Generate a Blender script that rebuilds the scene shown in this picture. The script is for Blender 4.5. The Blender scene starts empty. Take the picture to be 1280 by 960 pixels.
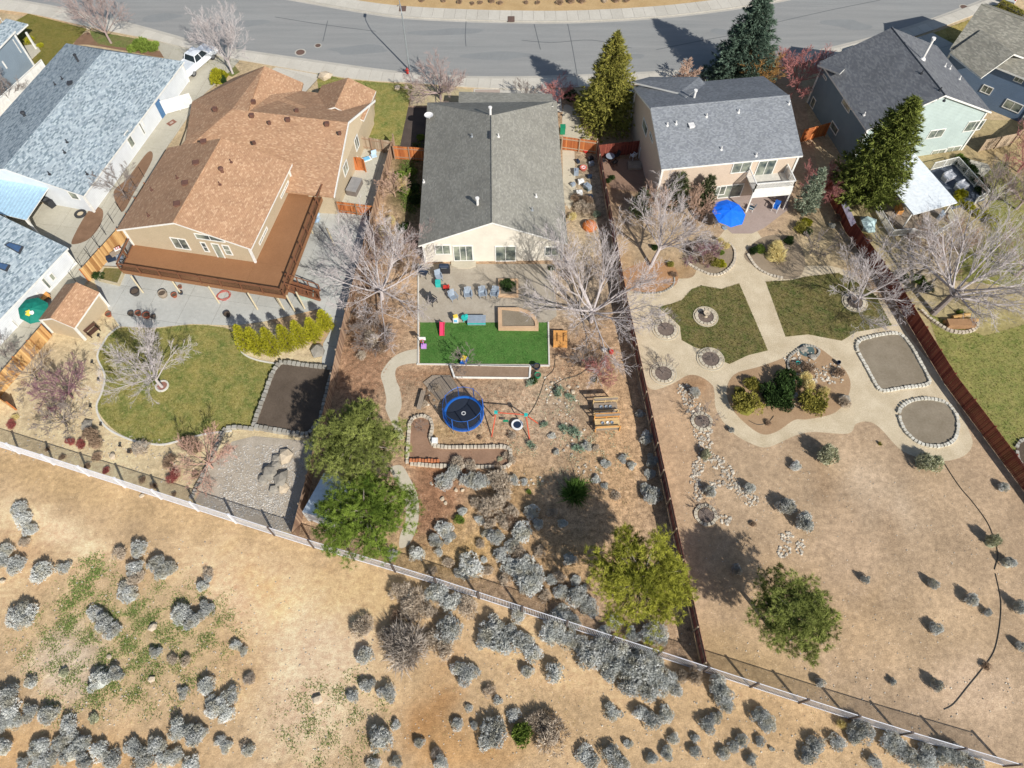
import bpy, math, random
import numpy as np
from mathutils import Vector
PI = math.pi
SC = bpy.context.scene
COL = SC.collection
# ------------------------------------------------------------------ camera, sky, sun, exposure
CF, NAD, CH = 888.0, 530.0, 56.0
PIT = math.atan2(CF, NAD)                      # degrees the camera looks down
cam = bpy.data.cameras.new("camera"); cam.sensor_width = 36; cam.lens = CF * 36 / 1280
cam.clip_start = .5; cam.clip_end = 3000
co = bpy.data.objects.new("camera", cam); COL.objects.link(co)
co.location = (0, 0, CH); co.rotation_euler = (PI / 2 - PIT, 0, 0); SC.camera = co
SUN_AZ, SUN_EL = math.radians(-55.5), math.radians(37)
w = bpy.data.worlds.new("World"); SC.world = w; w.use_nodes = True
nt = w.node_tree; bg = nt.nodes["Background"]
sky = nt.nodes.new("ShaderNodeTexSky"); sky.sky_type = 'NISHITA'; sky.sun_disc = False
sky.sun_elevation = SUN_EL; sky.sun_rotation = PI / 2 - SUN_AZ
nt.links.new(sky.outputs[0], bg.inputs[0]); bg.inputs[1].default_value = .09
sl = bpy.data.lights.new("sun", 'SUN'); sl.energy = 5.0; sl.angle = math.radians(.5); sl.color = (1, .965, .915)
so = bpy.data.objects.new("sun", sl); COL.objects.link(so)
sd = Vector((math.cos(SUN_EL) * math.cos(SUN_AZ), math.cos(SUN_EL) * math.sin(SUN_AZ), math.sin(SUN_EL)))
so.rotation_euler = sd.to_track_quat('Z', 'Y').to_euler(); so.location = (0, 0, 80)
SC.view_settings.view_transform = 'Standard'; SC.view_settings.look = 'None'
SC.view_settings.exposure = .2; SC.view_settings.gamma = 1
SC.cycles.max_bounces = 5; SC.cycles.transparent_max_bounces = 12

# ------------------------------------------------------------------ pixel of the photograph -> place
def ray(x, y):
    u = (x - 640) / CF; v = (y - 480) / CF
    return Vector((u, math.cos(PIT) - v * math.sin(PIT), -math.sin(PIT) - v * math.cos(PIT)))
def G(x, y, z=0.):
    d = ray(x, y); t = (CH - z) / -d.z
    return Vector((d.x * t, d.y * t, z))
def PX(X, Y, Z=0.):
    Zc = Z - CH
    d = Y * math.cos(PIT) - Zc * math.sin(PIT); v = -(Y * math.sin(PIT) + Zc * math.cos(PIT))
    return 640 + CF * X / d, 480 + CF * v / d
def onplane(px, p0, n):
    d = ray(*px); o = Vector((0, 0, CH))
    return o + d * ((p0 - o).dot(n) / d.dot(n))
def ppm(y): return CF * (math.sin(PIT) + (y - 480) / CF * math.cos(PIT)) / CH    # pixels per metre

# ------------------------------------------------------------------ materials
def lin(c): return tuple((x / 255 / 12.92 if x / 255 <= .04045 else ((x / 255 + .055) / 1.055) ** 2.4) for x in c)
KA = .86
def S(r, g, b, k=1.):
    c = lin((r, g, b)); m = .3 * c[0] + .55 * c[1] + .15 * c[2]
    return tuple(min(.9, (x * .97 + m * .03) * KA * k) for x in c)
MATS = {}
class N:
    def __init__(s, name):
        s.m = bpy.data.materials.new(name); s.m.use_nodes = True
        s.t = s.m.node_tree; s.b = s.t.nodes["Principled BSDF"]
    def n(s, ty, **kw):
        a = s.t.nodes.new(ty)
        for k, v in kw.items(): setattr(a, k, v)
        return a
    def l(s, a, b): s.t.links.new(a, b)
    def math(s, op, a, b=None, c=None):
        m = s.n("ShaderNodeMath", operation=op)
        for i, x in enumerate((a, b, c)):
            if x is None: continue
            if isinstance(x, (int, float)): m.inputs[i].default_value = x
            else: s.l(x, m.inputs[i])
        return m.outputs[0]
    def mix(s, f, a, b, mode='MIX'):
        m = s.n("ShaderNodeMix", data_type='RGBA', blend_type=mode)
        for i, x in ((0, f), (6, a), (7, b)):
            if isinstance(x, (int, float)): m.inputs[i].default_value = x
            elif isinstance(x, tuple): m.inputs[i].default_value = (*x[:3], 1)
            else: s.l(x, m.inputs[i])
        return m.outputs[2]
    def noise(s, vec, scale, detail=3, rough=.6):
        a = s.n("ShaderNodeTexNoise"); a.inputs["Scale"].default_value = scale
        a.inputs["Detail"].default_value = detail; a.inputs["Roughness"].default_value = rough
        s.l(vec, a.inputs["Vector"]); return a.outputs["Fac"]
    def ramp(s, f, lo, hi):
        m = s.n("ShaderNodeMapRange"); m.inputs[1].default_value = lo; m.inputs[2].default_value = hi
        s.l(f, m.inputs[0]); return m.outputs[0]
    def pos(s): return s.n("ShaderNodeNewGeometry").outputs["Position"]
    def objc(s): return s.n("ShaderNodeTexCoord").outputs["Object"]
    def bump(s, h, d, k=1.):
        b = s.n("ShaderNodeBump"); b.inputs["Distance"].default_value = d; b.inputs["Strength"].default_value = k
        s.l(h, b.inputs["Height"]); s.l(b.outputs[0], s.b.inputs["Normal"])
    def out(s, col, rough=.85, metal=0., spec=.3):
        if isinstance(col, tuple): s.b.inputs["Base Color"].default_value = (*col[:3], 1)
        else: s.l(col, s.b.inputs["Base Color"])
        s.b.inputs["Roughness"].default_value = rough; s.b.inputs["Metallic"].default_value = metal
        s.b.inputs["Specular IOR Level"].default_value = spec
        return s.m
def rough_mat(name, c, c2=None, s1=.35, s2=6., amt=1., rough=.9, bump=.02, grit=40., rnd=0., spec=.25, metal=0.):
    """colour broken up by wide and fine noise, fine relief, optional brightness by object"""
    if name in MATS: return MATS[name]
    n = N(name); p = n.pos(); c2 = c2 or tuple(x * .72 for x in c)
    f = n.ramp(n.noise(p, s1, 5, .62), .34, .66)
    g = n.ramp(n.noise(p, s2, 4, .7), .3, .7)
    f = n.math('ADD', n.math('MULTIPLY', f, .55), n.math('MULTIPLY', g, .45))
    col = n.mix(n.math('MULTIPLY', f, amt), c, c2)
    h = n.noise(p, grit, 3, .7)
    col = n.mix(.22, col, n.ramp(h, .3, .7), 'OVERLAY')
    if rnd:
        r = n.n("ShaderNodeObjectInfo").outputs["Random"]
        k = n.math('MULTIPLY_ADD', r, rnd, 1 - rnd / 2)
        col = n.mix(1., col, k, 'MULTIPLY')
    if bump: n.bump(h, bump)
    MATS[name] = n.out(col, rough, metal, spec); return MATS[name]
def plain(name, c, rough=.5, metal=0., spec=.5, var=.12):
    if name in MATS: return MATS[name]
    n = N(name); f = n.ramp(n.noise(n.objc(), 3., 4), .3, .7)
    MATS[name] = n.out(n.mix(f, tuple(min(1, x * (1 + var)) for x in c), tuple(x * (1 - var) for x in c)), rough, metal, spec); return MATS[name]
def tinted(name, a, b, rough=.85, noise=.35, scale=8., spec=.2, third=None, vary=0.):
    """two colours mixed by the per-vertex attribute tint (leaf clumps, boards)"""
    if name in MATS: return MATS[name]
    n = N(name); at = n.n("ShaderNodeAttribute", attribute_name="tint").outputs["Fac"]
    f = n.math('ADD', n.math('MULTIPLY', at, 1 - noise), n.math('MULTIPLY', n.noise(n.pos(), scale, 3), noise))
    col = n.mix(f, a, b)
    if third:
        q = n.ramp(n.noise(n.pos(), 1.3, 3), .5, .62); col = n.mix(n.math('MULTIPLY', q, .6), col, third)
    if vary:
        r = n.n("ShaderNodeObjectInfo").outputs["Random"]; col = n.mix(1., col, n.math('MULTIPLY_ADD', r, vary, 1 - vary * .5), 'MULTIPLY')
    MATS[name] = n.out(col, rough, 0., spec)
    return MATS[name]
def shingles(name, cols, w=.32, h=.145, contrast=1.):
    if name in MATS: return MATS[name]
    n = N(name); uv = n.n("ShaderNodeUVMap").outputs[0]
    sp = n.n("ShaderNodeSeparateXYZ"); n.l(uv, sp.inputs[0])
    v = n.math('DIVIDE', sp.outputs[1], h); vf = n.math('FLOOR', v)
    u = n.math('DIVIDE', n.math('ADD', sp.outputs[0], n.math('MULTIPLY', vf, w * .618)), w); uf = n.math('FLOOR', u)
    cb = n.n("ShaderNodeCombineXYZ"); n.l(uf, cb.inputs[0]); n.l(vf, cb.inputs[1])
    wn = n.n("ShaderNodeTexWhiteNoise", noise_dimensions='3D'); n.l(cb.outputs[0], wn.inputs["Vector"])
    cr = n.n("ShaderNodeValToRGB"); cr.color_ramp.interpolation = 'CONSTANT'
    for i, c in enumerate(cols):
        e = cr.color_ramp.elements[i] if i < 2 else cr.color_ramp.elements.new(.5)
        e.position = i / len(cols); e.color = (*c, 1)
    n.l(wn.outputs["Value"], cr.inputs[0])
    p = n.pos()
    wide = n.ramp(n.noise(p, .5, 5, .6), .3, .7)
    col = n.mix(.1, cr.outputs[0], wide, 'OVERLAY')
    col = n.mix(.22, col, n.ramp(n.noise(p, 24, 3, .8), .3, .7), 'OVERLAY')
    fr = n.math('FRACT', v)
    edge = n.math('LESS_THAN', fr, .16)
    col = n.mix(n.math('MULTIPLY', edge, .35 * contrast), col, tuple(x * .4 for x in cols[0]))
    n.bump(n.math('ADD', fr, n.math('MULTIPLY', wn.outputs["Value"], .5)), .02)
    MATS[name] = n.out(col, .93, 0, .2); return MATS[name]
def siding(name, c, h=.2):
    if name in MATS: return MATS[name]
    n = N(name); uv = n.n("ShaderNodeUVMap").outputs[0]
    sp = n.n("ShaderNodeSeparateXYZ"); n.l(uv, sp.inputs[0])
    fr = n.math('FRACT', n.math('DIVIDE', sp.outputs[1], h))
    f = n.ramp(n.noise(n.pos(), .8, 5, .65), .3, .7)
    col = n.mix(f, c, tuple(x * .86 for x in c))
    col = n.mix(n.math('MULTIPLY', n.math('LESS_THAN', fr, .12), .3), col, tuple(x * .45 for x in c))
    n.bump(fr, .012); MATS[name] = n.out(col, .75, 0, .3); return MATS[name]
def glass_mat():
    if "window_glass" in MATS: return MATS["window_glass"]
    n = N("window_glass"); f = n.ramp(n.noise(n.pos(), .7, 3), .35, .65)
    MATS["window_glass"] = n.out(n.mix(f, (.035, .055, .06), (.34, .36, .28)), .08, 0, .7); return MATS["window_glass"]

# ------------------------------------------------------------------ mesh helpers
def tag(o, label=None, cat=None, group=None, kind=None):
    if label: o["label"] = label
    if cat: o["category"] = cat
    if group: o["group"] = group
    if kind: o["kind"] = kind
    return o
class MB:
    def __init__(s): s.v = []; s.f = []; s.m = []; s.t = []
    def add(s, vs, fs, mat=0, tint=.5):
        o = len(s.v); s.v += [tuple(v) for v in vs]; s.t += [tint] * len(vs)
        for f in fs: s.f.append(tuple(i + o for i in f)); s.m.append(mat)
    def obox(s, o, a, b, c, mat=0, tint=.5):
        o, a, b, c = Vector(o), Vector(a), Vector(b), Vector(c)
        vs = [o, o + a, o + a + b, o + b, o + c, o + a + c, o + a + b + c, o + b + c]
        s.add(vs, [(0, 3, 2, 1), (4, 5, 6, 7), (0, 1, 5, 4), (1, 2, 6, 5), (2, 3, 7, 6), (3, 0, 4, 7)], mat, tint)
    def box(s, c, size, rz=0., mat=0, tint=.5):
        a = Vector((math.cos(rz), math.sin(rz), 0)); b = Vector((-a.y, a.x, 0)); x, y, z = size
        s.obox(Vector(c) - a * x / 2 - b * y / 2 - Vector((0, 0, z / 2)), a * x, b * y, (0, 0, z), mat, tint)
    def bar(s, p, q, w, h, mat=0, tint=.5):
        p, q = Vector(p), Vector(q); d = q - p
        side = d.cross(Vector((0, 0, 1)))
        if side.length < 1e-5: side = Vector((1, 0, 0))
        side.normalize(); up = side.cross(d).normalized()
        s.obox(p - side * w / 2 - up * h / 2, side * w, d, up * h, mat, tint)
    def slab(s, pts, th, mt=0, ms=0, tint=.5):
        n = len(pts); up = [Vector(p) for p in pts]; dn = [p - Vector((0, 0, th)) for p in up]
        nz = sum(up[i].x * up[(i + 1) % n].y - up[(i + 1) % n].x * up[i].y for i in range(n))
        r = list(range(n)) if nz > 0 else list(range(n))[::-1]
        s.add(up + dn, [tuple(r)], mt, tint); o = len(s.v) - 2 * n
        s.f.append(tuple(o + n + i for i in r[::-1])); s.m.append(ms)
        for k in range(n):
            i, j = r[k], r[(k + 1) % n]
            s.f.append((o + i, o + n + i, o + n + j, o + j)); s.m.append(ms)
    def tube(s, pts, rs, n=6, mat=0, cap=True, tint=.5):
        pts = [Vector(p) for p in pts]; k = len(pts)
        if not isinstance(rs, (list, tuple)): rs = [rs] * k
        o = len(s.v); prev = None
        for i, p in enumerate(pts):
            d = (pts[min(i + 1, k - 1)] - pts[max(i - 1, 0)]).normalized()
            a = d.cross(Vector((0, 0, 1)) if abs(d.z) < .9 else Vector((1, 0, 0))).normalized(); b = d.cross(a)
            for j in range(n):
                t = 2 * PI * j / n; s.v.append(tuple(p + (a * math.cos(t) + b * math.sin(t)) * rs[i])); s.t.append(tint)
        for i in range(k - 1):
            for j in range(n):
                j2 = (j + 1) % n
                s.f.append((o + i * n + j, o + i * n + j2, o + (i + 1) * n + j2, o + (i + 1) * n + j)); s.m.append(mat)
        if cap:
            s.f.append(tuple(o + j for j in range(n))[::-1]); s.m.append(mat)
            s.f.append(tuple(o + (k - 1) * n + j for j in range(n))); s.m.append(mat)
    def cyl(s, c, r, h, n=12, mat=0, r2=None, tint=.5):
        c = Vector(c); s.tube([c, c + Vector((0, 0, h))], [r, r if r2 is None else r2], n, mat, True, tint)
    def lathe(s, c, prof, n=14, mat=0, tint=.5):
        c = Vector(c); o = len(s.v)
        for r, z in prof:
            for j in range(n):
                t = 2 * PI * j / n; s.v.append((c.x + r * math.cos(t), c.y + r * math.sin(t), c.z + z)); s.t.append(tint)
        for i in range(len(prof) - 1):
            for j in range(n):
                j2 = (j + 1) % n
                s.f.append((o + i * n + j, o + i * n + j2, o + (i + 1) * n + j2, o + (i + 1) * n + j)); s.m.append(mat)
    def ring(s, c, ri, ro, h, n=28, mat=0, sx=1., tint=.5):
        s.lathe(c, [(ri, 0), (ri, h), (ro, h), (ro, 0)], n, mat, tint)
    def rock(s, c, r, rng, sq=.6, mat=0, tint=None):
        t = (1 + 5 ** .5) / 2
        vs = [(-1, t, 0), (1, t, 0), (-1, -t, 0), (1, -t, 0), (0, -1, t), (0, 1, t), (0, -1, -t), (0, 1, -t), (t, 0, -1), (t, 0, 1), (-t, 0, -1), (-t, 0, 1)]
        fs = [(0, 11, 5), (0, 5, 1), (0, 1, 7), (0, 7, 10), (0, 10, 11), (1, 5, 9), (5, 11, 4), (11, 10, 2), (10, 7, 6), (7, 1, 8), (3, 9, 4), (3, 4, 2), (3, 2, 6), (3, 6, 8), (3, 8, 9), (4, 9, 5), (2, 4, 11), (6, 2, 10), (8, 6, 7), (9, 8, 1)]
        a = rng.random() * 7; ca, sa = math.cos(a), math.sin(a); ax = .75 + .5 * rng.random()
        out = []
        for v in vs:
            k = r / 1.9 * (.8 + .4 * rng.random()); x, y, z = v[0] * k * ax, v[1] * k, v[2] * k * sq
            out.append((c[0] + x * ca - y * sa, c[1] + x * sa + y * ca, c[2] + z))
        s.add(out, fs, mat, rng.random() if tint is None else tint)
    def build(s, name, mats, parent=None, kind=None, uv=True, smooth=False):
        me = bpy.data.meshes.new(name); me.from_pydata(s.v, [], s.f); me.update()
        mats = mats if isinstance(mats, (list, tuple)) else [mats]
        for m in mats: me.materials.append(m)
        me.polygons.foreach_set("material_index", s.m)
        if smooth: me.polygons.foreach_set("use_smooth", [True] * len(s.f))
        if uv:
            ul = me.uv_layers.new(name="UVMap").data
            for p in me.polygons:
                nn = p.normal
                if abs(nn.z) > .999: e1, e2 = Vector((1, 0, 0)), Vector((0, 1, 0))
                else: e1 = Vector((0, 0, 1)).cross(nn).normalized(); e2 = nn.cross(e1)
                for li in p.loop_indices:
                    c = me.vertices[me.loops[li].vertex_index].co; ul[li].uv = (c.dot(e1), c.dot(e2))
        at = me.attributes.new("tint", 'FLOAT', 'POINT'); at.data.foreach_set("value", s.t)
        return link(name, me, parent, kind)
def link(name, me, parent=None, kind=None):
    o = bpy.data.objects.new(name, me); COL.objects.link(o)
    if parent: o.parent = parent
    if kind: o["kind"] = kind
    return o
def np_obj(name, V, F, T, mat, parent=None, kind=None, smooth=False):
    me = np_mesh(name, V, F, T, mat, smooth); return link(name, me, parent, kind)
def np_mesh(name, V, F, T, mat, smooth=False):
    me = bpy.data.meshes.new(name); nf = len(F)
    me.vertices.add(len(V)); me.vertices.foreach_set("co", np.asarray(V, dtype=np.float32).ravel())
    me.loops.add(nf * 3); me.loops.foreach_set("vertex_index", np.asarray(F, dtype=np.int32).ravel())
    me.polygons.add(nf); me.polygons.foreach_set("loop_start", np.arange(0, nf * 3, 3, dtype=np.int32))
    me.update(calc_edges=True)
    at = me.attributes.new("tint", 'FLOAT', 'POINT'); at.data.foreach_set("value", np.asarray(T, dtype=np.float32))
    me.materials.append(mat); return me
def thing(name, label, cat, loc=(0, 0, 0), group=None):
    o = bpy.data.objects.new(name, None); COL.objects.link(o); o.location = loc
    return tag(o, label, cat, group)
def at0(root):
    """parts were built in world coordinates: keep them there under a root that stands at its own place"""
    loc = Vector(root.location)
    for c in root.children:
        if not c.get("_moved"): c.location = Vector(c.location) - loc; c["_moved"] = 1
    for c in root.children_recursive:
        if "_moved" in c: del c["_moved"]
def dup(root, loc, label=None, scale=None, rz=None):
    r = root.copy(); COL.objects.link(r); r.location = loc
    if label: r["label"] = label
    if scale is not None: r.scale = scale if hasattr(scale, '__len__') else (scale,) * 3
    if rz is not None: r.rotation_euler = (0, 0, rz)
    for ch in list(root.children):
        c = ch.copy(); COL.objects.link(c); c.parent = r
        for g in list(ch.children):
            d = g.copy(); COL.objects.link(d); d.parent = c
    return r
def spline(pts, closed=True, k=5):
    n = len(pts); out = []
    P = lambda i: pts[i % n] if closed else pts[max(0, min(n - 1, i))]
    for i in range(n if closed else n - 1):
        p0, p1, p2, p3 = P(i - 1), P(i), P(i + 1), P(i + 2)
        for j in range(k):
            t = j / k
            out.append(tuple(.5 * (2 * p1[c] + (p2[c] - p0[c]) * t + (2 * p0[c] - 5 * p1[c] + 4 * p2[c] - p3[c]) * t * t + (3 * p1[c] - p0[c] - 3 * p2[c] + p3[c]) * t ** 3) for c in (0, 1)))
    if not closed: out.append(tuple(pts[-1]))
    return out
def patch(name, pts, z, mat, smooth=False, kind="structure", label=None, cat=None):
    if smooth: pts = spline(pts)
    b = MB(); b.slab([G(x, y, z) for x, y in pts], .003)
    o = b.build(name, mat, None, kind); tag(o, label, cat); return o
def inside(poly, X, Y):
    c = np.zeros(len(X), bool); n = len(poly)
    for i in range(n):
        x1, y1 = poly[i][:2]; x2, y2 = poly[(i + 1) % n][:2]
        m = ((y1 > Y) != (y2 > Y)); c ^= m & (X < (x2 - x1) * (Y - y1) / ((y2 - y1) or 1e-9) + x1)
    return c
def scatter(pts, dens, rng, holes=()):
    W = [G(x, y) for x, y in pts]; xs = [p.x for p in W]; ys = [p.y for p in W]
    n = int((max(xs) - min(xs)) * (max(ys) - min(ys)) * dens)
    X = rng.uniform(min(xs), max(xs), n); Y = rng.uniform(min(ys), max(ys), n)
    k = inside(W, X, Y)
    for h in holes: k &= ~inside([G(x, y) for x, y in h], X, Y)
    return np.stack([X[k], Y[k], np.zeros(k.sum())], 1)
def tufts(C, D, size, k, w, rng, spread=.8):
    """leaf-sized triangles springing from every point C about the direction D"""
    n = len(C); d = D[:, None, :] + rng.normal(size=(n, k, 3)) * spread
    d /= np.linalg.norm(d, axis=2, keepdims=True) + 1e-9
    s = np.cross(d, rng.normal(size=(n, k, 3))); s /= np.linalg.norm(s, axis=2, keepdims=True) + 1e-9
    L = (np.asarray(size).reshape(-1, 1, 1) if np.ndim(size) else size) * rng.uniform(.6, 1.3, (n, k, 1))
    b = C[:, None, :] + rng.normal(size=(n, k, 3)) * L * .15
    V = np.stack([b - s * L * w * .5, b + s * L * w * .5, b + d * L + s * L * w * .2, ], 2).reshape(-1, 3)
    F = np.arange(n * k * 3).reshape(-1, 3)
    T = np.repeat(np.clip(rng.normal(.5, .22, n), 0, 1), k * 3)
    return V, F, T
def cat_np(parts):
    V, F, T, o = [], [], [], 0
    for v, f, t in parts: V.append(v); F.append(f + o); T.append(t); o += len(v)
    return np.concatenate(V), np.concatenate(F), np.concatenate(T)
UP = np.array([0, 0, 1.])
def sphere_dirs(n, rng, zmin=-.2):
    d = rng.normal(size=(n * 3, 3)); d /= np.linalg.norm(d, axis=1, keepdims=True)
    return d[d[:, 2] > zmin][:n]
# ================================================================== THE GROUND
RNG = np.random.default_rng(7); rnd = random.Random(5)
FIELD = (198, 168, 129)
# blotches of soil: x, y, rx, ry, angle, colour, strength   (pixels of the photograph)
BLOBS = [
 (250, 645, 340, 40, 19, (200, 168, 124), .8), (60, 600, 90, 20, 18, (196, 164, 118), .6), (330, 745, 110, 55, 25, (222, 190, 148), .8),
 (20, 700, 60, 60, 0, (226, 192, 146), .6), (70, 662, 62, 14, 30, (238, 212, 170), .85), (20, 645, 40, 14, 10, (236, 210, 166), .7), (400, 800, 46, 14, 52, (232, 200, 150), .7), (350, 790, 30, 60, -30, (216, 188, 150), .6), (360, 770, 90, 18, 45, (226, 188, 130), .7),
 (150, 800, 120, 70, 0, (196, 172, 128), .6), (85, 830, 45, 45, 0, (206, 184, 158), .8), (395, 840, 70, 110, 20, (222, 196, 160), .9), (300, 760, 60, 16, 40, (230, 200, 158), .8),
 (540, 890, 34, 62, 15, (176, 132, 84), .9), (590, 935, 70, 35, 0, (190, 148, 98), .8), (500, 850, 60, 30, 0, (206, 176, 134), .6),
 (760, 900, 200, 60, 10, (200, 168, 126), .6), (700, 850, 70, 18, 10, (222, 188, 142), .7), (980, 900, 120, 50, 15, (200, 166, 122), .6),
 (450, 745, 80, 40, 15, (214, 182, 132), .7), (300, 830, 50, 60, 0, (214, 178, 130), .5), (1200, 940, 150, 30, 20, (198, 166, 124), .6),
 (640, 800, 60, 40, 0, (214, 180, 134), .6), (40, 950, 200, 40, 0, (206, 164, 112), .6),
]
YARD = [  # the middle garden
 (620, 500, 120, 60, 0, (182, 158, 134), 1), (455, 455, 36, 70, 10, (166, 134, 110), 1), (450, 380, 30, 60, 0, (136, 114, 96), .9), (545, 620, 36, 40, 0, (158, 122, 98), 1),
 (525, 680, 24, 40, 0, (158, 124, 100), .9), (590, 690, 50, 25, -25, (204, 172, 122), .9), (570, 660, 30, 14, -40, (200, 166, 116), .7), (575, 574, 60, 12, 0, (168, 122, 92), .9),
 (560, 545, 60, 14, 10, (196, 168, 126), .7), (600, 551, 40, 8, 0, (150, 108, 84), .7), (720, 600, 90, 90, 0, (186, 160, 132), .8), (700, 700, 80, 40, 0, (186, 156, 120), .8),
 (735, 440, 40, 50, 0, (176, 148, 122), .8), (770, 570, 40, 120, 0, (196, 164, 130), .8), (640, 620, 40, 40, 0, (180, 150, 112), .7), (510, 700, 60, 30, 20, (186, 160, 122), .8),
 (690, 520, 50, 40, 0, (184, 164, 142), .8), (560, 470, 60, 12, 0, (158, 124, 98), .8), (735, 215, 30, 50, 0, (168, 156, 136), .8), (725, 300, 30, 50, 0, (186, 170, 144), .8),
 (510, 230, 20, 60, 0, (92, 96, 60), .8), (710, 370, 60, 40, 0, (176, 160, 140), .8), (540, 200, 30, 60, 0, (96, 88, 70), .6)]
RYARD = [
 (1080, 640, 220, 90, 15, (194, 170, 144), .8), (850, 570, 40, 90, 10, (206, 176, 146), .8), (1010, 760, 160, 60, 20, (202, 174, 142), .8), (1200, 800, 90, 80, 0, (204, 178, 148), .7),
 (1210, 860, 60, 40, 0, (216, 190, 164), .8), (1100, 620, 60, 30, 45, (212, 190, 166), .8), (1060, 690, 40, 60, 0, (206, 180, 154), .7), (1030, 600, 60, 14, 60, (178, 152, 126), .6), (1120, 660, 50, 10, 70, (178, 152, 126), .6), (920, 830, 120, 40, 20, (204, 176, 136), .7),
 (820, 330, 60, 50, 0, (190, 160, 124), .9), (830, 300, 60, 30, 0, (196, 176, 150), .8), (1030, 300, 40, 60, 20, (196, 178, 146), .9), (870, 480, 30, 20, 0, (188, 152, 120), .7), (770, 215, 30, 30, 0, (150, 120, 96), 1)]
YARD = [(*q[:5], (q[5][0] - 4, q[5][1] - 7, q[5][2] - 12), q[6]) for q in YARD]
RYARD = [(*q[:5], (q[5][0] - 13, q[5][1] - 15, q[5][2] - 20), q[6]) for q in RYARD]
def paint(X, Y, base, blobs):
    px = np.array([PX(x, y) for x, y in zip(X, Y)])
    col = np.tile(np.array(S(*base)), (len(X), 1))
    for bx, by, rx, ry, a, c, s in blobs:
        t = math.radians(a); dx, dy = px[:, 0] - bx, px[:, 1] - by
        u = (dx * math.cos(t) + dy * math.sin(t)) / rx; v = (-dx * math.sin(t) + dy * math.cos(t)) / ry
        wob = 1 + .25 * np.sin(dx * .11 + by) * np.cos(dy * .13 + bx)
        k = np.clip(1.5 - np.sqrt(u * u + v * v) * wob, 0, 1)[:, None] * s
        k = k * k * (3 - 2 * k); col = col * (1 - k) + np.array(S(*c)) * k
    return col
def soil_mat(name, rough=.95, grit=.3, wide=.22, speck=(.9, .8, .66), dark=(.12, .08, .05)):
    n = N(name); p = n.pos()
    c = n.n("ShaderNodeAttribute", attribute_name="soil").outputs["Color"]
    a = n.ramp(n.noise(p, .25, 6, .65), .3, .7); c = n.mix(wide, c, a, 'OVERLAY')
    b = n.ramp(n.noise(p, 2.2, 5, .75), .3, .7); c = n.mix(grit, c, b, 'OVERLAY')
    h = n.noise(p, 11, 4, .8); c = n.mix(grit * .9, c, n.ramp(h, .3, .7), 'OVERLAY')
    vo = n.n("ShaderNodeTexVoronoi"); vo.inputs["Scale"].default_value = 5.5; n.l(p, vo.inputs["Vector"])
    st = n.math('LESS_THAN', vo.outputs["Distance"], .13)
    pick = n.math('GREATER_THAN', n.noise(p, 1.1, 2), .55)
    c = n.mix(n.math('MULTIPLY', n.math('MULTIPLY', st, pick), .5), c, speck)
    v2 = n.n("ShaderNodeTexVoronoi"); v2.inputs["Scale"].default_value = 3.1; n.l(p, v2.inputs["Vector"])
    c = n.mix(n.math('MULTIPLY', n.math('LESS_THAN', v2.outputs["Distance"], .1), .35), c, dark)
    n.bump(n.math('ADD', h, n.math('MULTIPLY', n.noise(p, 1.5, 5, .7), 1.5)), .035)
    return n.out(c, rough, 0, .1)
def soil_sheet(name, X, Y, Z, F, col, mat):
    me = bpy.data.meshes.new(name); me.from_pydata([(x, y, z) for x, y, z in zip(X, Y, Z)], [], F)
    at = me.attributes.new("soil", 'FLOAT_COLOR', 'POINT')
    at.data.foreach_set("color", np.concatenate([col, np.ones((len(X), 1))], 1).astype(np.float32).ravel())
    me.materials.append(mat); return link(name, me, None, "structure")
SOIL = soil_mat("bare_soil"); MULCH = soil_mat("garden_soil", grit=.6, wide=.25)
xs = np.concatenate([[-900, -300, -120], np.arange(-70, 70.1, 1.), [120, 300, 900]]); ys = np.concatenate([[-900, -200, -60], np.arange(-16, 60.1, 1.), [64, 68, 74, 80, 90, 110, 140, 200, 400, 1500]])
gx, gy = np.meshgrid(xs, ys); nx, ny = len(xs), len(ys)
gx, gy = gx.ravel(), gy.ravel()
pxs = np.clip(gx, -75, 75), np.clip(gy, -18, 115)
FC = [(j * nx + i, j * nx + i + 1, (j + 1) * nx + i + 1, (j + 1) * nx + i) for j in range(ny - 1) for i in range(nx - 1)]
soil_sheet("ground", gx, gy, np.zeros(len(gx)), FC, paint(*pxs, FIELD, BLOBS), SOIL)
def soil_poly(name, pts, z, base, blobs, mat, step=1.):
    """a garden sheet cut to its outline, coloured by its blotches"""
    W = [G(x, y) for x, y in pts]; b = bpy.data.meshes.new(name)
    import bmesh
    bm = bmesh.new(); bm.faces.new([bm.verts.new((p.x, p.y, z)) for p in W])
    x0, x1 = min(p.x for p in W), max(p.x for p in W); y0, y1 = min(p.y for p in W), max(p.y for p in W)
    for k in np.arange(math.ceil(x0), x1, step): bmesh.ops.bisect_plane(bm, geom=bm.verts[:] + bm.edges[:] + bm.faces[:], plane_co=(k, 0, 0), plane_no=(1, 0, 0))
    for k in np.arange(math.ceil(y0), y1, step): bmesh.ops.bisect_plane(bm, geom=bm.verts[:] + bm.edges[:] + bm.faces[:], plane_co=(0, k, 0), plane_no=(0, 1, 0))
    bm.normal_update()
    for f in bm.faces:
        if f.normal.z < 0: f.normal_flip()
    X = np.array([v.co.x for v in bm.verts]); Y = np.array([v.co.y for v in bm.verts])
    bm.verts.index_update(); F = [[v.index for v in f.verts] for f in bm.faces]; bm.free()
    return soil_sheet(name, X, Y, np.full(len(X), z), F, paint(X, Y, base, blobs), mat)
FENCE_S = [(-60, 541), (0, 559), (141, 604), (380, 681), (525, 724), (880, 840), (1102, 912), (1239, 952.5), (1300, 971)]
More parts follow.
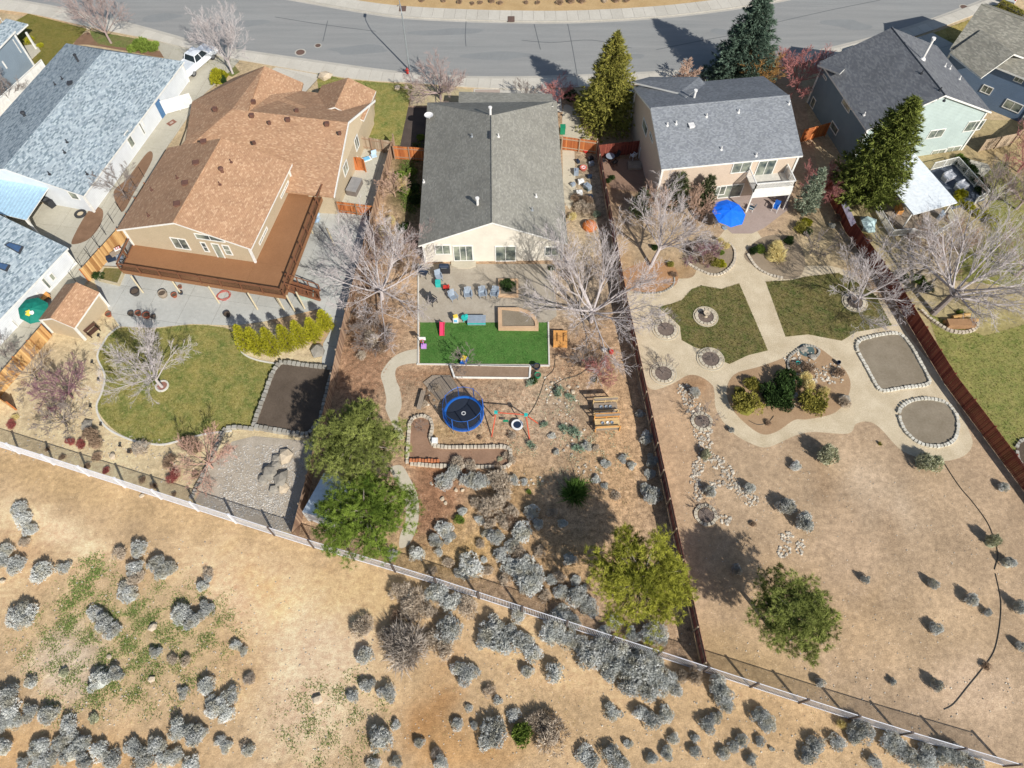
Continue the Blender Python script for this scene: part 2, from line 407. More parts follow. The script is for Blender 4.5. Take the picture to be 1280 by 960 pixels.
soil_poly("garden_soil", [(455, 118), (745, 118), (745, 190), (762, 300), (781, 390), (799, 490), (826, 597), (852, 725), (876, 838), (525, 723), (380, 680), (371, 675), (413, 510), (436, 400), (472, 262)], .004, (178, 149, 118), YARD, MULCH, 1.5)
soil_poly("yard_soil", [(745, 190), (745, 100), (1000, 90), (1020, 200), (1030, 240), (1057, 290), (1115, 370), (1181, 480), (1255, 580), (1320, 660), (1320, 975), (1239, 952), (1102, 911), (880, 839), (876, 835), (852, 725), (826, 597), (799, 490), (781, 390), (762, 300)], .004, (183, 157, 127), RYARD, SOIL, 1.5)
soil_poly("sandy_yard", [(-80, 500), (31, 460), (65, 420), (112, 352), (160, 300), (425, 450), (413, 510), (371, 675), (236, 634), (141, 603), (0, 558), (-80, 535)], .004, (208, 188, 148), [(100, 500, 60, 50, 0, (212, 190, 150), .7), (220, 580, 60, 14, 15, (196, 172, 134), .7), (330, 430, 80, 30, 0, (214, 194, 158), .7), (60, 470, 40, 40, 0, (196, 178, 146), .7)], SOIL, 2)
soil_poly("front_yard_soil", [(-200, -15), (60, 25), (320, 74), (590, 110), (840, 105), (1010, 75), (1240, 8), (1600, -150), (1700, 300), (1300, 300), (1030, 240), (745, 190), (472, 262), (212, 190), (112, 352), (31, 460), (-300, 560)], .003, (190, 168, 132), [], SOIL, 6)
soil_poly("far_yard_soil", [(1030, 238), (1057, 290), (1115, 370), (1181, 480), (1255, 580), (1330, 660), (1500, 500), (1500, 150), (1200, 150)], .0045, (176, 160, 118), [(1240, 480, 60, 90, 0, (150, 140, 84), 1), (1200, 330, 80, 40, 0, (178, 160, 130), 1), (1240, 200, 50, 40, 0, (172, 150, 110), .8)], SOIL, 3)

# ------------------------------------------------------------------ road, pavements, drives
def asphalt():
    n = N("asphalt"); p = n.pos(); mp = n.n("ShaderNodeMapping"); mp.inputs["Scale"].default_value = (.06, .9, 1); n.l(p, mp.inputs[0])
    s_ = n.ramp(n.noise(mp.outputs[0], 1.2, 5, .65), .3, .7); w_ = n.ramp(n.noise(p, .12, 4, .6), .3, .7)
    c = n.mix(s_, S(158, 158, 154), S(138, 140, 138)); c = n.mix(n.math('MULTIPLY', w_, .5), c, S(148, 146, 142)); h = n.noise(p, 40, 3, .8)
    c = n.mix(.3, c, n.ramp(h, .3, .7), 'OVERLAY'); n.bump(h, .008); return n.out(c, .93, 0, .2)
ASPH = asphalt()
CONC = rough_mat("pavement_concrete", S(208, 202, 188), S(188, 181, 166), .3, 3, .8, .9, .008, 45, .12)
CONC2 = rough_mat("patio_concrete", S(200, 200, 192), S(170, 170, 162), .25, 2.5, .9, .88, .006, 40, .06)
CONC3 = rough_mat("old_concrete", S(196, 190, 172), S(172, 166, 148), .3, 3, .9, .9, .006, 40, .08)
KERBM = rough_mat("kerb_concrete", S(196, 190, 178), S(170, 165, 152), .5, 4, .8, .9, .006, 45)
S_KERB = [(-120, -28), (-40, -12), (15, 0), (85, 13), (150, 28), (220, 47), (250, 57), (320, 67), (432, 83), (495, 91), (570, 97), (640, 98), (715, 96), (830, 91), (890, 86), (1010, 67), (1065, 55), (1135, 36), (1210, 9), (1240, -3), (1400, -70), (1500, -120)]
S_WALK = [(-120, -6), (-40, 8), (35, 17), (110, 34), (150, 42), (190, 50), (230, 60), (275, 71), (320, 79), (440, 99), (515, 104), (592, 110), (650, 112), (715, 110), (830, 104), (900, 98), (1015, 77), (1070, 66), (1140, 47), (1215, 20), (1250, 5), (1410, -60), (1510, -110)]
N_KERB = [(-120, -120), (100, -50), (250, -22), (377, 1), (445, 13), (500, 21), (570, 25), (640, 27), (720, 27), (815, 22), (890, 14), (950, 5), (1000, -5), (1100, -32), (1300, -100), (1400, -140)]
N_WALK = [(-120, -140), (100, -66), (250, -34), (377, -11), (445, 1), (500, 8), (570, 12), (640, 14), (720, 14), (815, 9), (890, 1), (950, -8), (1000, -17), (1100, -45), (1300, -112), (1400, -152)]
sk, nk = spline(S_KERB, False), spline(N_KERB, False); sw, nw = spline(S_WALK, False), spline(N_WALK, False)
RZ = -.02
b = MB(); b.slab([G(x, y) + Vector((0, 0, .006)) for x, y in sk + nk[::-1]], .003); b.build("road", ASPH, None, "structure")
def kerb(name, a, toward):
    P = [G(x, y) for x, y in a]; b = MB(); n = len(P)
    for i in range(n - 1):
        d = (P[i + 1] - P[i]).normalized(); s = Vector((-d.y, d.x, 0)) * toward
        b.obox(P[i], P[i + 1] - P[i], s * .16, (0, 0, .12)); b.obox(P[i] - s * .4, P[i + 1] - P[i], s * .4, (0, 0, .012))
    return b.build(name, KERBM, None, "structure")
kerb("kerb", sk, -1); kerb("kerb", nk, 1)
def along(pts, step):
    """points every step metres on a line of world points"""
    out = [pts[0]]; acc = 0
    for a, b_ in zip(pts, pts[1:]):
        L = (b_ - a).length; t = step - acc
        while t <= L: out.append(a.lerp(b_, t / L)); t += step
        acc = (acc + L) % step
    return out
def pavement(outer, inner, step=1.5):
    root = thing("pavement", None, None); root["kind"] = "structure"
    A = along([G(x, y) for x, y in outer], step)
    B_ = [G(x, y) for x, y in inner]
    def near(p):
        best = None
        for a, c in zip(B_, B_[1:]):
            d = c - a; t = max(0, min(1, (p - a).dot(d) / d.length_squared)); q = a + d * t
            if best is None or (q - p).length < (best - p).length: best = q
        return best
    Q = [near(p) for p in A]
    for i in range(len(A) - 1):
        px = PX(A[i].x, A[i].y)
        if not -60 < px[0] < 1340 or px[1] < -40: continue
        e = (A[i + 1] - A[i]).normalized() * .012; k = (A[i] - Q[i]).normalized() * .17; k2 = (A[i + 1] - Q[i + 1]).normalized() * .17
        z = Vector((0, 0, .118 + rnd.uniform(-.004, .004)))
        b = MB(); b.slab([A[i] + e - k + z, A[i + 1] - e - k2 + z, Q[i + 1] - e + z, Q[i] + e + z], .1)
        b.build("slab", CONC, root, "structure")
    return root
pavement(sk, sw); pavement(nk, nw)
def clip(poly, o, d, keep):   # half plane
    out = []; n = len(poly)
    for i in range(n):
        a, b_ = poly[i], poly[(i + 1) % n]; da = (a - o).dot(d) * keep; db = (b_ - o).dot(d) * keep
        if da >= 0: out.append(a)
        if (da >= 0) != (db >= 0): out.append(a.lerp(b_, da / (da - db)))
    return out
def slabs(name, pts, z, mat, cell, ax=None, gap=.012, smooth=False):
    """paving cast in squares with open joints, each square a slab of its own"""
    if smooth: pts = spline(pts)
    root = thing(name, None, None); root["kind"] = "structure"
    W = [G(x, y) for x, y in pts]
    a = (G(*ax[1]) - G(*ax[0])).normalized() if ax else Vector((1, 0, 0)); b_ = Vector((-a.y, a.x, 0)); o = W[0]
    us = [(p - o).dot(a) for p in W]; vs = [(p - o).dot(b_) for p in W]
    cu, cv = cell if hasattr(cell, '__len__') else (cell, cell)
    for i in range(math.floor(min(us) / cu), math.ceil(max(us) / cu)):
        for j in range(math.floor(min(vs) / cv), math.ceil(max(vs) / cv)):
            p = W
            for d, k, lo, hi in ((a, cu, i, i + 1), (b_, cv, j, j + 1)):
                p = clip(p, o + d * (lo * k + gap), d, 1)
                if len(p) > 2: p = clip(p, o + d * (hi * k - gap), d, -1)
                if len(p) < 3: break
            if len(p) < 3: continue
            ar = abs(sum(p[t].x * p[(t + 1) % len(p)].y - p[(t + 1) % len(p)].x * p[t].y for t in range(len(p)))) / 2
            if ar < .12: continue
            zz = Vector((0, 0, z + rnd.uniform(0, .003))); m = MB(); m.slab([q + zz for q in p], .02); m.build("slab", mat, root, "structure")
    return root
base_joint = rough_mat("joint_soil", S(120, 112, 96))
def paved(name, pts, z, mat, cell, ax=None, smooth=False):
    o = patch(name + "_bed", pts, z, base_joint, smooth); return slabs(name, pts, z + .022, mat, cell, ax, .014, smooth)
paved("driveway", [(192, 51), (300, 75), (285, 92), (255, 118), (243, 135), (205, 190), (150, 298), (110, 350), (63, 412), (28, 458), (-60, 520), (-60, 300), (90, 240), (180, 140), (205, 72)], .006, CONC3, 3.2, ((150, 298), (212, 190)))
paved("driveway", [(345, 84), (402, 94), (376, 122), (330, 140), (300, 110)], .006, CONC, 3.0, ((402, 94), (376, 122)))
paved("driveway", [(592, 111), (700, 112), (703, 140), (590, 140)], .006, CONC, 2.6)
patch("driveway_strip", [(594, 112), (625, 112), (625, 125), (592, 125)], .034, rough_mat("stained_concrete", S(190, 172, 158), S(174, 156, 142)))
paved("driveway", [(770, 110), (905, 98), (900, 125), (790, 130)], .006, CONC, 3.0)
paved("driveway", [(1015, 78), (1108, 58), (1130, 90), (1040, 110)], .006, CONC, 3.0, ((1015, 78), (1108, 58)))
paved("driveway", [(1128, 53), (1165, 41), (1240, 80), (1200, 120), (1170, 90)], .006, CONC, 3.0, ((1128, 53), (1165, 41)))
# the covered patio of the house with the tall deck
paved("patio", [(118, 352), (150, 300), (205, 235), (330, 235), (430, 262), (471, 264), (455, 325), (437, 400), (424, 448), (417, 462), (402, 460), (404, 430), (418, 405), (400, 386), (330, 402), (293, 407), (240, 405), (190, 410), (150, 408), (138, 392)], .008, CONC2, 3.4, ((148, 288), (314, 311)))
paved("side_patio", [(418, 262), (452, 172), (492, 178), (471, 264)], .012, rough_mat("side_concrete", S(206, 200, 182), S(188, 182, 164)), 3.2, ((418, 262), (452, 172)))
PAV = rough_mat("patio_pavers", S(186, 176, 158), S(160, 148, 130), .6, 4, 1, .9, .02, 30)
patch("patio", [(524, 330), (690, 330), (696, 395), (684, 403), (524, 403)], .010, PAV)
patch("patio", [(862, 250), (905, 240), (985, 240), (985, 262), (955, 285), (940, 292), (915, 292), (902, 280), (880, 262)], .010, rough_mat("pink_pavers", S(178, 160, 150), S(160, 142, 132), .6, 4))
patch("patio", [(748, 196), (800, 200), (806, 222), (800, 240), (765, 236), (752, 215)], .010, rough_mat("brown_pavers", S(158, 130, 110), S(140, 112, 92), .6, 4))
WALKC = rough_mat("walk_concrete", S(206, 196, 174), S(186, 176, 152), .4, 3, .9, .9, .008, 40)
patch("garden_walk", spline([(522, 436), (506, 439), (492, 446), (482, 457), (476, 469), (480, 484), (483, 500), (482, 511), (490, 530), (497, 548), (505, 548), (502, 535), (497, 522), (502, 507), (500, 487), (496, 477), (494, 467), (497, 459), (509, 455), (522, 454)], False), .009, WALKC)
patch("garden_walk", spline([(502, 582), (512, 597), (522, 620), (523, 650), (513, 678), (500, 685), (500, 670), (507, 650), (505, 620), (494, 600), (488, 585)]), .009, WALKC)
# decomposed granite paths of the right-hand garden
GRAN = rough_mat("granite_path", S(222, 206, 176), S(186, 168, 136), .6, 9, 1, .95, .03, 14)
patch("gravel_path", [(783, 372), (800, 345), (860, 348), (875, 330), (912, 282), (942, 286), (955, 300), (990, 330), (1050, 335), (1100, 372), (1140, 425), (1180, 478), (1212, 540), (1214, 560), (1200, 572), (1172, 576), (1130, 565), (1100, 535), (1085, 527), (1070, 530), (1060, 542), (1016, 540), (993, 545), (960, 559), (938, 554), (915, 540), (896, 514), (893, 490), (890, 481), (876, 471), (860, 469), (840, 480), (815, 487), (803, 470), (795, 430), (786, 395)], .009, GRAN, True)
ISL = rough_mat("island_soil", S(184, 154, 120), S(160, 130, 98), .5, 5, 1, .95, .03, 22)
patch("island_soil", [(775, 350), (785, 335), (815, 326), (840, 332), (848, 345), (842, 358), (818, 366), (790, 364)], .014, rough_mat("orange_soil", S(190, 146, 104), S(164, 122, 84), .5, 5, 1, .95, .03), True)
patch("island_soil", [(853, 325), (868, 335), (890, 343), (905, 340), (917, 328), (917, 312), (900, 298), (880, 293), (860, 305)], .014, rough_mat("grey_soil", S(166, 148, 124), S(140, 124, 102), .5, 5, 1, .95, .03), True)
patch("island_soil", [(930, 318), (945, 334), (975, 348), (1000, 345), (1006, 322), (990, 296), (955, 296)], .014, MATS["grey_soil"], True)
patch("island_soil", [(985, 445), (1007, 432), (1026, 436), (1058, 465), (1062, 490), (1045, 515), (1010, 524), (993, 525), (972, 539), (954, 543), (935, 532), (916, 512), (908, 490), (918, 468), (950, 458)], .014, ISL, True)

# ------------------------------------------------------------------ lawns
def lawn_mat(name, a, b, c, s=.7):
    if name in MATS: return MATS[name]
    n = N(name); p = n.pos()
    f = n.ramp(n.noise(p, s, 6, .8), .42, .58); g = n.ramp(n.noise(p, s * 4, 5, .8), .42, .6)
    col = n.mix(f, a, b); col = n.mix(n.math('MULTIPLY', g, .6), col, c)
    h = n.noise(p, 22, 3, .8); col = n.mix(.6, col, n.ramp(h, .3, .7), 'OVERLAY')
    n.bump(h, .06); MATS[name] = n.out(col, .95, 0, .1); return MATS[name]
def lawn(pts, z, mat, blade, dens, smooth=True, seed=1, size=.11, name="lawn"):
    if smooth: pts = spline(pts)
    patch(name, pts, z, mat)
    r = np.random.default_rng(seed); C = scatter(pts, dens, r); C[:, 2] = z
    D = np.tile(UP, (len(C), 1)); V, F, T = tufts(C, D, size, 4, .3, r, .7)
    px = (np.sin(C[:, 0] * .9 + seed) * np.cos(C[:, 1] * .8) * .25 + r.normal(.5, .2, len(C)))
    o = np_obj("grass", V, F, np.repeat(np.clip(px, 0, 1), 12), mat, None, "stuff")
    return o
LAWN_L = lawn_mat("dormant_lawn", S(146, 140, 74), S(88, 114, 48), S(196, 176, 112))
GR1 = tinted("grass_dormant", S(186, 168, 104), S(104, 124, 58), .9)
lawn([(150, 410), (190, 411), (240, 406), (285, 411), (295, 425), (302, 440), (325, 452), (347, 456), (335, 485), (318, 530), (290, 538), (262, 541), (235, 547), (205, 555), (180, 553), (148, 541), (128, 522), (121, 506), (128, 487), (131, 469), (123, 447), (130, 428)], .012, LAWN_L, GR1, 45, True, 3)
LAWN_R = lawn_mat("green_lawn", S(122, 116, 66), S(76, 96, 42), S(156, 134, 96))
GR2 = tinted("grass_green", S(140, 132, 82), S(82, 106, 46), .9)
L1 = [(822, 384), (838, 380), (852, 375), (865, 361), (877, 357), (902, 361), (924, 354), (942, 396), (960, 438), (935, 444), (912, 455), (900, 450), (890, 440), (868, 434), (852, 425), (850, 408), (838, 396)]
L2 = [(957, 352), (990, 350), (1005, 346), (1047, 341), (1067, 350), (1095, 370), (1115, 407), (1070, 415), (1052, 426), (1010, 418), (982, 421), (970, 388)]
lawn(L1, .014, LAWN_R, GR2, 60, False, 4); lawn(L2, .014, LAWN_R, GR2, 60, False, 5)
lawn([(35, 17), (109, 36), (60, 87), (22, 76), (14, 60), (20, 26)], .012, lawn_mat("front_lawn", S(128, 120, 58), S(104, 108, 44), S(150, 134, 80)), GR1, 25, False, 6)
lawn([(395, 92), (440, 100), (516, 106), (500, 182), (452, 174), (466, 150), (470, 118), (400, 122)], .012, LAWN_L, GR1, 30, False, 7)
lawn([(1167, 41), (1240, 14), (1262, 30), (1280, 60), (1240, 80), (1200, 60)], .012, lawn_mat("front_lawn_dry", S(176, 156, 90), S(136, 128, 66), S(196, 176, 110)), GR1, 25, False, 8)
lawn([(1160, 392), (1230, 420), (1300, 400), (1380, 450), (1340, 620), (1262, 585), (1215, 510), (1185, 470)], .012, lawn_mat("far_lawn", S(148, 146, 80), S(110, 126, 58), S(176, 160, 104)), GR1, 30, False, 9)
lawn([(1212, 238), (1235, 250), (1240, 290), (1200, 320), (1190, 350), (1280, 360), (1300, 250), (1250, 200)], .011, MATS["far_lawn"], GR1, 20, False, 19)
TURF = lawn_mat("artificial_turf", S(84, 128, 58), S(70, 112, 48), S(106, 142, 72), .3)
GR3 = tinted("turf_blades", S(86, 146, 66), S(44, 100, 36), .8)
lawn([(525, 403), (684, 403), (685, 455), (525, 454)], .014, TURF, GR3, 90, False, 10, .07, "artificial_turf")
lawn([(215, 60), (285, 72), (300, 90), (290, 96), (262, 84)], .012, lawn_mat("tree_strip", S(120, 130, 70), S(140, 126, 86), S(100, 112, 60)), GR1, 25, False, 11)
lawn([(112, 38), (180, 50), (172, 62), (118, 56)], .012, MATS["tree_strip"], GR1, 25, False, 12)
b = MB()
for p, q in (((523, 330), (523, 455)), ((685.5, 403), (686.5, 457)), ((521, 455.5), (687, 457.5))):
    b.bar(G(*p) + Vector((0, 0, .05)), G(*q) + Vector((0, 0, .05)), .14, .1)
tag(b.build("turf_edging", rough_mat("white_edging", S(226, 222, 210), S(206, 200, 186))), "pale concrete edging strips framing the artificial turf", "edging")
def edging(pts, closed, w, h, mat, label, smooth=True):
    pts = spline(pts, closed) if smooth else pts
    if closed: pts = pts + [pts[0]]
    b = MB(); P = [G(*p) for p in pts]
    for i in range(len(P) - 1): b.bar(P[i] + Vector((0, 0, h / 2)), P[i + 1] + Vector((0, 0, h / 2)), w, h)
    return tag(b.build("edging", mat), label, "edging")
edging([(150, 408), (137, 418), (130, 428), (122, 446), (131, 469), (128, 489), (121, 508), (127, 527), (141, 540), (166, 551), (182, 554), (205, 556), (235, 548), (262, 542), (290, 539)], False, .16, .08, MATS["white_edging"], "curved pale concrete curb round the lawn of the house with the deck")
edging([(296, 425), (303, 441), (320, 450), (347, 455)], False, .14, .08, MATS["white_edging"], "short curved curb below the row of yellow-green columnar shrubs")
BED = rough_mat("bed_soil", S(112, 98, 84), S(86, 74, 62), .6, 6, 1, .95, .03)
patch("gravel_yard", [(318, 545), (392, 552), (388, 600), (372, 668), (300, 650), (243, 627), (262, 580), (290, 552)], .012, rough_mat("grey_gravel", S(196, 184, 166), S(158, 146, 128), .9, 9, 1, .95, .04, 14))
patch("bed_soil", spline([(90, 300), (112, 262), (128, 262), (126, 280), (112, 298), (95, 305)]), .036, rough_mat("bark_bed", S(150, 118, 92), S(120, 92, 70), .9, 8))
patch("bed_soil", spline([(150, 262), (142, 240), (160, 222), (185, 190), (190, 200), (168, 240), (156, 262)]), .036, MATS["bark_bed"])
patch("bed_soil", spline([(180, 62), (215, 66), (205, 72), (160, 64), (112, 56), (92, 55), (110, 40), (125, 55)]), .016, MATS["bark_bed"])
patch("rock_bed", [(518, 107), (590, 112), (590, 132), (512, 132)], .010, rough_mat("yellow_gravel", S(202, 188, 150), S(176, 160, 122), .8, 7, 1, .95, .03))
patch("dirt_strip", [(508, 134), (536, 134), (530, 187), (497, 183)], .010, rough_mat("dark_dirt", S(96, 84, 76), S(74, 64, 58), .8, 7))
patch("side_path", spline([(705, 132), (722, 140), (728, 158), (738, 178), (716, 178), (704, 172)]), .011, WALKC)
patch("side_path", [(703, 188), (718, 188), (720, 245), (712, 262), (704, 250)], .011, WALKC)
DG2 = rough_mat("dry_slope", S(206, 176, 128), S(180, 148, 100), .5, 5, 1, .95, .04, 18)
patch("roadside_slope", nw + [(1400, -400), (-120, -400)], .012, DG2)
patch("slope_bed", [(1178, 212), (1200, 196), (1235, 205), (1250, 232), (1210, 262)], .010, MATS["side_concrete"])
# stains, joints and patches on the road
SEAL = rough_mat("crack_sealant", S(92, 96, 98), S(100, 104, 106))
def streak(name, pts, w, z, mat):
    P = [G(*p) for p in spline(pts, False)]; b = MB()
    for i in range(len(P) - 1): b.obox(P[i] + Vector((0, 0, z)), P[i + 1] - P[i], (P[i + 1] - P[i]).cross(Vector((0, 0, 1))).normalized() * w, (0, 0, .002))
    return b.build(name, mat, None, "structure")
for p in ([(344, 21), (400, 30), (470, 39)], [(583, 27), (582, 45), (583, 58)], [(652, 50), (690, 53), (740, 50), (790, 60)], [(710, 30), (716, 60), (722, 95)], [(960, 30), (1040, 12), (1100, 0)], [(410, 26), (404, 52)], [(668, 30), (676, 62)], [(820, 62), (880, 50), (960, 36)]):
    streak("crack_seal", p, .09, .012, SEAL)
for i, (x, y, rx, ry) in enumerate(((300, 30, 34, 5), (450, 62, 40, 6), (620, 70, 46, 5), (780, 70, 30, 4), (560, 40, 50, 4), (1060, 30, 30, 6), (200, 22, 26, 5), (905, 40, 24, 4))):
    q_ = random.Random(i); patch("road_wear", spline([(x + rx * math.cos(a) * q_.uniform(.7, 1.2), y + ry * math.sin(a) * q_.uniform(.7, 1.2) - (x - 620) * 0 + rx * math.cos(a) * (620 - x) * -.0002) for a in [k * .7 for k in range(9)]]), .0085 + i * .0002, rough_mat("worn_asphalt", S(144, 146, 144), S(132, 134, 133), .4, 3, .9, .93, .008, 60))
COVER = rough_mat("rusty_iron", S(122, 96, 84), S(96, 80, 72))
for x, y, r, lb in ((375.5, 65.5, .55, "large round manhole cover beside its pale collar on the road"), (397.5, 57, .36, "smaller dark manhole cover up the road from the larger one"), (1205, 9, .5, "manhole cover near the kerb at the top right corner of the road")):
    p = G(x, y); t = thing("manhole_cover", lb, "manhole", p)
    b = MB(); b.cyl((0, 0, .008), r, .016, 20); b.build("lid", COVER, t); b = MB(); b.ring((0, 0, .008), r, r * 1.3, .012, 24); b.build("collar", KERBM, t)
for x, y, lb in ((503.5, 12, "rust-brown storm drain inlet under the streetlight arm"), (639, 25, "rust-brown drain inlet in the far kerb, top middle")):
    b = MB(); p = G(x, y); b.box(p + Vector((0, 0, .14)), (.9, 1.2, .04)); tag(b.build("drain_inlet", COVER), lb, "drain")
# ================================================================== HOUSES
WHITE = plain("white_trim", S(236, 234, 226), .6)
SH_GREY = shingles("pale_grey_shingles", [S(182, 194, 198), S(144, 158, 166), S(166, 178, 184), S(122, 138, 146), S(200, 210, 212)])
SH_BROWN = shingles("brown_shingles", [S(190, 150, 116), S(182, 142, 109), S(204, 166, 131), S(187, 147, 113), S(177, 137, 106), S(194, 154, 119)], .24)
SH_OLIVE = shingles("olive_grey_shingles", [S(156, 153, 141), S(146, 143, 133), S(164, 161, 149), S(152, 149, 137)], .25, .145)
SH_SLATE = shingles("slate_shingles", [S(134, 138, 142), S(124, 128, 134), S(144, 148, 152), S(130, 134, 138), S(172, 174, 176)], .2)
SH_DARK = shingles("charcoal_shingles", [S(122, 124, 126), S(110, 112, 116), S(130, 132, 134), S(114, 116, 120)])
SH_TAN = shingles("weathered_shingles", [S(150, 146, 132), S(134, 132, 120), S(162, 158, 144), S(142, 138, 126)])
GLASS = glass_mat()
def wallplane(p0, n): return (Vector(p0), Vector(n).normalized())
def block(parent, A, B, C, D, ze, zr, roofm, wallm, over=.45, og=.35, base=0., trim=None, hip=(0, 0), th=.2, walls=True, label=None):
    """gabled volume from the four eave corners seen in the photograph; the ridge runs from above AB to above DC"""
    a, b_, c, d = [G(*p, ze) for p in (A, B, C, D)]
    e1 = ((b_ - a) + (c - d)).normalized(); up = Vector((0, 0, 1)); e2 = up.cross(e1)
    if (d - a).dot(e2) < 0: e2 = -e2
    O = (a + b_ + c + d) / 4; O.z = 0
    W = ((b_ - a).dot(e1) + (c - d).dot(e1)) / 2; L = ((d - a).dot(e2) + (c - b_).dot(e2)) / 2
    P = lambda u, v, z: O + e1 * u + e2 * v + up * z
    hw, hl = W / 2, L / 2; slope = (zr - ze) / hw
    trim = trim or WHITE
    m = MB(); r0, r1 = -hl + hip[0] * hw, hl - hip[1] * hw
    for s in (-1, 1):
        m.slab([P(s * hw, -hl, ze), P(s * hw, hl, ze), P(0, r1, zr), P(0, r0, zr)], th, 0, 1)
    if hip[0]: m.slab([P(-hw, -hl, ze), P(hw, -hl, ze), P(0, r0, zr)], th, 0, 1)
    if hip[1]: m.slab([P(-hw, hl, ze), P(hw, hl, ze), P(0, r1, zr)], th, 0, 1)
    ro = m.build("roof", [roofm, trim], parent)
    m = MB(); m.tube([P(0, r0 + .02, zr + .01), P(0, r1 - .02, zr + .01)], .09, 6); m.build("ridge_cap", roofm, ro)
    pl = {}
    ww, wl = hw - over, hl - og; zt = ze + slope * over - th - .03
    if walls:
        m = MB(); zg = zt + slope * ww
        bz = base
        vs = []
        for v in (-wl, wl): vs += [P(-ww, v, bz), P(ww, v, bz), P(ww, v, zt), P(0, v, zg), P(-ww, v, zt)]
        f = [(0, 1, 2, 3, 4), (9, 8, 7, 6, 5), (1, 6, 7, 2), (5, 0, 4, 9)]
        if hip[0]: f[0] = (0, 1, 2, 4)
        if hip[1]: f[1] = (9, 7, 6, 5)
        # outward winding
        if e1.cross(e2).z < 0: f = [t[::-1] for t in f]
        m.add(vs, f); m.build("wall", wallm, parent)
        for u in (-ww, ww):
            for v in (-wl, wl): m = MB(); m.box(P(u, v, (bz + zt) / 2), (.2, .2, zt - bz - .02), math.atan2(e1.y, e1.x)); m.build("corner_trim", trim, parent)
    pl = {'AB': (P(0, -wl, 0), -e2, e1), 'DC': (P(0, wl, 0), e2, e1), 'DA': (P(-ww, 0, 0), -e1, e2), 'BC': (P(ww, 0, 0), e1, e2)}
    return dict(P=P, e1=e1, e2=e2, W=W, L=L, pl=pl, ze=ze, zr=zr, ww=ww, wl=wl, zt=zt, slope=slope)
def win(parent, bk, side, TL, BR, panes=2, label=None, door=False, frame=WHITE, rows=1):
    p0, n, h = bk['pl'][side]
    q1, q2 = onplane(TL, p0, n), onplane(BR, p0, n)
    c = (q1 + q2) / 2; wd = abs((q2 - q1).dot(h)); ht = max(.35, abs(q1.z - q2.z))
    f = MB(); fw = .09; up = Vector((0, 0, 1)); o = c + n * .004
    def bar(u0, u1, z0, z1, d=.06):
        f.obox(o + h * u0 + up * z0, h * (u1 - u0), up * (z1 - z0), n * d)
    W2, H2 = wd / 2, ht / 2
    bar(-W2, W2, H2 - fw, H2); bar(-W2, W2, -H2, -H2 + fw); bar(-W2, -W2 + fw, -H2 + fw, H2 - fw); bar(W2 - fw, W2, -H2 + fw, H2 - fw)
    root = thing("glass_door" if door else "window", None, None); root.parent = parent
    if label: root["label"] = label
    f.build("frame", frame, root)
    iw = wd - 2 * fw; ih = ht - 2 * fw
    for i in range(panes):
        for j in range(rows):
            g = MB(); u0 = -W2 + fw + iw * i / panes + (.03 if i else 0); z0 = -H2 + fw + ih * j / rows + (.03 if j else 0)
            g.obox(o + h * u0 + up * z0, h * (iw / panes - (.03 if i else 0)), up * (ih / rows - (.03 if j else 0)), n * .025)
            g.build("pane", GLASS, root)
    g = MB()
    for i in range(1, panes):
        u = -W2 + fw + iw * i / panes; f2 = o + h * (u - .03) + up * (-H2 + fw); g.obox(f2, h * .06, up * ih, n * .045)
    for j in range(1, rows):
        z = -H2 + fw + ih * j / rows; g.obox(o + h * (-W2 + fw) + up * (z - .03), h * iw, up * .06, n * .04)
    if g.v: g.build("mullion", frame, root)
    return root
def roofpt(bk, px):
    """the spot on the roof seen at a pixel"""
    best = None
    for s in (-1, 1):
        n = (bk['e1'] * s * bk['slope'] + Vector((0, 0, 1))).normalized(); p0 = bk['P'](0, 0, bk['zr'])
        q = onplane(px, p0, n); u = (q - bk['P'](0, 0, 0)).dot(bk['e1'])
        if u * s >= -.05: return q
        best = q
    return best
VENTM = {"w": plain("white_vent", S(235, 232, 226), .5), "b": plain("brown_vent", S(112, 78, 64), .6), "k": plain("dark_vent", S(58, 60, 64), .6), "s": plain("galvanised_vent", S(190, 194, 196), .4, .5)}
def vents(parent, bk, lst):
    for x, y, k, kind in lst:
        p = roofpt(bk, (x, y)); m = MB()
        if kind == 'p': m.cyl(p - Vector((0, 0, .1)), .06, .5, 8); m.cyl(p - Vector((0, 0, .05)), .16, .1, 10); nm = "vent_pipe"
        elif kind == 'b': m.box(p + Vector((0, 0, .08)), (.5, .5, .22), .2); m.box(p + Vector((0, 0, .21)), (.6, .6, .05), .2); nm = "roof_vent"
        elif kind == 't': m.cyl(p - Vector((0, 0, .1)), .16, .45, 10); m.lathe(p + Vector((0, 0, .3)), [(.18, 0), (.26, .12), (.22, .26), (.02, .32)], 12); nm = "flue_cap"
        else: m.cyl(p - Vector((0, 0, .1)), .13, .95, 8); m.cyl(p + Vector((0, 0, .8)), .2, .14, 8); nm = "flue_pipe"
        m.build(nm, VENTM[k], parent)
# --- the single-storey house in the middle
HC = thing("house", "cream single-storey house with an olive-grey gabled roof, in the middle", "house", G(612, 220))
CREAM = siding("cream_siding", S(238, 230, 212)); cb = block(HC, (533, 129), (699, 125), (706, 306), (524, 306), 2.8, 5.9, SH_OLIVE, CREAM, .45, .3, hip=(.85, 0))
p = cb['P']
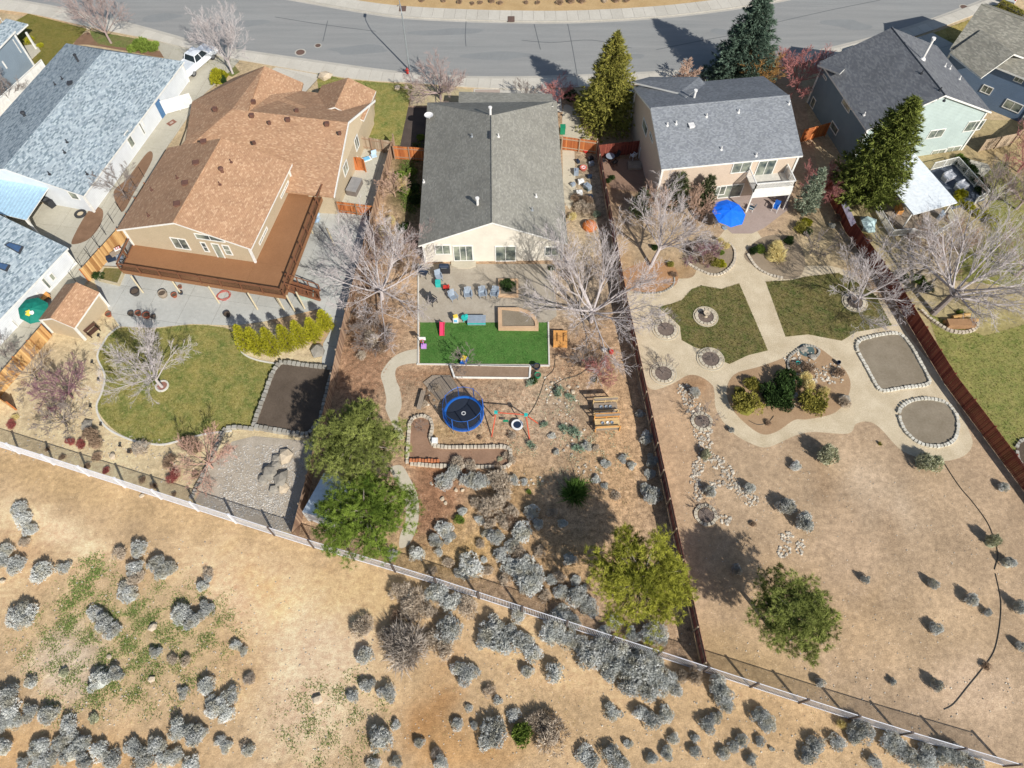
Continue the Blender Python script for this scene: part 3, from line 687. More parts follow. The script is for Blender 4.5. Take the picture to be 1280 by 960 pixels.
# front gables over the porch and the garage
def subgable(parent, A, R, B, back, ze, zr, roofm, wallm=None):
    """small gable: eave pixel A, ridge pixel R, eave pixel B, ridge meets the big roof at pixel back"""
    a, b_ = G(*A, ze), G(*B, ze); r = G(*R, zr); k = G(*back, zr); d = k - r; d.z = 0
    m = MB()
    for e in (a, b_): m.slab([e, e + d * 1.05, k + d * .05, r], .18, 0, 1)
    ro = m.build("gable_roof", [roofm, WHITE], parent)
    if wallm:
        m = MB(); i = d.normalized() * .3; x = (b_ - a) * .06
        m.slab([a + i + x - Vector((0, 0, .25)), a + d + x - Vector((0, 0, .25)), b_ + d - x - Vector((0, 0, .25)), b_ + i - x - Vector((0, 0, .25))], ze - .3); m.build("wall", wallm, parent)
    return ro
m = MB(); m.slab([p(-cb['ww'] * .55, -cb['wl'] - 2.2, 2.75), p(cb['ww'], -cb['wl'] - 1.6, 2.75), p(cb['ww'], -cb['wl'] + 1, 3.1), p(-cb['ww'] * .55, -cb['wl'] + 1, 3.1)], .2, 0, 1); m.build("porch_roof", [SH_OLIVE, WHITE], HC)
win(HC, cb, 'DC', (542.5, 306), (564, 317.5), 2, "two-pane window at the left end"); win(HC, cb, 'DC', (565.5, 307), (592, 325.5), 3, "sliding patio door with curtains", True)
win(HC, cb, 'DC', (618.5, 307.5), (645, 326), 2, None, True); win(HC, cb, 'DC', (681, 308), (698, 319), 2)
m = MB(); n_ = cb['pl']['DC'][1]
q = G(579, 331); m.slab([G(564, 328) + Vector((0, 0, .16)), G(564, 333) + Vector((0, 0, .16)), G(572, 336) + Vector((0, 0, .16)), G(587, 336) + Vector((0, 0, .16)), G(595, 333) + Vector((0, 0, .16)), G(595, 328) + Vector((0, 0, .16))], .16)
m.build("doorstep", WALKC, HC)
vents(HC, cb, [(590, 171, 's', 'p'), (623, 171, 'w', 'p'), (597, 256, 'w', 'f'), (613, 143, 'w', 'f'), (670, 246, 'w', 'p'), (665, 263, 's', 'p'), (530, 228, 'w', 'p')])
m = MB(); m.box(roofpt(cb, (613, 169)) + Vector((0, 0, .06)), (.3, 1.1, .15)); m.build("ridge_vent", VENTM['k'], HC)
m = MB(); q = G(536, 145, 3.3); m.tube([q - Vector((0, 0, .6)), q], .04, 6); m.lathe(q, [(.02, .0), (.3, .04), (.48, .14), (.5, .16), (.47, .16), (.3, .08), (.02, .03)], 18); m.build("satellite_dish", VENTM['w'], HC)
# --- the house with the tall deck
HB = thing("house", "tan stucco house with brown shingled roofs and a tall wooden deck round its rear", "house", G(280, 250))
STUC = rough_mat("tan_stucco", S(196, 178, 148), S(184, 166, 136), .5, 4, .8, .85, .01, 30)
DZ = 2.35
bb = block(HB, (207, 184), (365, 205), (314, 311), (148, 288), 4.75, 7.0, SH_BROWN, STUC, .45, .35)
def roofpoly(parent, faces, mat, th=.2):
    m = MB()
    for f in faces: m.slab([G(x, y, z) for x, y, z in f], th, 0, 0)
    return m.build("roof", [mat, WHITE], parent)
E_, R_ = 3.0, 4.9
roofpoly(HB, [
 [(376, 113.6, E_), (401, 116.7, E_), (467, 127, E_ - .05), (435, 153, R_), (312, 139, R_), (340, 118, E_ + .9)],            # street slope
 [(435, 153, R_), (417, 246, E_), (300, 233, E_), (200, 214, E_), (232, 175, E_ + .3), (290, 136.5, R_), (312, 139, R_)],   # rear slope
 [(330.5, 82.5, 4.4), (379, 103.5, E_), (376, 114.5, E_ - .1), (340, 122, 3.5), (309, 142, 4.6)],                                     # garage right slope
 [(330.5, 82.5, 4.4), (309, 140, 4.85), (290, 136.5, R_), (232, 175, E_ + .3), (240, 127, E_), (290, 98, E_)],
], SH_BROWN)
subgable(HB, (402, 107), (435, 97), (470, 113.6), (419, 132), E_ + .05, 4.35, SH_BROWN)
def prism(parent, pts, ztop, mat, base=0., name="wall"):
    m = MB(); m.slab([G(x, y, ztop) for x, y in pts], ztop - base); return m.build(name, mat, parent)
# walls under the front roofs (east gable up to the ridge)
def shr(pts, k): 
    cx = sum(p[0] for p in pts) / len(pts); cy = sum(p[1] for p in pts) / len(pts); return [(cx + (x - cx) * k, cy + (y - cy) * k) for x, y in pts]
zt = E_ - .25
e_f, e_b, e_r = G(463, 130, zt), G(414.5, 244, zt), G(431.5, 154.5, 4.6)
m = MB(); wv = [e_f, e_b, Vector((e_b.x, e_b.y, 0)), Vector((e_f.x, e_f.y, 0)), e_r]
inn = Vector((-2.5, .2, -.12))
m.add([*wv, *[v + inn for v in wv]], [(4, 0, 3, 2, 1), (1, 2, 7, 6), (0, 5, 8, 3), (0, 4, 9, 5), (4, 1, 6, 9)]); m.build("wall", STUC, HB)
prism(HB, [(244, 132), (290, 101), (330, 92), (374, 106), (372, 118), (425, 124), (400, 225), (215, 212)], 2.7, STUC)
prism(HB, [(404, 112), (435, 105), (464, 117), (461, 131), (404, 124)], 2.75, STUC)
ew = {'pl': {'E': ((e_f + e_b) / 2, (e_f - e_b).cross(Vector((0, 0, 1))).normalized(), (e_f - e_b).normalized())}}
if ew['pl']['E'][1].x < 0: ew['pl']['E'] = (ew['pl']['E'][0], -ew['pl']['E'][1], ew['pl']['E'][2])
win(HB, ew, 'E', (446, 167), (445.5, 190), 2); win(HB, ew, 'E', (432.5, 198.5), (431, 222), 2)
fe = MB(); fe.bar(G(469, 126, E_ - .12), G(436, 153.5, R_ - .1), .08, .24); fe.bar(G(436, 153.5, R_ - .1), G(418, 246.5, E_ - .12), .08, .24); fe.bar(G(418, 246.5, E_ - .1), G(398, 243, E_ - .1), .08, .2); fe.build('fascia_trim', WHITE, HB)
tr = MB(); tr.bar(G(463, 126, 3.05), e_r + Vector((.15, 0, .3)), .1, .22); tr.bar(e_b + Vector((.12, 0, .25)), e_r + Vector((.15, 0, .3)), .1, .22)
win(HB, bb, 'DC', (211.5, 296), (239.5, 312.5), 2, "two-pane window left of the deck door")
win(HB, bb, 'DC', (242, 291), (282, 303), 2, "wide transom window over the deck door")
win(HB, bb, 'DC', (249.5, 302), (263, 315), 1, None, False, WHITE, 2); win(HB, bb, 'DC', (263, 303.5), (284, 326), 1, "white glazed door out to the deck", True); win(HB, bb, 'DC', (276.5, 305.5), (292, 319), 1, None, False, WHITE, 2)
win(HB, bb, 'BC', (360, 226), (351, 248), 2); win(HB, bb, 'BC', (333, 283), (324.5, 307), 2)
vents(HB, bb, [(222, 256, 'b', 'b'), (232, 230, 'b', 'b'), (245.5, 204.5, 'b', 'b'), (186, 270, 'b', 'p'), (190, 238, 'b', 'p'), (222, 223, 'b', 'p'), (278, 215, 'b', 't'), (289, 203, 'b', 'p'), (275, 231, 'b', 'p'), (255, 178, 'b', 'b')])
for x, y, s in ((269, 137, .5), (360, 150, .5), (409, 155.5, .5), (315, 145, .5), (337, 154, .3), (318, 179, .3), (425, 167, .3), (317, 128, .5), (371, 139, .4)):
    m = MB(); zz = 5.0 if y > 140 else 4.6; q = G(x, y, zz); m.box(q + Vector((0, 0, .08)), (s * .85, s * .85, .36)); m.build("roof_vent", VENTM['b'], HB)
# the deck: floor, fascia, posts, rails, stairs
DECK = rough_mat("deck_stain", S(158, 114, 78), S(142, 100, 66), .4, 4, .8, .75, .01, 30)
DECKP = rough_mat("deck_rail_stain", S(138, 92, 64), S(116, 76, 52), .5, 4, .8, .7, .01)
IRON = plain("black_iron", S(42, 34, 32), .5, .3)
TANP = plain("tan_post_paint", S(196, 182, 150), .7)
dk = thing("deck", None, None); dk.parent = HB
OUT = [(154, 319), (364, 363), (402, 238)]                     # outer edge at floor height
def dn(p, z): return G(p[0], p[1], z)
# inner line: the house walls
P4 = bb['P']; ww, wl = bb['ww'], bb['wl']
in1, in2, in3 = P4(-ww, wl, DZ), P4(ww, wl, DZ), P4(ww, -wl + .5, DZ)
def onfloor(u, v): return P4(u, v, DZ)
D1, D2 = 3.5, 4.2
A1, A2, A3 = onfloor(-ww + .3, wl + D1 - .2), onfloor(ww + D2, wl + D1), onfloor(ww + D2 - .6, -wl + .6)
# the floor is laid in boards, too fine to pick apart, in three sections
for nm, q in (("floor", [in1 + bb['e1'] * 0, in2, onfloor(ww, wl + D1), A1]), ("floor", [in2, onfloor(ww + D2, wl), A2, onfloor(ww, wl + D1)]), ("floor", [onfloor(ww, wl), in3, A3, onfloor(ww + D2 - .08, wl)])):
    m = MB(); cc = sum(q, Vector()) / 4; m.slab([v + (cc - v).normalized() * .01 for v in q], .14); m.build(nm, DECK, dk)
m = MB()
for a, c in ((A1, A2), (A2, A3), (A1, in1)): m.bar(a - Vector((0, 0, .2)), c - Vector((0, 0, .2)), .07, .42)
m.build("fascia", DECK, dk)
def railing(parent, a, c, h=1.0, step=2.1, fill=True, wood=DECKP, z=None):
    d = c - a; n = max(1, round(d.length / step)); m = MB()
    for i in range(n + 1): m = MB(); m.box(a + d * i / n + Vector((0, 0, h / 2)), (.12, .12, h + .06), math.atan2(d.y, d.x)); m.build("rail_post", wood, parent)
    m = MB(); m.bar(a + Vector((0, 0, h)), c + Vector((0, 0, h)), .14, .05); m.build("top_rail", wood, parent)
    m = MB(); m.bar(a + Vector((0, 0, .12)), c + Vector((0, 0, .12)), .05, .06); m.build("bottom_rail", wood, parent)
    if fill:
        m = MB(); k = int(d.length / .13)
        for i in range(k): m.box(a + d * (i + .5) / k + Vector((0, 0, h / 2 + .05)), (.02, .02, h - .15))
        m.build("balusters", IRON, parent, "stuff")
railing(dk, A1, A2); railing(dk, A2, A3); railing(dk, A1, in1)
for x, y in ((179, 366), (226, 367), (274, 379), (322, 387), (355, 387), (369, 390), (381, 386), (391, 292), (418, 307), (352, 384)):
    g = G(x, y); fl = g + Vector((-.35, .35, 0)); m = MB(); m.tube([Vector((g.x, g.y, 0)), Vector((fl.x, fl.y, DZ - .14))], .1, 4); m.build("post", TANP, dk)
# stairs down to the patio from the corner of the deck
st = G(400, 330, 0); s0 = onfloor(ww + D2, wl + D1 - .9); dirn = Vector((st.x - s0.x, st.y - s0.y, 0)); 
dirn = (bb['e1'] + Vector((0, .35, 0))).normalized(); side = Vector((-dirn.y, dirn.x, 0))
for i in range(9):
    m = MB(); m.obox(s0 + dirn * (.28 * i) - side * .1 - Vector((0, 0, .24 * (i + 1))), dirn * .3, side * 1.2, (0, 0, .05)); m.build("stair_tread", DECKP, dk)
for sgn in (-.1, 1.1):
    m = MB(); q0 = s0 + side * sgn; q1 = q0 + dirn * 2.6 - Vector((0, 0, 2.2)); m.bar(q0 - Vector((0, 0, .15)), q1 - Vector((0, 0, .05)), .05, .28)
    m.bar(q0 + Vector((0, 0, .95)), q1 + Vector((0, 0, .95)), .1, .05)
    for k in (0, .33, .66, 1): c_ = q0.lerp(q1, k); m.bar(c_, c_ + Vector((0, 0, .95)), .09, .09)
    m.build("stair_rail", DECKP, dk)
# --- tan two-storey house
HT = thing("house", "tan two-storey house with slate-grey roof and white balcony", "house", G(910, 170))
TAN2 = rough_mat("rosy_tan_siding", S(212, 192, 170), S(198, 178, 156), .5, 4, .8, .8, .008)
tb = block(HT, (788.5, 103.5), (828, 212), (1003, 194.4), (958, 101), 5.3, 7.6, SH_SLATE, TAN2, .35, .25)
win(HT, tb, 'BC', (917, 203.5), (936, 214.5), 2, "small upper window left of the balcony door")
win(HT, tb, 'BC', (949, 201), (963, 221.5), 2, "tall sliding door onto the balcony", True)
win(HT, tb, 'BC', (901, 232), (925, 245), 2, "ground-floor sliding door by the blue umbrella", True); win(HT, tb, 'BC', (896, 233), (905, 243), 1)
win(HT, tb, 'AB', (805, 146), (808, 172), 1, "upper window in the shaded left wall"); win(HT, tb, 'AB', (813, 164), (816, 180), 1)
win(HT, tb, 'AB', (801, 184), (796, 212), 1, "sliding door onto the small side step", True)
vents(HT, tb, [(834, 157, 'w', 'p'), (845, 155, 'w', 'p'), (864, 158, 'w', 'b'), (883, 146, 'w', 'p'), (923, 140.5, 'w', 'p'), (986, 130, 'w', 'p'), (901.5, 187, 'w', 'p'), (945, 195, 'w', 'p'), (867.5, 122, 'w', 'f')])
m = MB()
m.slab([G(789, 102, 5.45), G(849, 116, 6.6), G(874, 96, 5.5), G(812, 96, 5.0)], .2, 0, 1); m.slab([G(849, 116, 6.6), G(857, 122, 6.9), G(882, 105, 5.6), G(874, 96, 5.5)], .2, 0, 1)
m.build("gable_roof", [SH_SLATE, WHITE], HT)
# balcony
bal = thing("balcony", None, None); bal.parent = HT
zr_, zf = 4.0, 2.9
c1, c2 = G(946, 230, zr_), G(994.7, 226, zr_); nb = tb['pl']['BC'][1]; pw = tb['pl']['BC'][0]
w1 = c1 - nb * (c1 - pw).dot(nb); w2 = c2 - nb * (c2 - pw).dot(nb)
dz = Vector((0, 0, zf - zr_))
m = MB(); m.slab([w1 + dz, c1 + dz, c2 + dz, w2 + dz], .2); m.build("floor", plain("balcony_floor", S(206, 202, 190), .8), bal)
for a, c, nm in ((w1, c1, 0), (c1, c2, 1), (c2, w2, 0)):
    m = MB(); m.bar(a, c, .12, .08); m.build("top_rail", WHITE, bal)
    for q in (a, c): m = MB(); m.bar(q - Vector((0, 0, 1.1)), q, .11, .11); m.build("rail_post", WHITE, bal)
    if nm:
        m = MB(); d = c - a; k = int(d.length / .16)
        for i in range(k):
            for s in (0, 1):
                q = a + d * (i / k); q2 = a + d * min(1, (i + 2) / k); z0, z1 = (-.1, -.6) if s else (-.6, -.1)
                m.bar(q + Vector((0, 0, z0)), q2 + Vector((0, 0, z1)), .02, .035)
        m.build("lattice", WHITE, bal, "stuff")
        m = MB(); m.obox(a + Vector((0, 0, -1.9)) + nb * .02, d, nb * .04, (0, 0, 1.28)); m.build("front_panel", WHITE, bal)
    else:
        m = MB(); d = c - a; k = int(d.length / .16)
        for i in range(k): q = a + d * ((i + .5) / k); m.bar(q + Vector((0, 0, -1)), q, .04, .04)
        m.build("balusters", WHITE, bal, "stuff")
for q in (c1, c2): m = MB(); m.bar(Vector((q.x, q.y, 0)), q - Vector((0, 0, 1.1)), .13, .13); m.build("post", WHITE, bal)
# --- charcoal and green two-storey house
HG = thing("house", "two-storey house with charcoal roof, grey-blue side and pale green rear gable", "house", G(1140, 130))
SLB = siding("greyblue_siding", S(124, 144, 156)); PGR = siding("pale_green_siding", S(190, 206, 200))
gb = block(HG, (1022.5, 82), (1162.5, 54), (1250, 144), (1086, 157), 5.3, 8.5, SH_DARK, SLB, .35, .3)
p0, n_, h_ = gb['pl']['DC']; m = MB(); P = gb['P']; ww, wl = gb['ww'], gb['wl'] + .01
m.add([P(-ww + .1, wl, 0), P(ww - .1, wl, 0), P(ww - .1, wl, gb['zt']), P(0, wl, gb['zt'] + gb['slope'] * (ww - .1)), P(-ww + .1, wl, gb['zt'])], [(4, 3, 2, 1, 0)]); m.build("rear_wall_cladding", PGR, HG)
win(HG, gb, 'DC', (1163.5, 163), (1176, 171), 2, "small upper window, left of the rear gable"); win(HG, gb, 'DC', (1211, 152), (1224, 162), 2)
win(HG, gb, 'DC', (1166, 188), (1177, 195.5), 2, None, True); win(HG, gb, 'DC', (1185, 184), (1195.5, 192), 2, None, True)
for tl, br in (((1030, 92), (1028, 101)), ((1055, 122), (1056, 142)), ((1041, 150), (1040, 170)), ((1017, 120), (1011, 137))):
    win(HG, gb, 'DA', (tl[0], tl[1]), (br[0] + 5, br[1]), 1)
vents(HG, gb, [(1181, 83, 'w', 'p'), (1187, 86, 'w', 'p'), (1199, 99, 'w', 'p'), (1152, 92, 'k', 'p'), (1175, 113, 'k', 'p'), (1180, 126, 'k', 'p'), (1080, 144, 'w', 'p')])
m = MB(); q = roofpt(gb, (1153, 74)); m.cyl(q - Vector((0, 0, .2)), .14, 2.6, 10); m.cyl(q + Vector((0, 0, 2.3)), .22, .2, 10); m.lathe(q, [(.35, -.1), (.3, .1), (.14, .25)], 10); m.build("chimney_pipe", VENTM['w'], HG)
m = MB(); m.slab([G(1022, 81, 5.45), G(1046, 75.5, 5.45), G(1060, 82, 5.9), G(1050, 92, 6.2)], .18, 0, 1); m.build("gable_roof", [SH_DARK, WHITE], HG)
prism(HG, [(1160, 60), (1172, 66), (1176, 82), (1166, 78)], 2.6, SLB)
# --- the blue house at the right edge
HR = thing("house", "blue house with weathered brown-grey roof at the right edge of the picture", "house", G(1290, 130))
BLUE = siding("blue_siding", S(110, 132, 158))
rb = block(HR, (1186, 66), (1224, 12), (1360, 40), (1312, 104), 5.0, 7.6, SH_TAN, BLUE, .35, .3)
# ridge runs along the long side: windows in the wall that faces the camera (DA)
for tl, br in (((1271, 93), (1274, 105)), ((1259, 123), (1270, 142)), ((1230, 105), (1234, 119))): win(HR, rb, 'DA', tl, (br[0] + 3, br[1]), 2)
subgable(HR, (1187, 66), (1227, 37), (1256, 48), (1266, 66), 5.1, 6.6, SH_TAN)
m = MB(); m.cyl(roofpt(rb, (1180, 75)), .06, .1, 6)
# --- pale grey roofed house at the left, and its patio cover
HL = thing("house", "long white house with speckled pale grey roof at the left", "house", G(110, 160))
WHT = siding("white_siding", S(234, 238, 240))
lb = block(HL, (91, 54), (236, 79), (98, 242), (-72, 215), 2.65, 4.7, SH_GREY, WHT, .35, .25, hip=(.35, 0))
for tl, br in (((159, 162), (164.5, 186)), ((173, 150), (180, 169)), ((164, 158), (167, 166)), ((177, 150), (180, 158))):
    win(HL, lb, 'BC', tl, (br[0], br[1]), 1)
win(HL, lb, 'DC', (83, 238), (101, 250), 1)
p0, n_, h_ = lb['pl']['BC']; q1, q2 = onplane((197, 137), p0, n_), onplane((208, 152), p0, n_)
m = MB(); m.obox(Vector((q1.x, q1.y, .02)) + n_ * .02, h_ * -.95, (0, 0, 2.05), n_ * .05); m.build("door", plain("blue_door", S(70, 116, 160), .5), HL)
vents(HL, lb, [(98, 77, 'k', 'f'), (88, 105, 'k', 'b'), (78, 99, 'k', 'p'), (69, 106, 'k', 'p'), (31, 145, 'k', 't'), (84, 178, 'k', 'p'), (81, 191, 'k', 'p'), (62, 218, 'k', 'p'), (109, 218, 'k', 'p')])
PC = thing("patio_cover", "pale blue ribbed metal patio cover on white posts behind the long white house", "patio cover", G(20, 250))
m = MB(); BLM = plain("pale_blue_metal", S(182, 214, 232), .45, .1)
c = [G(-80, 178, 2.75), G(65, 228, 2.6), G(33, 275, 2.5), G(-112, 240, 2.6)]
m.slab(c, .1, 0, 1); o = m.build("roof_sheet", [BLM, WHITE], PC)
for i in range(1, 36):
    t = i / 36; m = MB(); m.bar(c[0].lerp(c[1], t) + Vector((0, 0, .02)), c[3].lerp(c[2], t) + Vector((0, 0, .02)), .06, .05); m.build("rib", BLM, PC)
for x, y in ((88, 262), (50, 302), (16, 290), (46, 293)):
    m = MB(); g = G(x, y); tq = [G(63, 229, 2.5), G(33, 274, 2.4), G(2, 266, 2.4), G(30, 272, 2.4)][((88, 262), (50, 302), (16, 290), (46, 293)).index((x, y))]; m.bar(Vector((tq.x, tq.y, 0)), tq - Vector((0, 0, .02)), .14, .14); m.build("post", WHITE, PC)
# --- white house at the lower left, skylights
HS = thing("house", "white house with pale grey roof and two skylights, left edge", "house", G(0, 350))
sb = block(HS, (-100, 247), (80, 305), (-20, 431), (-205, 350), 2.35, 4.6, SH_GREY, WHT, .3, .25)
win(HS, sb, 'BC', (15, 399), (24, 412), 1, "dark blue door panel behind the green umbrella", True)
for tl, br in (((64, 340), (62, 352)), ((54, 346), (57, 362)), ((46, 365), (49, 376)), ((39, 376), (45, 381))): win(HS, sb, 'BC', tl, (br[0] + 4, br[1]), 1)
for q in (((6, 307), (12, 303.5), (30, 309), (25, 318)), ((-14, 331), (-8, 327), (13.5, 332), (9, 340))):
    n1 = (sb['e1'] * sb['slope'] + Vector((0, 0, 1))).normalized(); pts = [onplane(x, sb['P'](0, 0, sb['zr']), n1) for x in q]
    r_ = thing("skylight", None, None); r_.parent = HS; m = MB(); m.slab([v + Vector((0, 0, .12)) for v in pts], .2); m.build("frame", VENTM['k'], r_)
    cc = sum(pts, Vector()) / 4; m = MB(); m.slab([v.lerp(cc, .2) + Vector((0, 0, .15)) for v in pts], .05); m.build("pane", plain("skylight_glass", S(70, 96, 130), .1), r_)
# --- blue-grey house, top left corner
HTL = thing("house", "blue-grey house with white porch posts, top left corner", "house", G(-10, 50))
GB = siding("bluegrey_siding", S(142, 158, 170))
tl = block(HTL, (-110, 20), (16, 38), (-25, 88), (-150, 70), 4.6, 7, SH_GREY, GB, .3, .2)
win(HTL, tl, 'BC', (16, 49), (26, 66), 1, None, False, WHITE, 2); win(HTL, tl, 'BC', (3, 76), (8, 86), 1); win(HTL, tl, 'BC', (0, 22), (3, 28), 1)
m = MB(); m.slab([G(7.5, 23, 2.9), G(34.7, 30, 2.55), G(18, 45, 2.55), G(-8, 38, 2.9)], .18, 0, 1); m.build("porch_roof", [SH_GREY, WHITE], HTL)
for x, y in ((46, 62), (33, 68)):
    g = G(x, y); m = MB(); m.bar(g, g + Vector((0, 0, 2.35)), .2, .2); m.build("porch_post", WHITE, HTL)
m = MB(); m.slab([G(20, 60) + Vector((0, 0, .15)), G(46, 56) + Vector((0, 0, .15)), G(51, 64) + Vector((0, 0, .15)), G(36, 78) + Vector((0, 0, .15))], .15); m.build("porch_floor", CONC3, HTL)
# --- garden sheds
SHB = thing("garden_shed", "tan garden shed with brown shingled roof in the corner by the fence", "shed", G(90, 400))
shb = block(SHB, (80, 355), (122.5, 365.6), (95, 410), (49, 400.6), 2.1, 3.0, SH_BROWN, STUC, .12, .1)
SHP = thing("playhouse_shed", "pale blue-white shed roof half hidden under the pine beside the fence", "shed", G(410, 640))
block(SHP, (397, 594), (436, 597), (424, 664), (386, 637), 2.0, 2.45, plain("pale_blue_roof", S(206, 218, 226), .5), WHT, .1, .08)
# --- white pavilion, railed deck and hedge behind the red fence
PV = thing("patio_canopy", "flat white patio canopy on posts behind the green house", "canopy", G(1150, 250))
m = MB(); c = [G(1142, 190, 2.9), G(1197, 253, 2.7), G(1142, 268, 2.7), G(1092, 206, 2.9)]; m.slab(c, .14); m.build("roof_panel", plain("white_metal_roof", S(232, 238, 240), .5), PV)
for a, t in ((c[1], .1), (c[2], .1), (c[1], .5), (c[0], .1), (c[3], .1)):
    q = a.lerp(sum(c, Vector()) / 4, t); m = MB(); m.bar(Vector((q.x, q.y, 0)), q - Vector((0, 0, .15)), .13, .13); m.build("post", WHITE, PV)
def whitefence(name, lab, pts, h, fill=True, step=1.8, mat=None, cat="railing"):
    r = thing(name, lab, cat, G(*pts[0])); mat = mat or WHITE
    for a, c_ in zip(pts, pts[1:]):
        A, B_ = G(*a), G(*c_); d = B_ - A; n = max(1, round(d.length / step))
        for i in range(n + 1): m = MB(); m.box(A + d * i / n + Vector((0, 0, h / 2)), (.1, .1, h + .05), math.atan2(d.y, d.x)); m.build("post", mat, r)
        for z in (.15, h): m = MB(); m.bar(A + Vector((0, 0, z)), B_ + Vector((0, 0, z)), .07, .07); m.build("rail", mat, r)
        if fill:
            m = MB(); k = int(d.length / .14)
            for i in range(k): m.box(A + d * (i + .5) / k + Vector((0, 0, h / 2)), (.04, .04, h - .1), math.atan2(d.y, d.x))
            m.build("balusters", mat, r, "stuff")
    at0(r); return r
for r in (HC, HB, HT, HG, HR, HL, PC, HS, HTL, SHB, SHP, PV): at0(r)
whitefence("deck_railing", "white railing of the raised deck right of the red fence", [(1092, 262), (1112, 296), (1138, 294)], 1.0)
whitefence("deck_railing", "white railing in front of the canopy, below its near corner", [(1135, 295), (1162, 300), (1190, 282), (1182, 268)], 1.0)
whitefence("pen_fence", "white-framed wire pen round the grey furniture beside the dark hedge", [(1163, 213), (1192, 206), (1230, 248), (1216, 256)], 1.1, True, 1.8)
whitefence("vinyl_fence", "white vinyl privacy fence between the two top-left houses", [(62, 92), (-30, 178)], 1.9, False, 2.2, None, "fence")
whitefence("vinyl_fence", "short white vinyl gate fence between the white house and the brown-roofed house", [(208, 143), (243, 133)], 1.8, False, 1.8, None, "fence")

for nm, p_, q_ in (("vinyl_fence", (62, 92), (-30, 178)), ("vinyl_fence.001", (208, 143), (243, 133))):
    r = bpy.data.objects[nm]; A, B_ = G(*p_), G(*q_); m = MB(); d = (B_ - A); k = int(d.length / .16)
    for i in range(k): m.obox(A + d * i / k + Vector((0, 0, .1)), d * (.94 / k), d.normalized().cross(Vector((0, 0, 1))) * .03, (0, 0, 1.68))
    o = m.build("boards", WHITE, r, "stuff"); o.location = -Vector(r.location)
# ================================================================== LABELS BY LANDMARK
LM = [(580, 512, "blue trampoline"), (913, 264, "blue umbrella"), (605, 430, "artificial turf"), (975, 485, "dark green round shrub"), (1115, 453, "rectangular stone bed"), (1160, 530, "oval stone bed"),
      (455, 610, "pair of big pines"), (800, 715, "yellow-green pine"), (985, 755, "lone pine in the bare yard"), (90, 390, "tan garden shed"), (280, 270, "house with the deck"), (365, 500, "dark walled bed"),
      (345, 590, "grey boulders"), (200, 470, "big bare tree on the lawn"), (140, 30, "top-left lawn"), (1150, 240, "white canopy"), (877, 835, "lower end of the wooden fence"), (720, 618, "spiky yucca"),
      (507, 808, "big dry twiggy bush"), (652, 917, "bright green bush"), (395, 872, "pale rock on the slope"), (120, 790, "patch of green weeds"), (590, 570, "L-shaped stone bed"), (757, 510, "wooden toy kitchens"),
      (1150, 900, "right part of the steel fence"), (300, 655, "left part of the steel fence"), (0, 955, "bottom left corner"), (1279, 700, "right edge"), (820, 850, "sagebrush thicket"), (553, 900, "orange earth mound"),
      (0, 640, "left edge"), (700, 955, "bottom edge"), (870, 600, "dry creek of river stones"), (740, 395, "big bare tree by the fence"), (480, 360, "big bare tree by the brown-roofed house"), (1070, 378, "bare tree in the green lawn"),
      (690, 10, "far kerb"), (210, 915, "lower left slope")]
ORD = ["nearest", "second nearest", "third nearest", "fourth nearest", "fifth nearest", "sixth nearest", "seventh nearest", "eighth nearest", "ninth nearest", "tenth nearest", "eleventh nearest", "twelfth nearest", "thirteenth nearest", "fourteenth nearest", "fifteenth nearest"]
PENDING = []
def later(o, desc, x, y): PENDING.append((o, desc, x, y))
def write_labels():
    g = {}
    for o, d, x, y in PENDING:
        lx, ly, ln = min(LM, key=lambda l: (l[0] - x) ** 2 + (l[1] - y) ** 2); dx, dy = x - lx, y - ly
        w_ = ("right of" if dx > 0 else "left of") if abs(dx) > abs(dy) else ("below" if dy > 0 else "above")
        g.setdefault((d, w_, ln), []).append((math.hypot(dx, dy), o))
    for (d, w_, ln), lst in g.items():
        lst.sort(key=lambda t: t[0])
        for i, (_, o) in enumerate(lst):
            o["label"] = f"{d} {w_} the {ln}" if len(lst) == 1 else f"{ORD[min(i, 14)]} {d} {w_} the {ln}"
# ================================================================== FENCES
def board_mat(name, a, b_): return tinted(name, a, b_, .85, .25, 5)
def wood_fence(label, pts, h, mat, postm=None, panel=2.4, bw=.15, rails=1, step_h=0., name="wooden_fence"):
    root = thing(name, label, "fence", G(*pts[0])); postm = postm or mat
    for a, c_ in zip(pts, pts[1:]):
        A, B_ = G(*a), G(*c_); d = B_ - A; L = d.length; n = max(1, round(L / panel)); u = d / L; s = Vector((-u.y, u.x, 0)); rz = math.atan2(u.y, u.x)
        for i in range(n):
            q0 = A + u * L * i / n; pl = L / n; m = MB(); k = max(2, int(pl / bw)); hh = h + rnd.uniform(-.03, .03) - step_h * i
            for j in range(k):
                c = q0 + u * (j + .5) * pl / k + s * rails * .04
                m.box(c + Vector((0, 0, .04 + (hh - .04) / 2)) + s * rnd.uniform(-.008, .008), (pl / k - .012, .022, hh - .04 + rnd.uniform(-.02, .02)), rz + rnd.uniform(-.02, .02), 0, min(1, max(0, rnd.gauss(.5, .42))))
            m.build("boards", mat, root, "stuff")
            for z in (.35, hh - .3): m = MB(); m.bar(q0 + Vector((0, 0, z)), q0 + u * pl + Vector((0, 0, z)), .045, .09); m.build("rail", postm, root)
            m = MB(); m.box(q0 + Vector((0, 0, (hh + .04) / 2)) - s * rails * .05, (.1, .1, hh + .04), rz); m.build("post", postm, root)
        m = MB(); m.box(B_ + Vector((0, 0, (h + .04) / 2)) - s * rails * .05, (.1, .1, h + .04), rz); m.build("post", postm, root)
    at0(root); return root
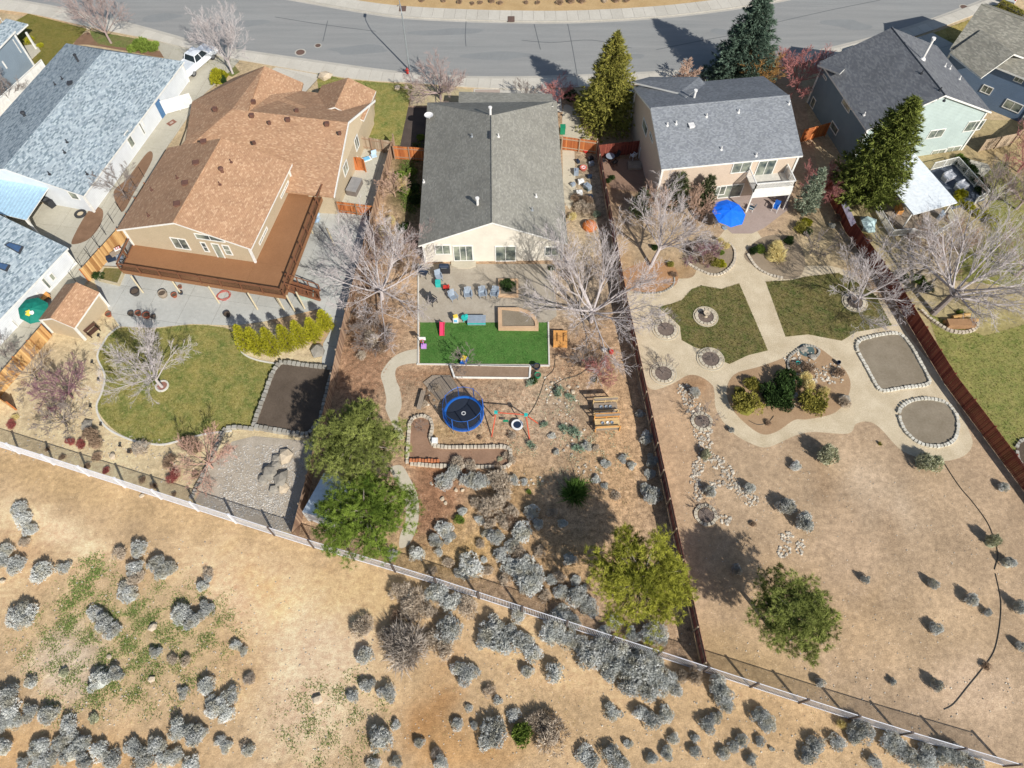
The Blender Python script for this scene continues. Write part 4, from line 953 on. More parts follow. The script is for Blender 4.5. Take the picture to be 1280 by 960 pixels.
W_RED = board_mat("red_brown_boards", S(158, 88, 68), S(104, 46, 40)); W_GOLD = board_mat("golden_boards", S(240, 196, 130), S(158, 108, 60)); W_GREY = board_mat("weathered_boards", S(196, 164, 134), S(126, 98, 80))
W_ORG = board_mat("orange_boards", S(220, 140, 78), S(158, 84, 46)); W_DULL = board_mat("dull_red_boards", S(160, 106, 94), S(104, 64, 60)); W_PALE = board_mat("pale_grey_boards", S(196, 176, 150), S(158, 136, 110))
wood_fence("long dull reddish board fence between the middle garden and the stone-path garden", [(745, 190), (781, 390), (876, 834)], 1.85, W_DULL, W_PALE, 2.5, .15, 1)
wood_fence("long red-brown board fence along the right side of the stone-path garden", [(1030, 238), (1057, 290), (1115, 370), (1181, 480), (1255, 580), (1325, 675)], 1.85, W_RED, W_RED, 2.6, .15, -1)
wood_fence("grey weathered board fence between the deck house patio and the middle garden", [(494, 184), (472, 262), (436, 400), (425, 450), (413, 510), (371, 675)], 1.8, W_GREY, W_PALE, 2.4, .15, 1)
wood_fence("golden new board fence behind the tan garden shed", [(-30, 532), (31, 460), (65, 420)], 1.85, W_GOLD, W_ORG, 2.4, .15, -1)
wood_fence("golden board fence between the shed and the deck", [(112, 352), (156, 302), (190, 245)], 1.85, W_GOLD, W_ORG, 2.4, .15, -1)
wood_fence("short golden board fence piece sloping down at the left edge below the long one", [(-30, 478), (20, 513)], 1.5, W_GOLD, W_ORG, 2.2, .15, -1)
wood_fence("short weathered gate fence above the side patio lounge chair", [(452, 186), (494, 194)], 1.85, W_PALE, W_GREY, 1.6, .14, 1)
wood_fence("orange board gate leaning open against the tan wall", [(449, 212), (458, 215)], 1.8, W_ORG, W_ORG, 1.4, .14, 1, 0, "fence_gate")
wood_fence("reddish gate fence under the big bare tree, closing the side patio", [(424, 266), (471, 272)], 1.6, W_ORG, W_GREY, 1.8, .14, 1)
wood_fence("orange front fence left of the olive-grey roofed house", [(494, 199), (532, 202)], 1.85, W_ORG, W_GREY, 1.8, .14, 1)
wood_fence("bright orange front fence right of the olive-grey roofed house", [(702, 187), (745, 193)], 1.85, W_ORG, W_PALE, 1.8, .14, 1)
wood_fence("dark red front fence left of the tan two-storey house", [(747, 198), (800, 192)], 1.85, W_RED, W_RED, 1.8, .14, 1)
wood_fence("orange fence between the tan and the charcoal-roofed house", [(999, 179), (1030, 170)], 1.85, W_ORG, W_ORG, 1.8, .14, 1)
wood_fence("sunlit tan board fence between the green and the blue house", [(1222, 190), (1262, 182), (1300, 150)], 1.7, W_PALE, W_PALE, 1.9, .14, 1)
# the pale steel picket fence along the wild slope
STEEL = plain("pale_steel_paint", S(232, 232, 236), .45, .0)
STEELD = plain("brown_steel_post", S(96, 84, 78), .6)
def steel_fence():
    root = thing("steel_picket_fence", "long pale steel picket fence dividing the gardens from the wild slope", "fence", G(0, 559))
    P = [G(*p) for p in FENCE_S]; H = 1.95; pk = MB(); kk = 0
    posts = along(P, 3.5)
    for i, a in enumerate(posts):
        m = MB(); m.box(a + Vector((0, 0, H / 2 + .03)), (.15, .15, H + .06)); m.build("post", STEEL if PX(a.x, a.y)[0] < 330 else STEELD, root)
        if i + 1 < len(posts):
            c = posts[i + 1]
            for z in (.16, H - .04): m = MB(); m.bar(a + Vector((0, 0, z)), c + Vector((0, 0, z)), .045, .05); m.build("rail", STEEL, root)
            d = c - a; n = int(d.length / .125)
            for j in range(1, n):
                q = a + d * j / n; pk.box(q + Vector((0, 0, H / 2)), (.022, .022, H - .1), math.atan2(d.y, d.x))
    pk.build("pickets", STEEL, root, "stuff"); at0(root)
steel_fence()
r = thing("iron_fence", "thin black iron fence on the concrete strip left of the golden boards", "fence", G(118, 330))
for k in range(10):
    a = G(95 + k * 9.5, 352 - k * 14.5); m = MB(); m.bar(a, a + Vector((0, 0, 1.5)), .04, .04); m.build("post", IRON, r)
a, c = G(95, 352), G(181, 221)
for z in (.5, 1.0, 1.5): m = MB(); m.bar(a + Vector((0, 0, z)), c + Vector((0, 0, z)), .012, .012); m.build("wire", IRON, r)
at0(r)
# ================================================================== STONE BORDERS AND BEDS
BLOCK = tinted("pale_stone_blocks", S(222, 210, 188), S(176, 164, 146), .9, .4, 6)
BLOCKG = tinted("grey_stone_blocks", S(186, 182, 170), S(142, 136, 124), .9, .4, 6)
BLOCKW = tinted("white_stone_blocks", S(226, 222, 208), S(184, 178, 162), .9, .4, 6)
def stone_border(parent, pts, closed, w, h, L, mat, smooth=True, name="stones", stuff=True):
    pts = spline(pts, closed, 6) if smooth else list(pts)
    if closed: pts = pts + [pts[0]]
    P = along([G(*p) for p in pts], L); m = MB(); one = None
    for i in range(len(P) - 1):
        d = P[i + 1] - P[i]
        if d.length < L * .4: continue
        hh = h * rnd.uniform(.8, 1.15); ww_ = w * rnd.uniform(.85, 1.15)
        if not stuff: m = MB()
        c = (P[i] + P[i + 1]) / 2; u = d.normalized(); s = Vector((-u.y, u.x, 0)); l2 = d.length * .46
        b0 = [c + u * sx * l2 * rnd.uniform(.9, 1) + s * sy * ww_ / 2 * rnd.uniform(.85, 1) for sx, sy in ((-1, -1), (1, -1), (1, 1), (-1, 1))]
        top = [c + (q - c) * .86 + Vector((0, 0, hh)) for q in b0]
        m.add(b0 + top, [(3, 2, 1, 0), (4, 5, 6, 7), (0, 1, 5, 4), (1, 2, 6, 5), (2, 3, 7, 6), (3, 0, 4, 7)], 0, rnd.random())
        if not stuff: m.build("stone", mat, parent)
    return m.build(name, mat, parent, "stuff") if stuff else None
def stone_bed(name, label, out, w, h, L, mat, soil, cat="garden bed", smooth=True, closed=True, zs=.05, soilpts=None, stuff=True):
    r = thing(name, label, cat, G(*out[0])); stone_border(r, out, closed, w, h, L, mat, smooth, "stones", stuff)
    if soil:
        sp = soilpts or (spline(out) if smooth else out); m = MB(); m.slab([G(*p, 0) + Vector((0, 0, zs)) for p in sp], zs - .01); m.build("soil", soil, r)
    at0(r); return r
GREYS = rough_mat("grey_bed_soil", S(158, 146, 126), S(130, 118, 98), .6, 6, 1, .95, .03)
stone_bed("stone_bed", "rectangular bed of bare soil edged with pale stones beside the red fence", [(1072, 440), (1071, 431), (1079, 424), (1115, 417), (1127, 420), (1140, 436), (1160, 473), (1158, 481), (1130, 485), (1104, 489), (1096, 484), (1083, 460)], .34, .2, .34, BLOCKW, GREYS)
stone_bed("stone_bed", "oval bed of bare soil edged with pale stones, lowest one by the red fence", [(1123, 517), (1130, 506), (1145, 500), (1163, 499), (1182, 504), (1194, 518), (1197, 533), (1193, 549), (1180, 557), (1162, 558), (1145, 552), (1130, 538)], .34, .2, .32, BLOCKW, GREYS)
stone_bed("walled_bed", "dark soil bed with tall stone block walls beside the lawn and the weathered fence", [(318, 535), (343, 466), (352, 455), (417, 463), (401, 530), (386, 546)], .42, .5, .42, BLOCKG, BED, smooth=False, zs=.3)
stone_bed("retaining_border", "low stone border running down from the dark walled bed past the boulders", [(318, 537), (300, 535), (281, 536), (275, 552), (262, 580), (238, 627)], .35, .3, .5, BLOCKG, None, "border", False, False)
stone_bed("stone_bed", "L-shaped bed edged with pale stones below the blue trampoline", [(509, 580), (512, 530), (517, 523), (527, 520), (538, 524), (541, 534), (538, 548), (541, 558), (560, 560), (600, 559.5), (628, 559), (638, 562), (639, 580), (632, 585), (590, 584), (542, 583)], .34, .28, .32, BLOCK, rough_mat("bark_soil", S(170, 136, 110), S(138, 108, 86), .6, 8, 1, .95, .03), "garden bed", False)
stone_bed("brick_edging", "orange brick edging at the left end of the L-shaped stone bed", [(512, 577), (552, 577)], .3, .34, .26, tinted("orange_brick", S(214, 138, 92), S(180, 108, 70)), None, "edging", False, False)
stone_bed("stone_border", "ragged stone border of the leafy bed near the blue umbrella", [(858, 328), (870, 336), (890, 344), (905, 341), (917, 329), (918, 313), (910, 303)], .3, .16, .34, BLOCK, None, "border", True, False)
stone_bed("stone_border", "ragged stone border of the golden grass bed right of the pink paving", [(934, 318), (946, 335), (962, 344), (980, 348)], .3, .16, .34, BLOCK, None, "border", True, False)
stone_bed("stone_border", "thin stone border round the orange soil under the leaning bare tree", [(842, 342), (842, 356), (828, 365), (808, 367), (790, 365)], .2, .1, .28, BLOCKG, None, "border", True, False)
stone_bed("stone_border", "stone border round the small rock pond in the round island bed", [(986, 466), (985, 450), (993, 441), (1006, 433), (1018, 434), (1024, 441), (1015, 450)], .24, .16, .26, BLOCKG, None, "border", True, False)
stone_bed("stone_border", "stones round the log pile bed under the far right bare tree", [(1150, 388), (1170, 405), (1195, 416), (1218, 412), (1222, 398)], .36, .24, .36, BLOCK, None, "border", True, False)
stone_bed("stone_border", "dark round stone-edged bed at the right edge beyond the red fence", [(1270, 560), (1279, 550), (1292, 556), (1290, 580), (1276, 582)], .3, .2, .34, BLOCKG, BED)
# sapling rings: pale edging, wedge stones, gravel core
WEDGE = tinted("wedge_stones", S(216, 206, 184), S(180, 168, 146), .9, .4, 6)
CORE = rough_mat("core_gravel", S(140, 124, 112), S(104, 92, 84), 2., 14, 1, .95, .04)
def ring_bed(x, y, R, lab, edge=True):
    r = thing("tree_ring", lab, "tree ring", G(x, y))
    m = MB(); m.cyl((0, 0, .015), R * .62, .05, 24); m.build("gravel", CORE, r)
    if edge: m = MB(); m.ring((0, 0, .012), R * .93, R, .06, 32); m.build("edging_strip", WALKC, r); m = MB(); m.ring((0, 0, .012), R * .62, R * .93, .04, 32); m.build("mortar", GRAN, r)
    n = 16; m = MB()
    for i in range(n):
        a0, a1 = 2 * PI * (i + .06) / n, 2 * PI * (i + .94) / n; h = rnd.uniform(.09, .13); ri, ro = R * (.62 if edge else .7), R * (.86 if edge else 1) * rnd.uniform(.97, 1.03)
        q = [Vector((math.cos(a) * k, math.sin(a) * k, .015)) for a, k in ((a0, ri), (a0, ro), (a1, ro), (a1, ri))]; c = sum(q, Vector()) / 4
        tp = [c + (v - c) * .9 + Vector((0, 0, h)) for v in q]; m.add(q + tp, [(3, 2, 1, 0), (4, 5, 6, 7), (0, 1, 5, 4), (1, 2, 6, 5), (2, 3, 7, 6), (3, 0, 4, 7)], 0, rnd.random())
    m.build("wedge_stones", WEDGE, r, "stuff"); return r
ring_bed(832, 412, 1.3, "stone tree ring at the left corner of the left green lawn"); ring_bed(882, 396, 1.22, "stone tree ring inside the left green lawn")
ring_bed(829, 467, 1.25, "lowest left stone tree ring on the gravel, near the reddish fence"); ring_bed(888, 449, 1.3, "stone tree ring at the lower edge of the left green lawn")
ring_bed(877, 527, .98, "plain stone tree ring in the dry creek, upper one", False); ring_bed(882, 644, .98, "plain stone tree ring in tree shade at the lower creek", False)
ring_bed(1068, 378, 1.25, "stone tree ring on the right-hand green lawn"); 
for x, y, R, lb in ((203, 483, .62, "small white stone ring round the foot of the big lawn tree"),):
    r = thing("tree_ring", lb, "tree ring", G(x, y)); m = MB(); m.ring((0, 0, .01), R * .75, R, .12, 20); m.build("edging_strip", MATS["white_edging"], r); m = MB(); m.cyl((0, 0, .01), R * .74, .06, 18); m.build("gravel", rough_mat("red_gravel", S(168, 120, 104), S(140, 98, 84), 2, 14), r)
# raised planters
def planter(label, pts, w, h, mat, soil, smooth=False):
    r = thing("planter", label, "planter", G(*pts[0])); P = [G(*p) for p in (spline(pts) if smooth else pts)]; c = sum(P, Vector()) / len(P); n = len(P)
    I = [p + (c - p).normalized() * w * 1.2 for p in P]
    for i in range(n):
        j = (i + 1) % n; m = MB(); m.slab([P[i] + Vector((0, 0, h)), P[j] + Vector((0, 0, h)), I[j] + Vector((0, 0, h)), I[i] + Vector((0, 0, h))], h); m.build("wall", mat, r)
    m = MB(); m.slab([q + Vector((0, 0, h * .75)) for q in I], .05); m.build("soil", soil, r); at0(r)
PLK = rough_mat("planter_stone", S(216, 182, 146), S(196, 162, 126), .8, 5)
planter("quarter-round tan stone planter at the top edge of the artificial turf", [(622.5, 388), (648, 388), (661, 391.5), (669, 399), (673, 407), (673, 414), (623, 413.5)], .35, .5, PLK, MULCH if False else GREYS)
planter("square stone planter holding the round green bush on the patio", [(623, 351), (648, 351), (648, 372), (623, 372)], .25, .35, PLK, GREYS)
planter("long white-framed bed of dry soil below the artificial turf", [(562, 458), (664, 460), (663, 474), (567, 473)], .14, .3, WHITE, rough_mat("dry_bed", S(164, 140, 116), S(136, 112, 90), .8, 7))
planter("pale framed planter full of grass beside the deck corner", [(131, 336), (159, 337), (150, 358), (124, 352)], .16, .4, TANP, LAWN_R)
# dry creek of river stones
def stones(name, label, areas, n, r0, r1, mats, kindstuff=True, seed=3, cat="river stones", z=.0, parent=None):
    rg = random.Random(seed); m = MB(); tot = sum(a[2] * a[3] for a in areas)
    for ax, ay, rx, ry in areas:
        for _ in range(int(n * rx * ry / tot)):
            t, q = rg.random() * 2 * PI, math.sqrt(rg.random()); x, y = ax + rx * q * math.cos(t), ay + ry * q * math.sin(t); p = G(x, y); m.rock((p.x, p.y, z + .02), rg.uniform(r0, r1), rg, .6)
    o = m.build(name, mats, parent, "stuff", uv=False); tag(o, label, None if parent else cat); return o
RIVER = tinted("river_stone", S(226, 216, 196), S(128, 118, 106), .9, .3, 4)
stones("river_stones", "loose river stones of the dry creek winding down from the lowest tree rings", [(855, 487, 9, 8), (862, 500, 10, 9), (869, 512, 11, 8), (878, 541, 13, 10), (882, 556, 9, 9), (884, 570, 12, 8), (872, 585, 9, 9), (869, 600, 7, 10), (872, 616, 6, 10), (898, 578, 9, 8), (908, 590, 9, 8), (915, 604, 9, 8), (928, 614, 10, 8), (940, 626, 9, 8), (898, 606, 16, 5), (905, 650, 10, 6), (985, 672, 9, 7), (980, 690, 8, 8), (1000, 684, 6, 10)], 760, .04, .15, RIVER)
stones("garden_stones", "scattered pale stones among the plants of the middle garden", [(705, 500, 22, 30), (720, 555, 22, 20), (560, 605, 30, 6), (690, 480, 16, 10), (660, 600, 20, 8), (545, 490, 20, 20), (735, 585, 30, 12), (700, 340, 14, 30), (712, 235, 9, 26)], 190, .04, .16, RIVER, seed=9)
stones("slope_pebbles", "pale pebbles strewn over the wild slope below the steel fence", [(640, 870, 640, 90), (200, 790, 200, 120), (1100, 935, 180, 24), (110, 830, 110, 90)], 1000, .025, .075, RIVER, seed=4)
stones("yard_pebbles", "pebbles strewn over the bare right-hand yard", [(1080, 700, 200, 130), (860, 600, 40, 120), (980, 620, 120, 70)], 420, .02, .055, RIVER, seed=5)
stones("sandy_pebbles", "small stones on the sandy bed between lawn and steel fence", [(110, 560, 110, 20), (70, 510, 50, 50), (215, 585, 50, 20)], 500, .025, .08, RIVER, seed=6)
stones("gravel_stones", "coarse pale gravel covering the boulder yard", [(320, 600, 50, 45), (300, 630, 50, 16), (350, 640, 20, 25), (350, 580, 30, 25)], 2200, .03, .08, tinted("grey_river", S(222, 216, 204), S(142, 136, 128)), seed=8)
stones("bed_stones", "stones of the round island bed", [(1000, 450, 22, 14), (1040, 468, 16, 14), (1010, 470, 26, 10), (990, 500, 8, 12)], 190, .05, .17, RIVER, seed=12)
ROCKM = rough_mat("boulder_rock", S(178, 170, 156), S(136, 130, 118), .8, 5, 1, .9, .04)
ROCKP = rough_mat("pale_rock", S(226, 208, 180), S(190, 172, 146), .8, 5, 1, .9, .04)
for x, y, r_, k in ((338, 592, .75, 0), (352, 600, .85, 0), (345, 583, .6, 0), (330, 600, .5, 0), (357, 572, .7, 1), (347, 575, .5, 0), (355, 611, .5, 1), (342, 612, .4, 0), (109, 533, .55, 0), (141, 571, .4, 1), (176, 559, .7, 0), (397, 875, .4, 1), (192, 784, .38, 1), (190, 849, .25, 1), (137, 821, .22, 1), (407, 97, .9, 1), (497, 110, .4, 1), (1002, 540, .0, 1), (316, 92, 0.4, 1), (398, 440, .8, 0), (178, 620, .2, 1), (1043, 495, 0, 0), (1055, 500, .55, 0), (570, 613, .22, 1), (578, 613, .2, 1), (553, 624, .22, 1), (557, 629, .2, 1), (588, 463, 0, 1), (4, 727, .3, 1), (711, 484, .22, 1), (716, 490, .24, 1), (710, 497, .2, 1), (690, 479, .2, 1), (1004, 437, .35, 0), (1015, 447, .4, 0), (112, 36, .35, 1), (499, 8, .3, 0), (508, 110, .25, 1)):
    if not r_: continue
    m = MB(); rr = random.Random(int(x)); m.rock((0, 0, r_ * .3), r_, rr, .55); o = m.build("boulder" if r_ > .45 else "rock", ROCKP if k else ROCKM, None, uv=False, smooth=False)
    o.location = G(x, y)
    tag(o, None, "rock"); later(o, ("large " if r_ > .6 else "small " if r_ < .3 else "") + ("pale rock" if k else "grey rock"), x, y)
# ================================================================== VEHICLES
RUB = plain("tyre_rubber", (.03, .03, .032), .8); RIM = plain("wheel_rim", S(170, 172, 176), .35, .7); CGL = plain("car_glass", (.02, .03, .035), .08); LGT = plain("headlight_glass", S(220, 224, 226), .15); RED = plain("tail_light", (.45, .02, .02), .3)
def vehicle(name, label, cat, loc, rz, paint, L, Wd, prof, cabin, wheels, wr, bed=None):
    """prof: side outline (x, z) of the body; cabin: outline of the greenhouse; both are rounded across the width"""
    r = thing(name, label, cat, loc); r.rotation_euler = (0, 0, rz)
    def loft(o, widths, mat, nm):
        m = MB(); n = len(o); k = len(widths); 
        cx = sum(p[0] for p in o) / n; cz = sum(p[1] for p in o) / n
        vs = []
        for y, s in widths: vs += [((p[0] - cx) * s + cx, y, (p[1] - cz) * (s if nm != "cabin" else 1 - (1 - s) * .4) + cz) for p in o]
        fs = [tuple(range(n))[::-1], tuple((k - 1) * n + i for i in range(n))]
        for j in range(k - 1):
            for i in range(n): i2 = (i + 1) % n; fs.append((j * n + i, j * n + i2, (j + 1) * n + i2, (j + 1) * n + i))
        m.add(vs, fs); o_ = m.build(nm, mat, r, uv=False); bv = o_.modifiers.new("b", 'BEVEL'); bv.width = .05; bv.segments = 3; bv.limit_method = 'ANGLE'; return o_
    h = Wd / 2
    loft(prof, [(-h, .985), (-h + .1, 1), (h - .1, 1), (h, .985)], paint, "body")
    # greenhouse: glass band with painted roof over it
    (x0, x1, x2, x3, z0, z1) = cabin; cw = h - .08; tw = h - .28
    m = MB(); m.add([(x0, -cw, z0), (x3, -cw, z0), (x3, cw, z0), (x0, cw, z0), (x1, -tw, z1), (x2, -tw, z1), (x2, tw, z1), (x1, tw, z1)], [(0, 1, 5, 4), (2, 3, 7, 6), (1, 2, 6, 5), (3, 0, 4, 7), (4, 5, 6, 7)]); m.build("windows", CGL, r, uv=False)
    m = MB(); m.obox((x1 - .03, -tw - .03, z1 - .02), (x2 - x1 + .06, 0, 0), (0, 2 * tw + .06, 0), (0, 0, .07)); o_ = m.build("cab_roof", paint, r, uv=False); bv = o_.modifiers.new("b", 'BEVEL'); bv.width = .03; bv.segments = 2
    for y0, y1 in ((-cw - .01, -tw - .01), (cw + .01, tw + .01)):
        for xa, xb in ((x0, x1), (x3, x2), ((x0 + x3) / 2, (x1 + x2) / 2)): m = MB(); m.bar((xa, y0, z0 - .02), (xb, y1, z1 + .02), .09, .06); m.build("pillar", paint, r, uv=False)
    for x in wheels:
        for s in (-1, 1):
            wl_ = thing("wheel", None, None); wl_.parent = r; m = MB(); y = s * (h - .12); m.tube([(x, y - .11, wr), (x, y + .11, wr)], wr, 20); m.build("tyre", RUB, wl_, uv=False)
            m = MB(); m.tube([(x, y - .12, wr), (x, y + .12, wr)], wr * .62, 14); m.build("rim", RIM, wl_, uv=False)
            m = MB(); m.tube([(x, s * (h - .3), wr + .02), (x, s * (h + .005), wr + .02)], wr * 1.22, 20); m.build("wheel_arch", RUB, wl_, uv=False) if False else None
    xf = max(p[0] for p in prof); xb = min(p[0] for p in prof)
    for s in (-1, 1):
        m = MB(); m.box((xf - .04, s * (h - .3), .85), (.1, .42, .2)); m.build("headlight", LGT, r, uv=False)
        m = MB(); m.box((xb + .04, s * (h - .14), .95), (.1, .18, .34)); m.build("tail_light", RED, r, uv=False)
        m = MB(); m.box((x2 + .25, s * (h + .09), z0 + .06), (.12, .2, .16)); m.build("mirror", paint, r, uv=False)
    m = MB(); m.box((xf - .02, 0, .78), (.08, 1.0, .26)); m.build("grille", RUB, r, uv=False)
    for x, nm in ((xf, "bumper"), (xb, "bumper")): m = MB(); m.box((x, 0, .48), (.16, Wd - .1, .2)); m.build(nm, RIM, r, uv=False)
    if bed:
        m = MB(); m.box(((bed[0] + bed[1]) / 2, 0, bed[2] + .012), (bed[1] - bed[0], Wd - .34, .02)); m.build("bed_liner", plain("tonneau", S(214, 220, 224), .5), r, uv=False)
        for s in (-1, 1): m = MB(); m.box(((bed[0] + bed[1]) / 2, s * (h - .09), bed[2] + .04), (bed[1] - bed[0], .12, .06)); m.build("bed_rail", paint, r, uv=False)
    return r
wa, wb = G(243, 96), G(268, 74); tdir = (wb - wa).normalized(); tl_ = Vector((-tdir.y, tdir.x, 0))
tc = (wa + wb) / 2 + tl_ * .92; tc.z = .04
vehicle("pickup_truck", "white pickup truck parked on the driveway behind the bare street tree", "pickup truck", tc, math.atan2(tdir.y, tdir.x), plain("white_paint", S(236, 240, 242), .25), 5.8, 2.0,
        [(-2.9, .45), (2.75, .42), (2.95, .6), (2.92, 1.0), (2.75, 1.12), (1.35, 1.2), (-2.85, 1.22), (-2.95, 1.15)], (-.95, -.65, .75, 1.4, 1.18, 1.86), (-1.85, 1.85), .42, (-2.85, -1.05, 1.22))
cc_ = G(1079, 72); cc_.z = .03; e_ = G(1110, 62) - G(1040, 78)
vehicle("parked_car", "light blue car parked behind the charcoal-roofed house", "car", cc_, math.atan2(e_.y, e_.x) + .1, plain("lightblue_paint", S(150, 186, 216), .25), 4.6, 1.8,
        [(-2.3, .4), (2.2, .38), (2.32, .55), (2.25, .82), (1.1, .96), (-2.0, 1.02), (-2.3, .9)], (-1.7, -1.0, .45, 1.25, .96, 1.45), (-1.4, 1.4), .33)
cc_ = G(1262, -4); vehicle("parked_car", "white car at the top right corner beyond the hedge", "car", cc_ + Vector((0, 0, .03)), 1.0, plain("white_paint", S(236, 240, 242), .25), 4.6, 1.8,
        [(-2.3, .4), (2.2, .38), (2.32, .55), (2.25, .82), (1.1, .96), (-2.0, 1.02), (-2.3, .9)], (-1.7, -1.0, .45, 1.25, .96, 1.45), (-1.4, 1.4), .33)
# ================================================================== STREET AND GARDEN THINGS
PVC = lambda n, r, g, b_: plain(n, S(r, g, b_), .4)
BLU = PVC("blue_plastic", 26, 100, 190); REDP = PVC("red_plastic", 206, 54, 44); TEAL = PVC("teal_plastic", 40, 186, 176); PINK = PVC("pink_plastic", 226, 50, 92)
LILAC = PVC("lilac_plastic", 204, 150, 222); GREYC = PVC("grey_plastic", 148, 160, 172); BLACKM = plain("black_net", S(44, 46, 50), .7); WPL = PVC("white_plastic", 236, 236, 232)
YEL = PVC("yellow_plastic", 240, 206, 70); NAVY = PVC("navy_plastic", 38, 52, 72); GRN = PVC("green_plastic", 30, 140, 100); TERRA = rough_mat("terracotta", S(178, 104, 76), S(150, 84, 62), 2, 9); DARKP = PVC("dark_pot", 66, 62, 60)
WOODO = rough_mat("orange_wood", S(232, 168, 92), S(210, 144, 74), 1, 6, .8, .6); WOODY = rough_mat("pale_wood", S(226, 196, 142), S(204, 170, 116), 1, 6, .8, .7); WOODG = rough_mat("grey_wood", S(170, 156, 138), S(146, 130, 112), 1, 6)
POLE = plain("galvanised_pole", S(176, 184, 186), .4, .5)
g = G(512, 88); r = thing("street_lamp", "tall grey street lamp beside the red hydrant, its arm over the road", "street lamp", g)
m = MB(); m.tube([(0, 0, 0), (0, 0, 7.4)], [.11, .07], 10); m.build("pole", POLE, r); m = MB(); m.cyl((0, 0, 0), .2, .25, 10); m.build("base", POLE, r)
m = MB(); m.tube([(0, 0, 7.3), (-.1, .5, 7.9), (-.3, 1.3, 8.3), (-.45, 2.1, 8.4)], .05, 8); m.build("arm", POLE, r); m = MB(); m.box((-.5, 2.4, 8.38), (.3, .7, .14)); m.build("lamp_head", POLE, r)
r = thing("fire_hydrant", "red fire hydrant at the kerb below the street lamp", "hydrant", G(509.5, 92.5))
m = MB(); m.lathe((0, 0, .1), [(.2, 0), (.2, .05), (.13, .08), (.13, .5), (.17, .52), (.16, .6), (.08, .72), (.03, .78)], 12); m.build("body", REDP, r); m = MB(); m.tube([(-.24, 0, .5), (.24, 0, .5)], .07, 8); m.tube([(0, 0, .48), (0, -.24, .48)], .08, 8); m.build("nozzle", REDP, r)
# trampoline
c = G(579.5, 516.5, .85); c.z = 0; r = thing("trampoline", "large round blue trampoline with a black net enclosure", "trampoline", c); R = 1.78
m = MB(); m.lathe((0, 0, .82), [(R - .24, .0), (R - .24, .05), (R - .12, .07), (R, .05), (R + .02, -.06), (R - .02, -.06)], 40); m.build("pad", BLU, r, smooth=False)
m = MB(); m.cyl((0, 0, .82), R - .23, .015, 40); m.build("jumping_mat", plain("black_mat", S(38, 46, 60), .6), r)
m = MB(); m.lathe((0, 0, .8), [(.12, .04), (.2, .045), (.2, .05), (.12, .05)], 16); m.build("logo_ring", WPL, r)
for i in range(8):
    a = 2 * PI * (i + .35) / 8; x, y = (R + .03) * math.cos(a), (R + .03) * math.sin(a); m = MB(); m.tube([(x, y, .0), (x, y, .8)], .025, 6); m.build("leg", POLE, r)
    m = MB(); m.tube([(x, y, .8), (x * .97, y * .97, 2.55)], .045, 6); m.build("net_pole", BLU, r)
n = N("net_mesh"); n.out((.03, .035, .05), .9); n.b.inputs["Alpha"].default_value = .33
m = MB(); m.lathe((0, 0, .87), [(R - .04, 0), (R - .06, 1.6)], 40); m.build("safety_net", n.m, r)
m = MB(); m.lathe((0, 0, 2.47), [(R - .07, 0), (R - .04, .02), (R - .06, .05)], 40); m.build("net_hem", BLU, r)
# swing frame
r = thing("swing_set", "red metal swing frame with teal joints right of the trampoline", "swing set", G(640, 540))
tA, tB = G(620, 515.5, 1.9), G(657.5, 518.5, 1.9)
for nm, a, c_ in (("beam", tA, tB), ("leg", tA, G(614.5, 546)), ("leg", tB, G(662, 550)), ("leg", tA, G(612, 528) + Vector((.3, .6, 0))), ("leg", tB, G(672, 529))):
    m = MB(); m.tube([a, c_], .055, 8); m.build(nm, PVC("red_metal", 206, 92, 62), r)
for q in (tA, tB): m = MB(); m.box(q, (.3, .26, .2)); m.build("joint", TEAL, r)
at0(r)
def hang(nm, lb, cat, q, z): 
    o = thing(nm, lb, cat, q); return o
q = tA.lerp(tB, .32); q.z = 0; r = thing("hanging_swing", "small green swing seat hanging from the red frame", "swing", q)
for s in (-.22, .22): m = MB(); m.tube([(s, 0, .5), (s * .9, 0, 1.86)], .012, 5); m.build("rope", WOODG, r)
m = MB(); m.box((0, 0, .48), (.5, .2, .05)); m.build("seat", GRN, r)
q = G(646.5, 530.5, .35); q.z = 0; r = thing("mini_trampoline", "small round black trampoline with white rim under the red swing frame", "trampoline", q)
m = MB(); m.lathe((0, 0, .28), [(.36, 0), (.36, .05), (.52, .06), (.54, 0)], 24); m.build("rim", WPL, r); m = MB(); m.cyl((0, 0, .28), .37, .02, 20); m.build("mat", NAVY, r)
for i in range(5): a = i * 1.257; m = MB(); m.tube([(.45 * math.cos(a), .45 * math.sin(a), 0), (.45 * math.cos(a), .45 * math.sin(a), .28)], .02, 5); m.build("leg", POLE, r)
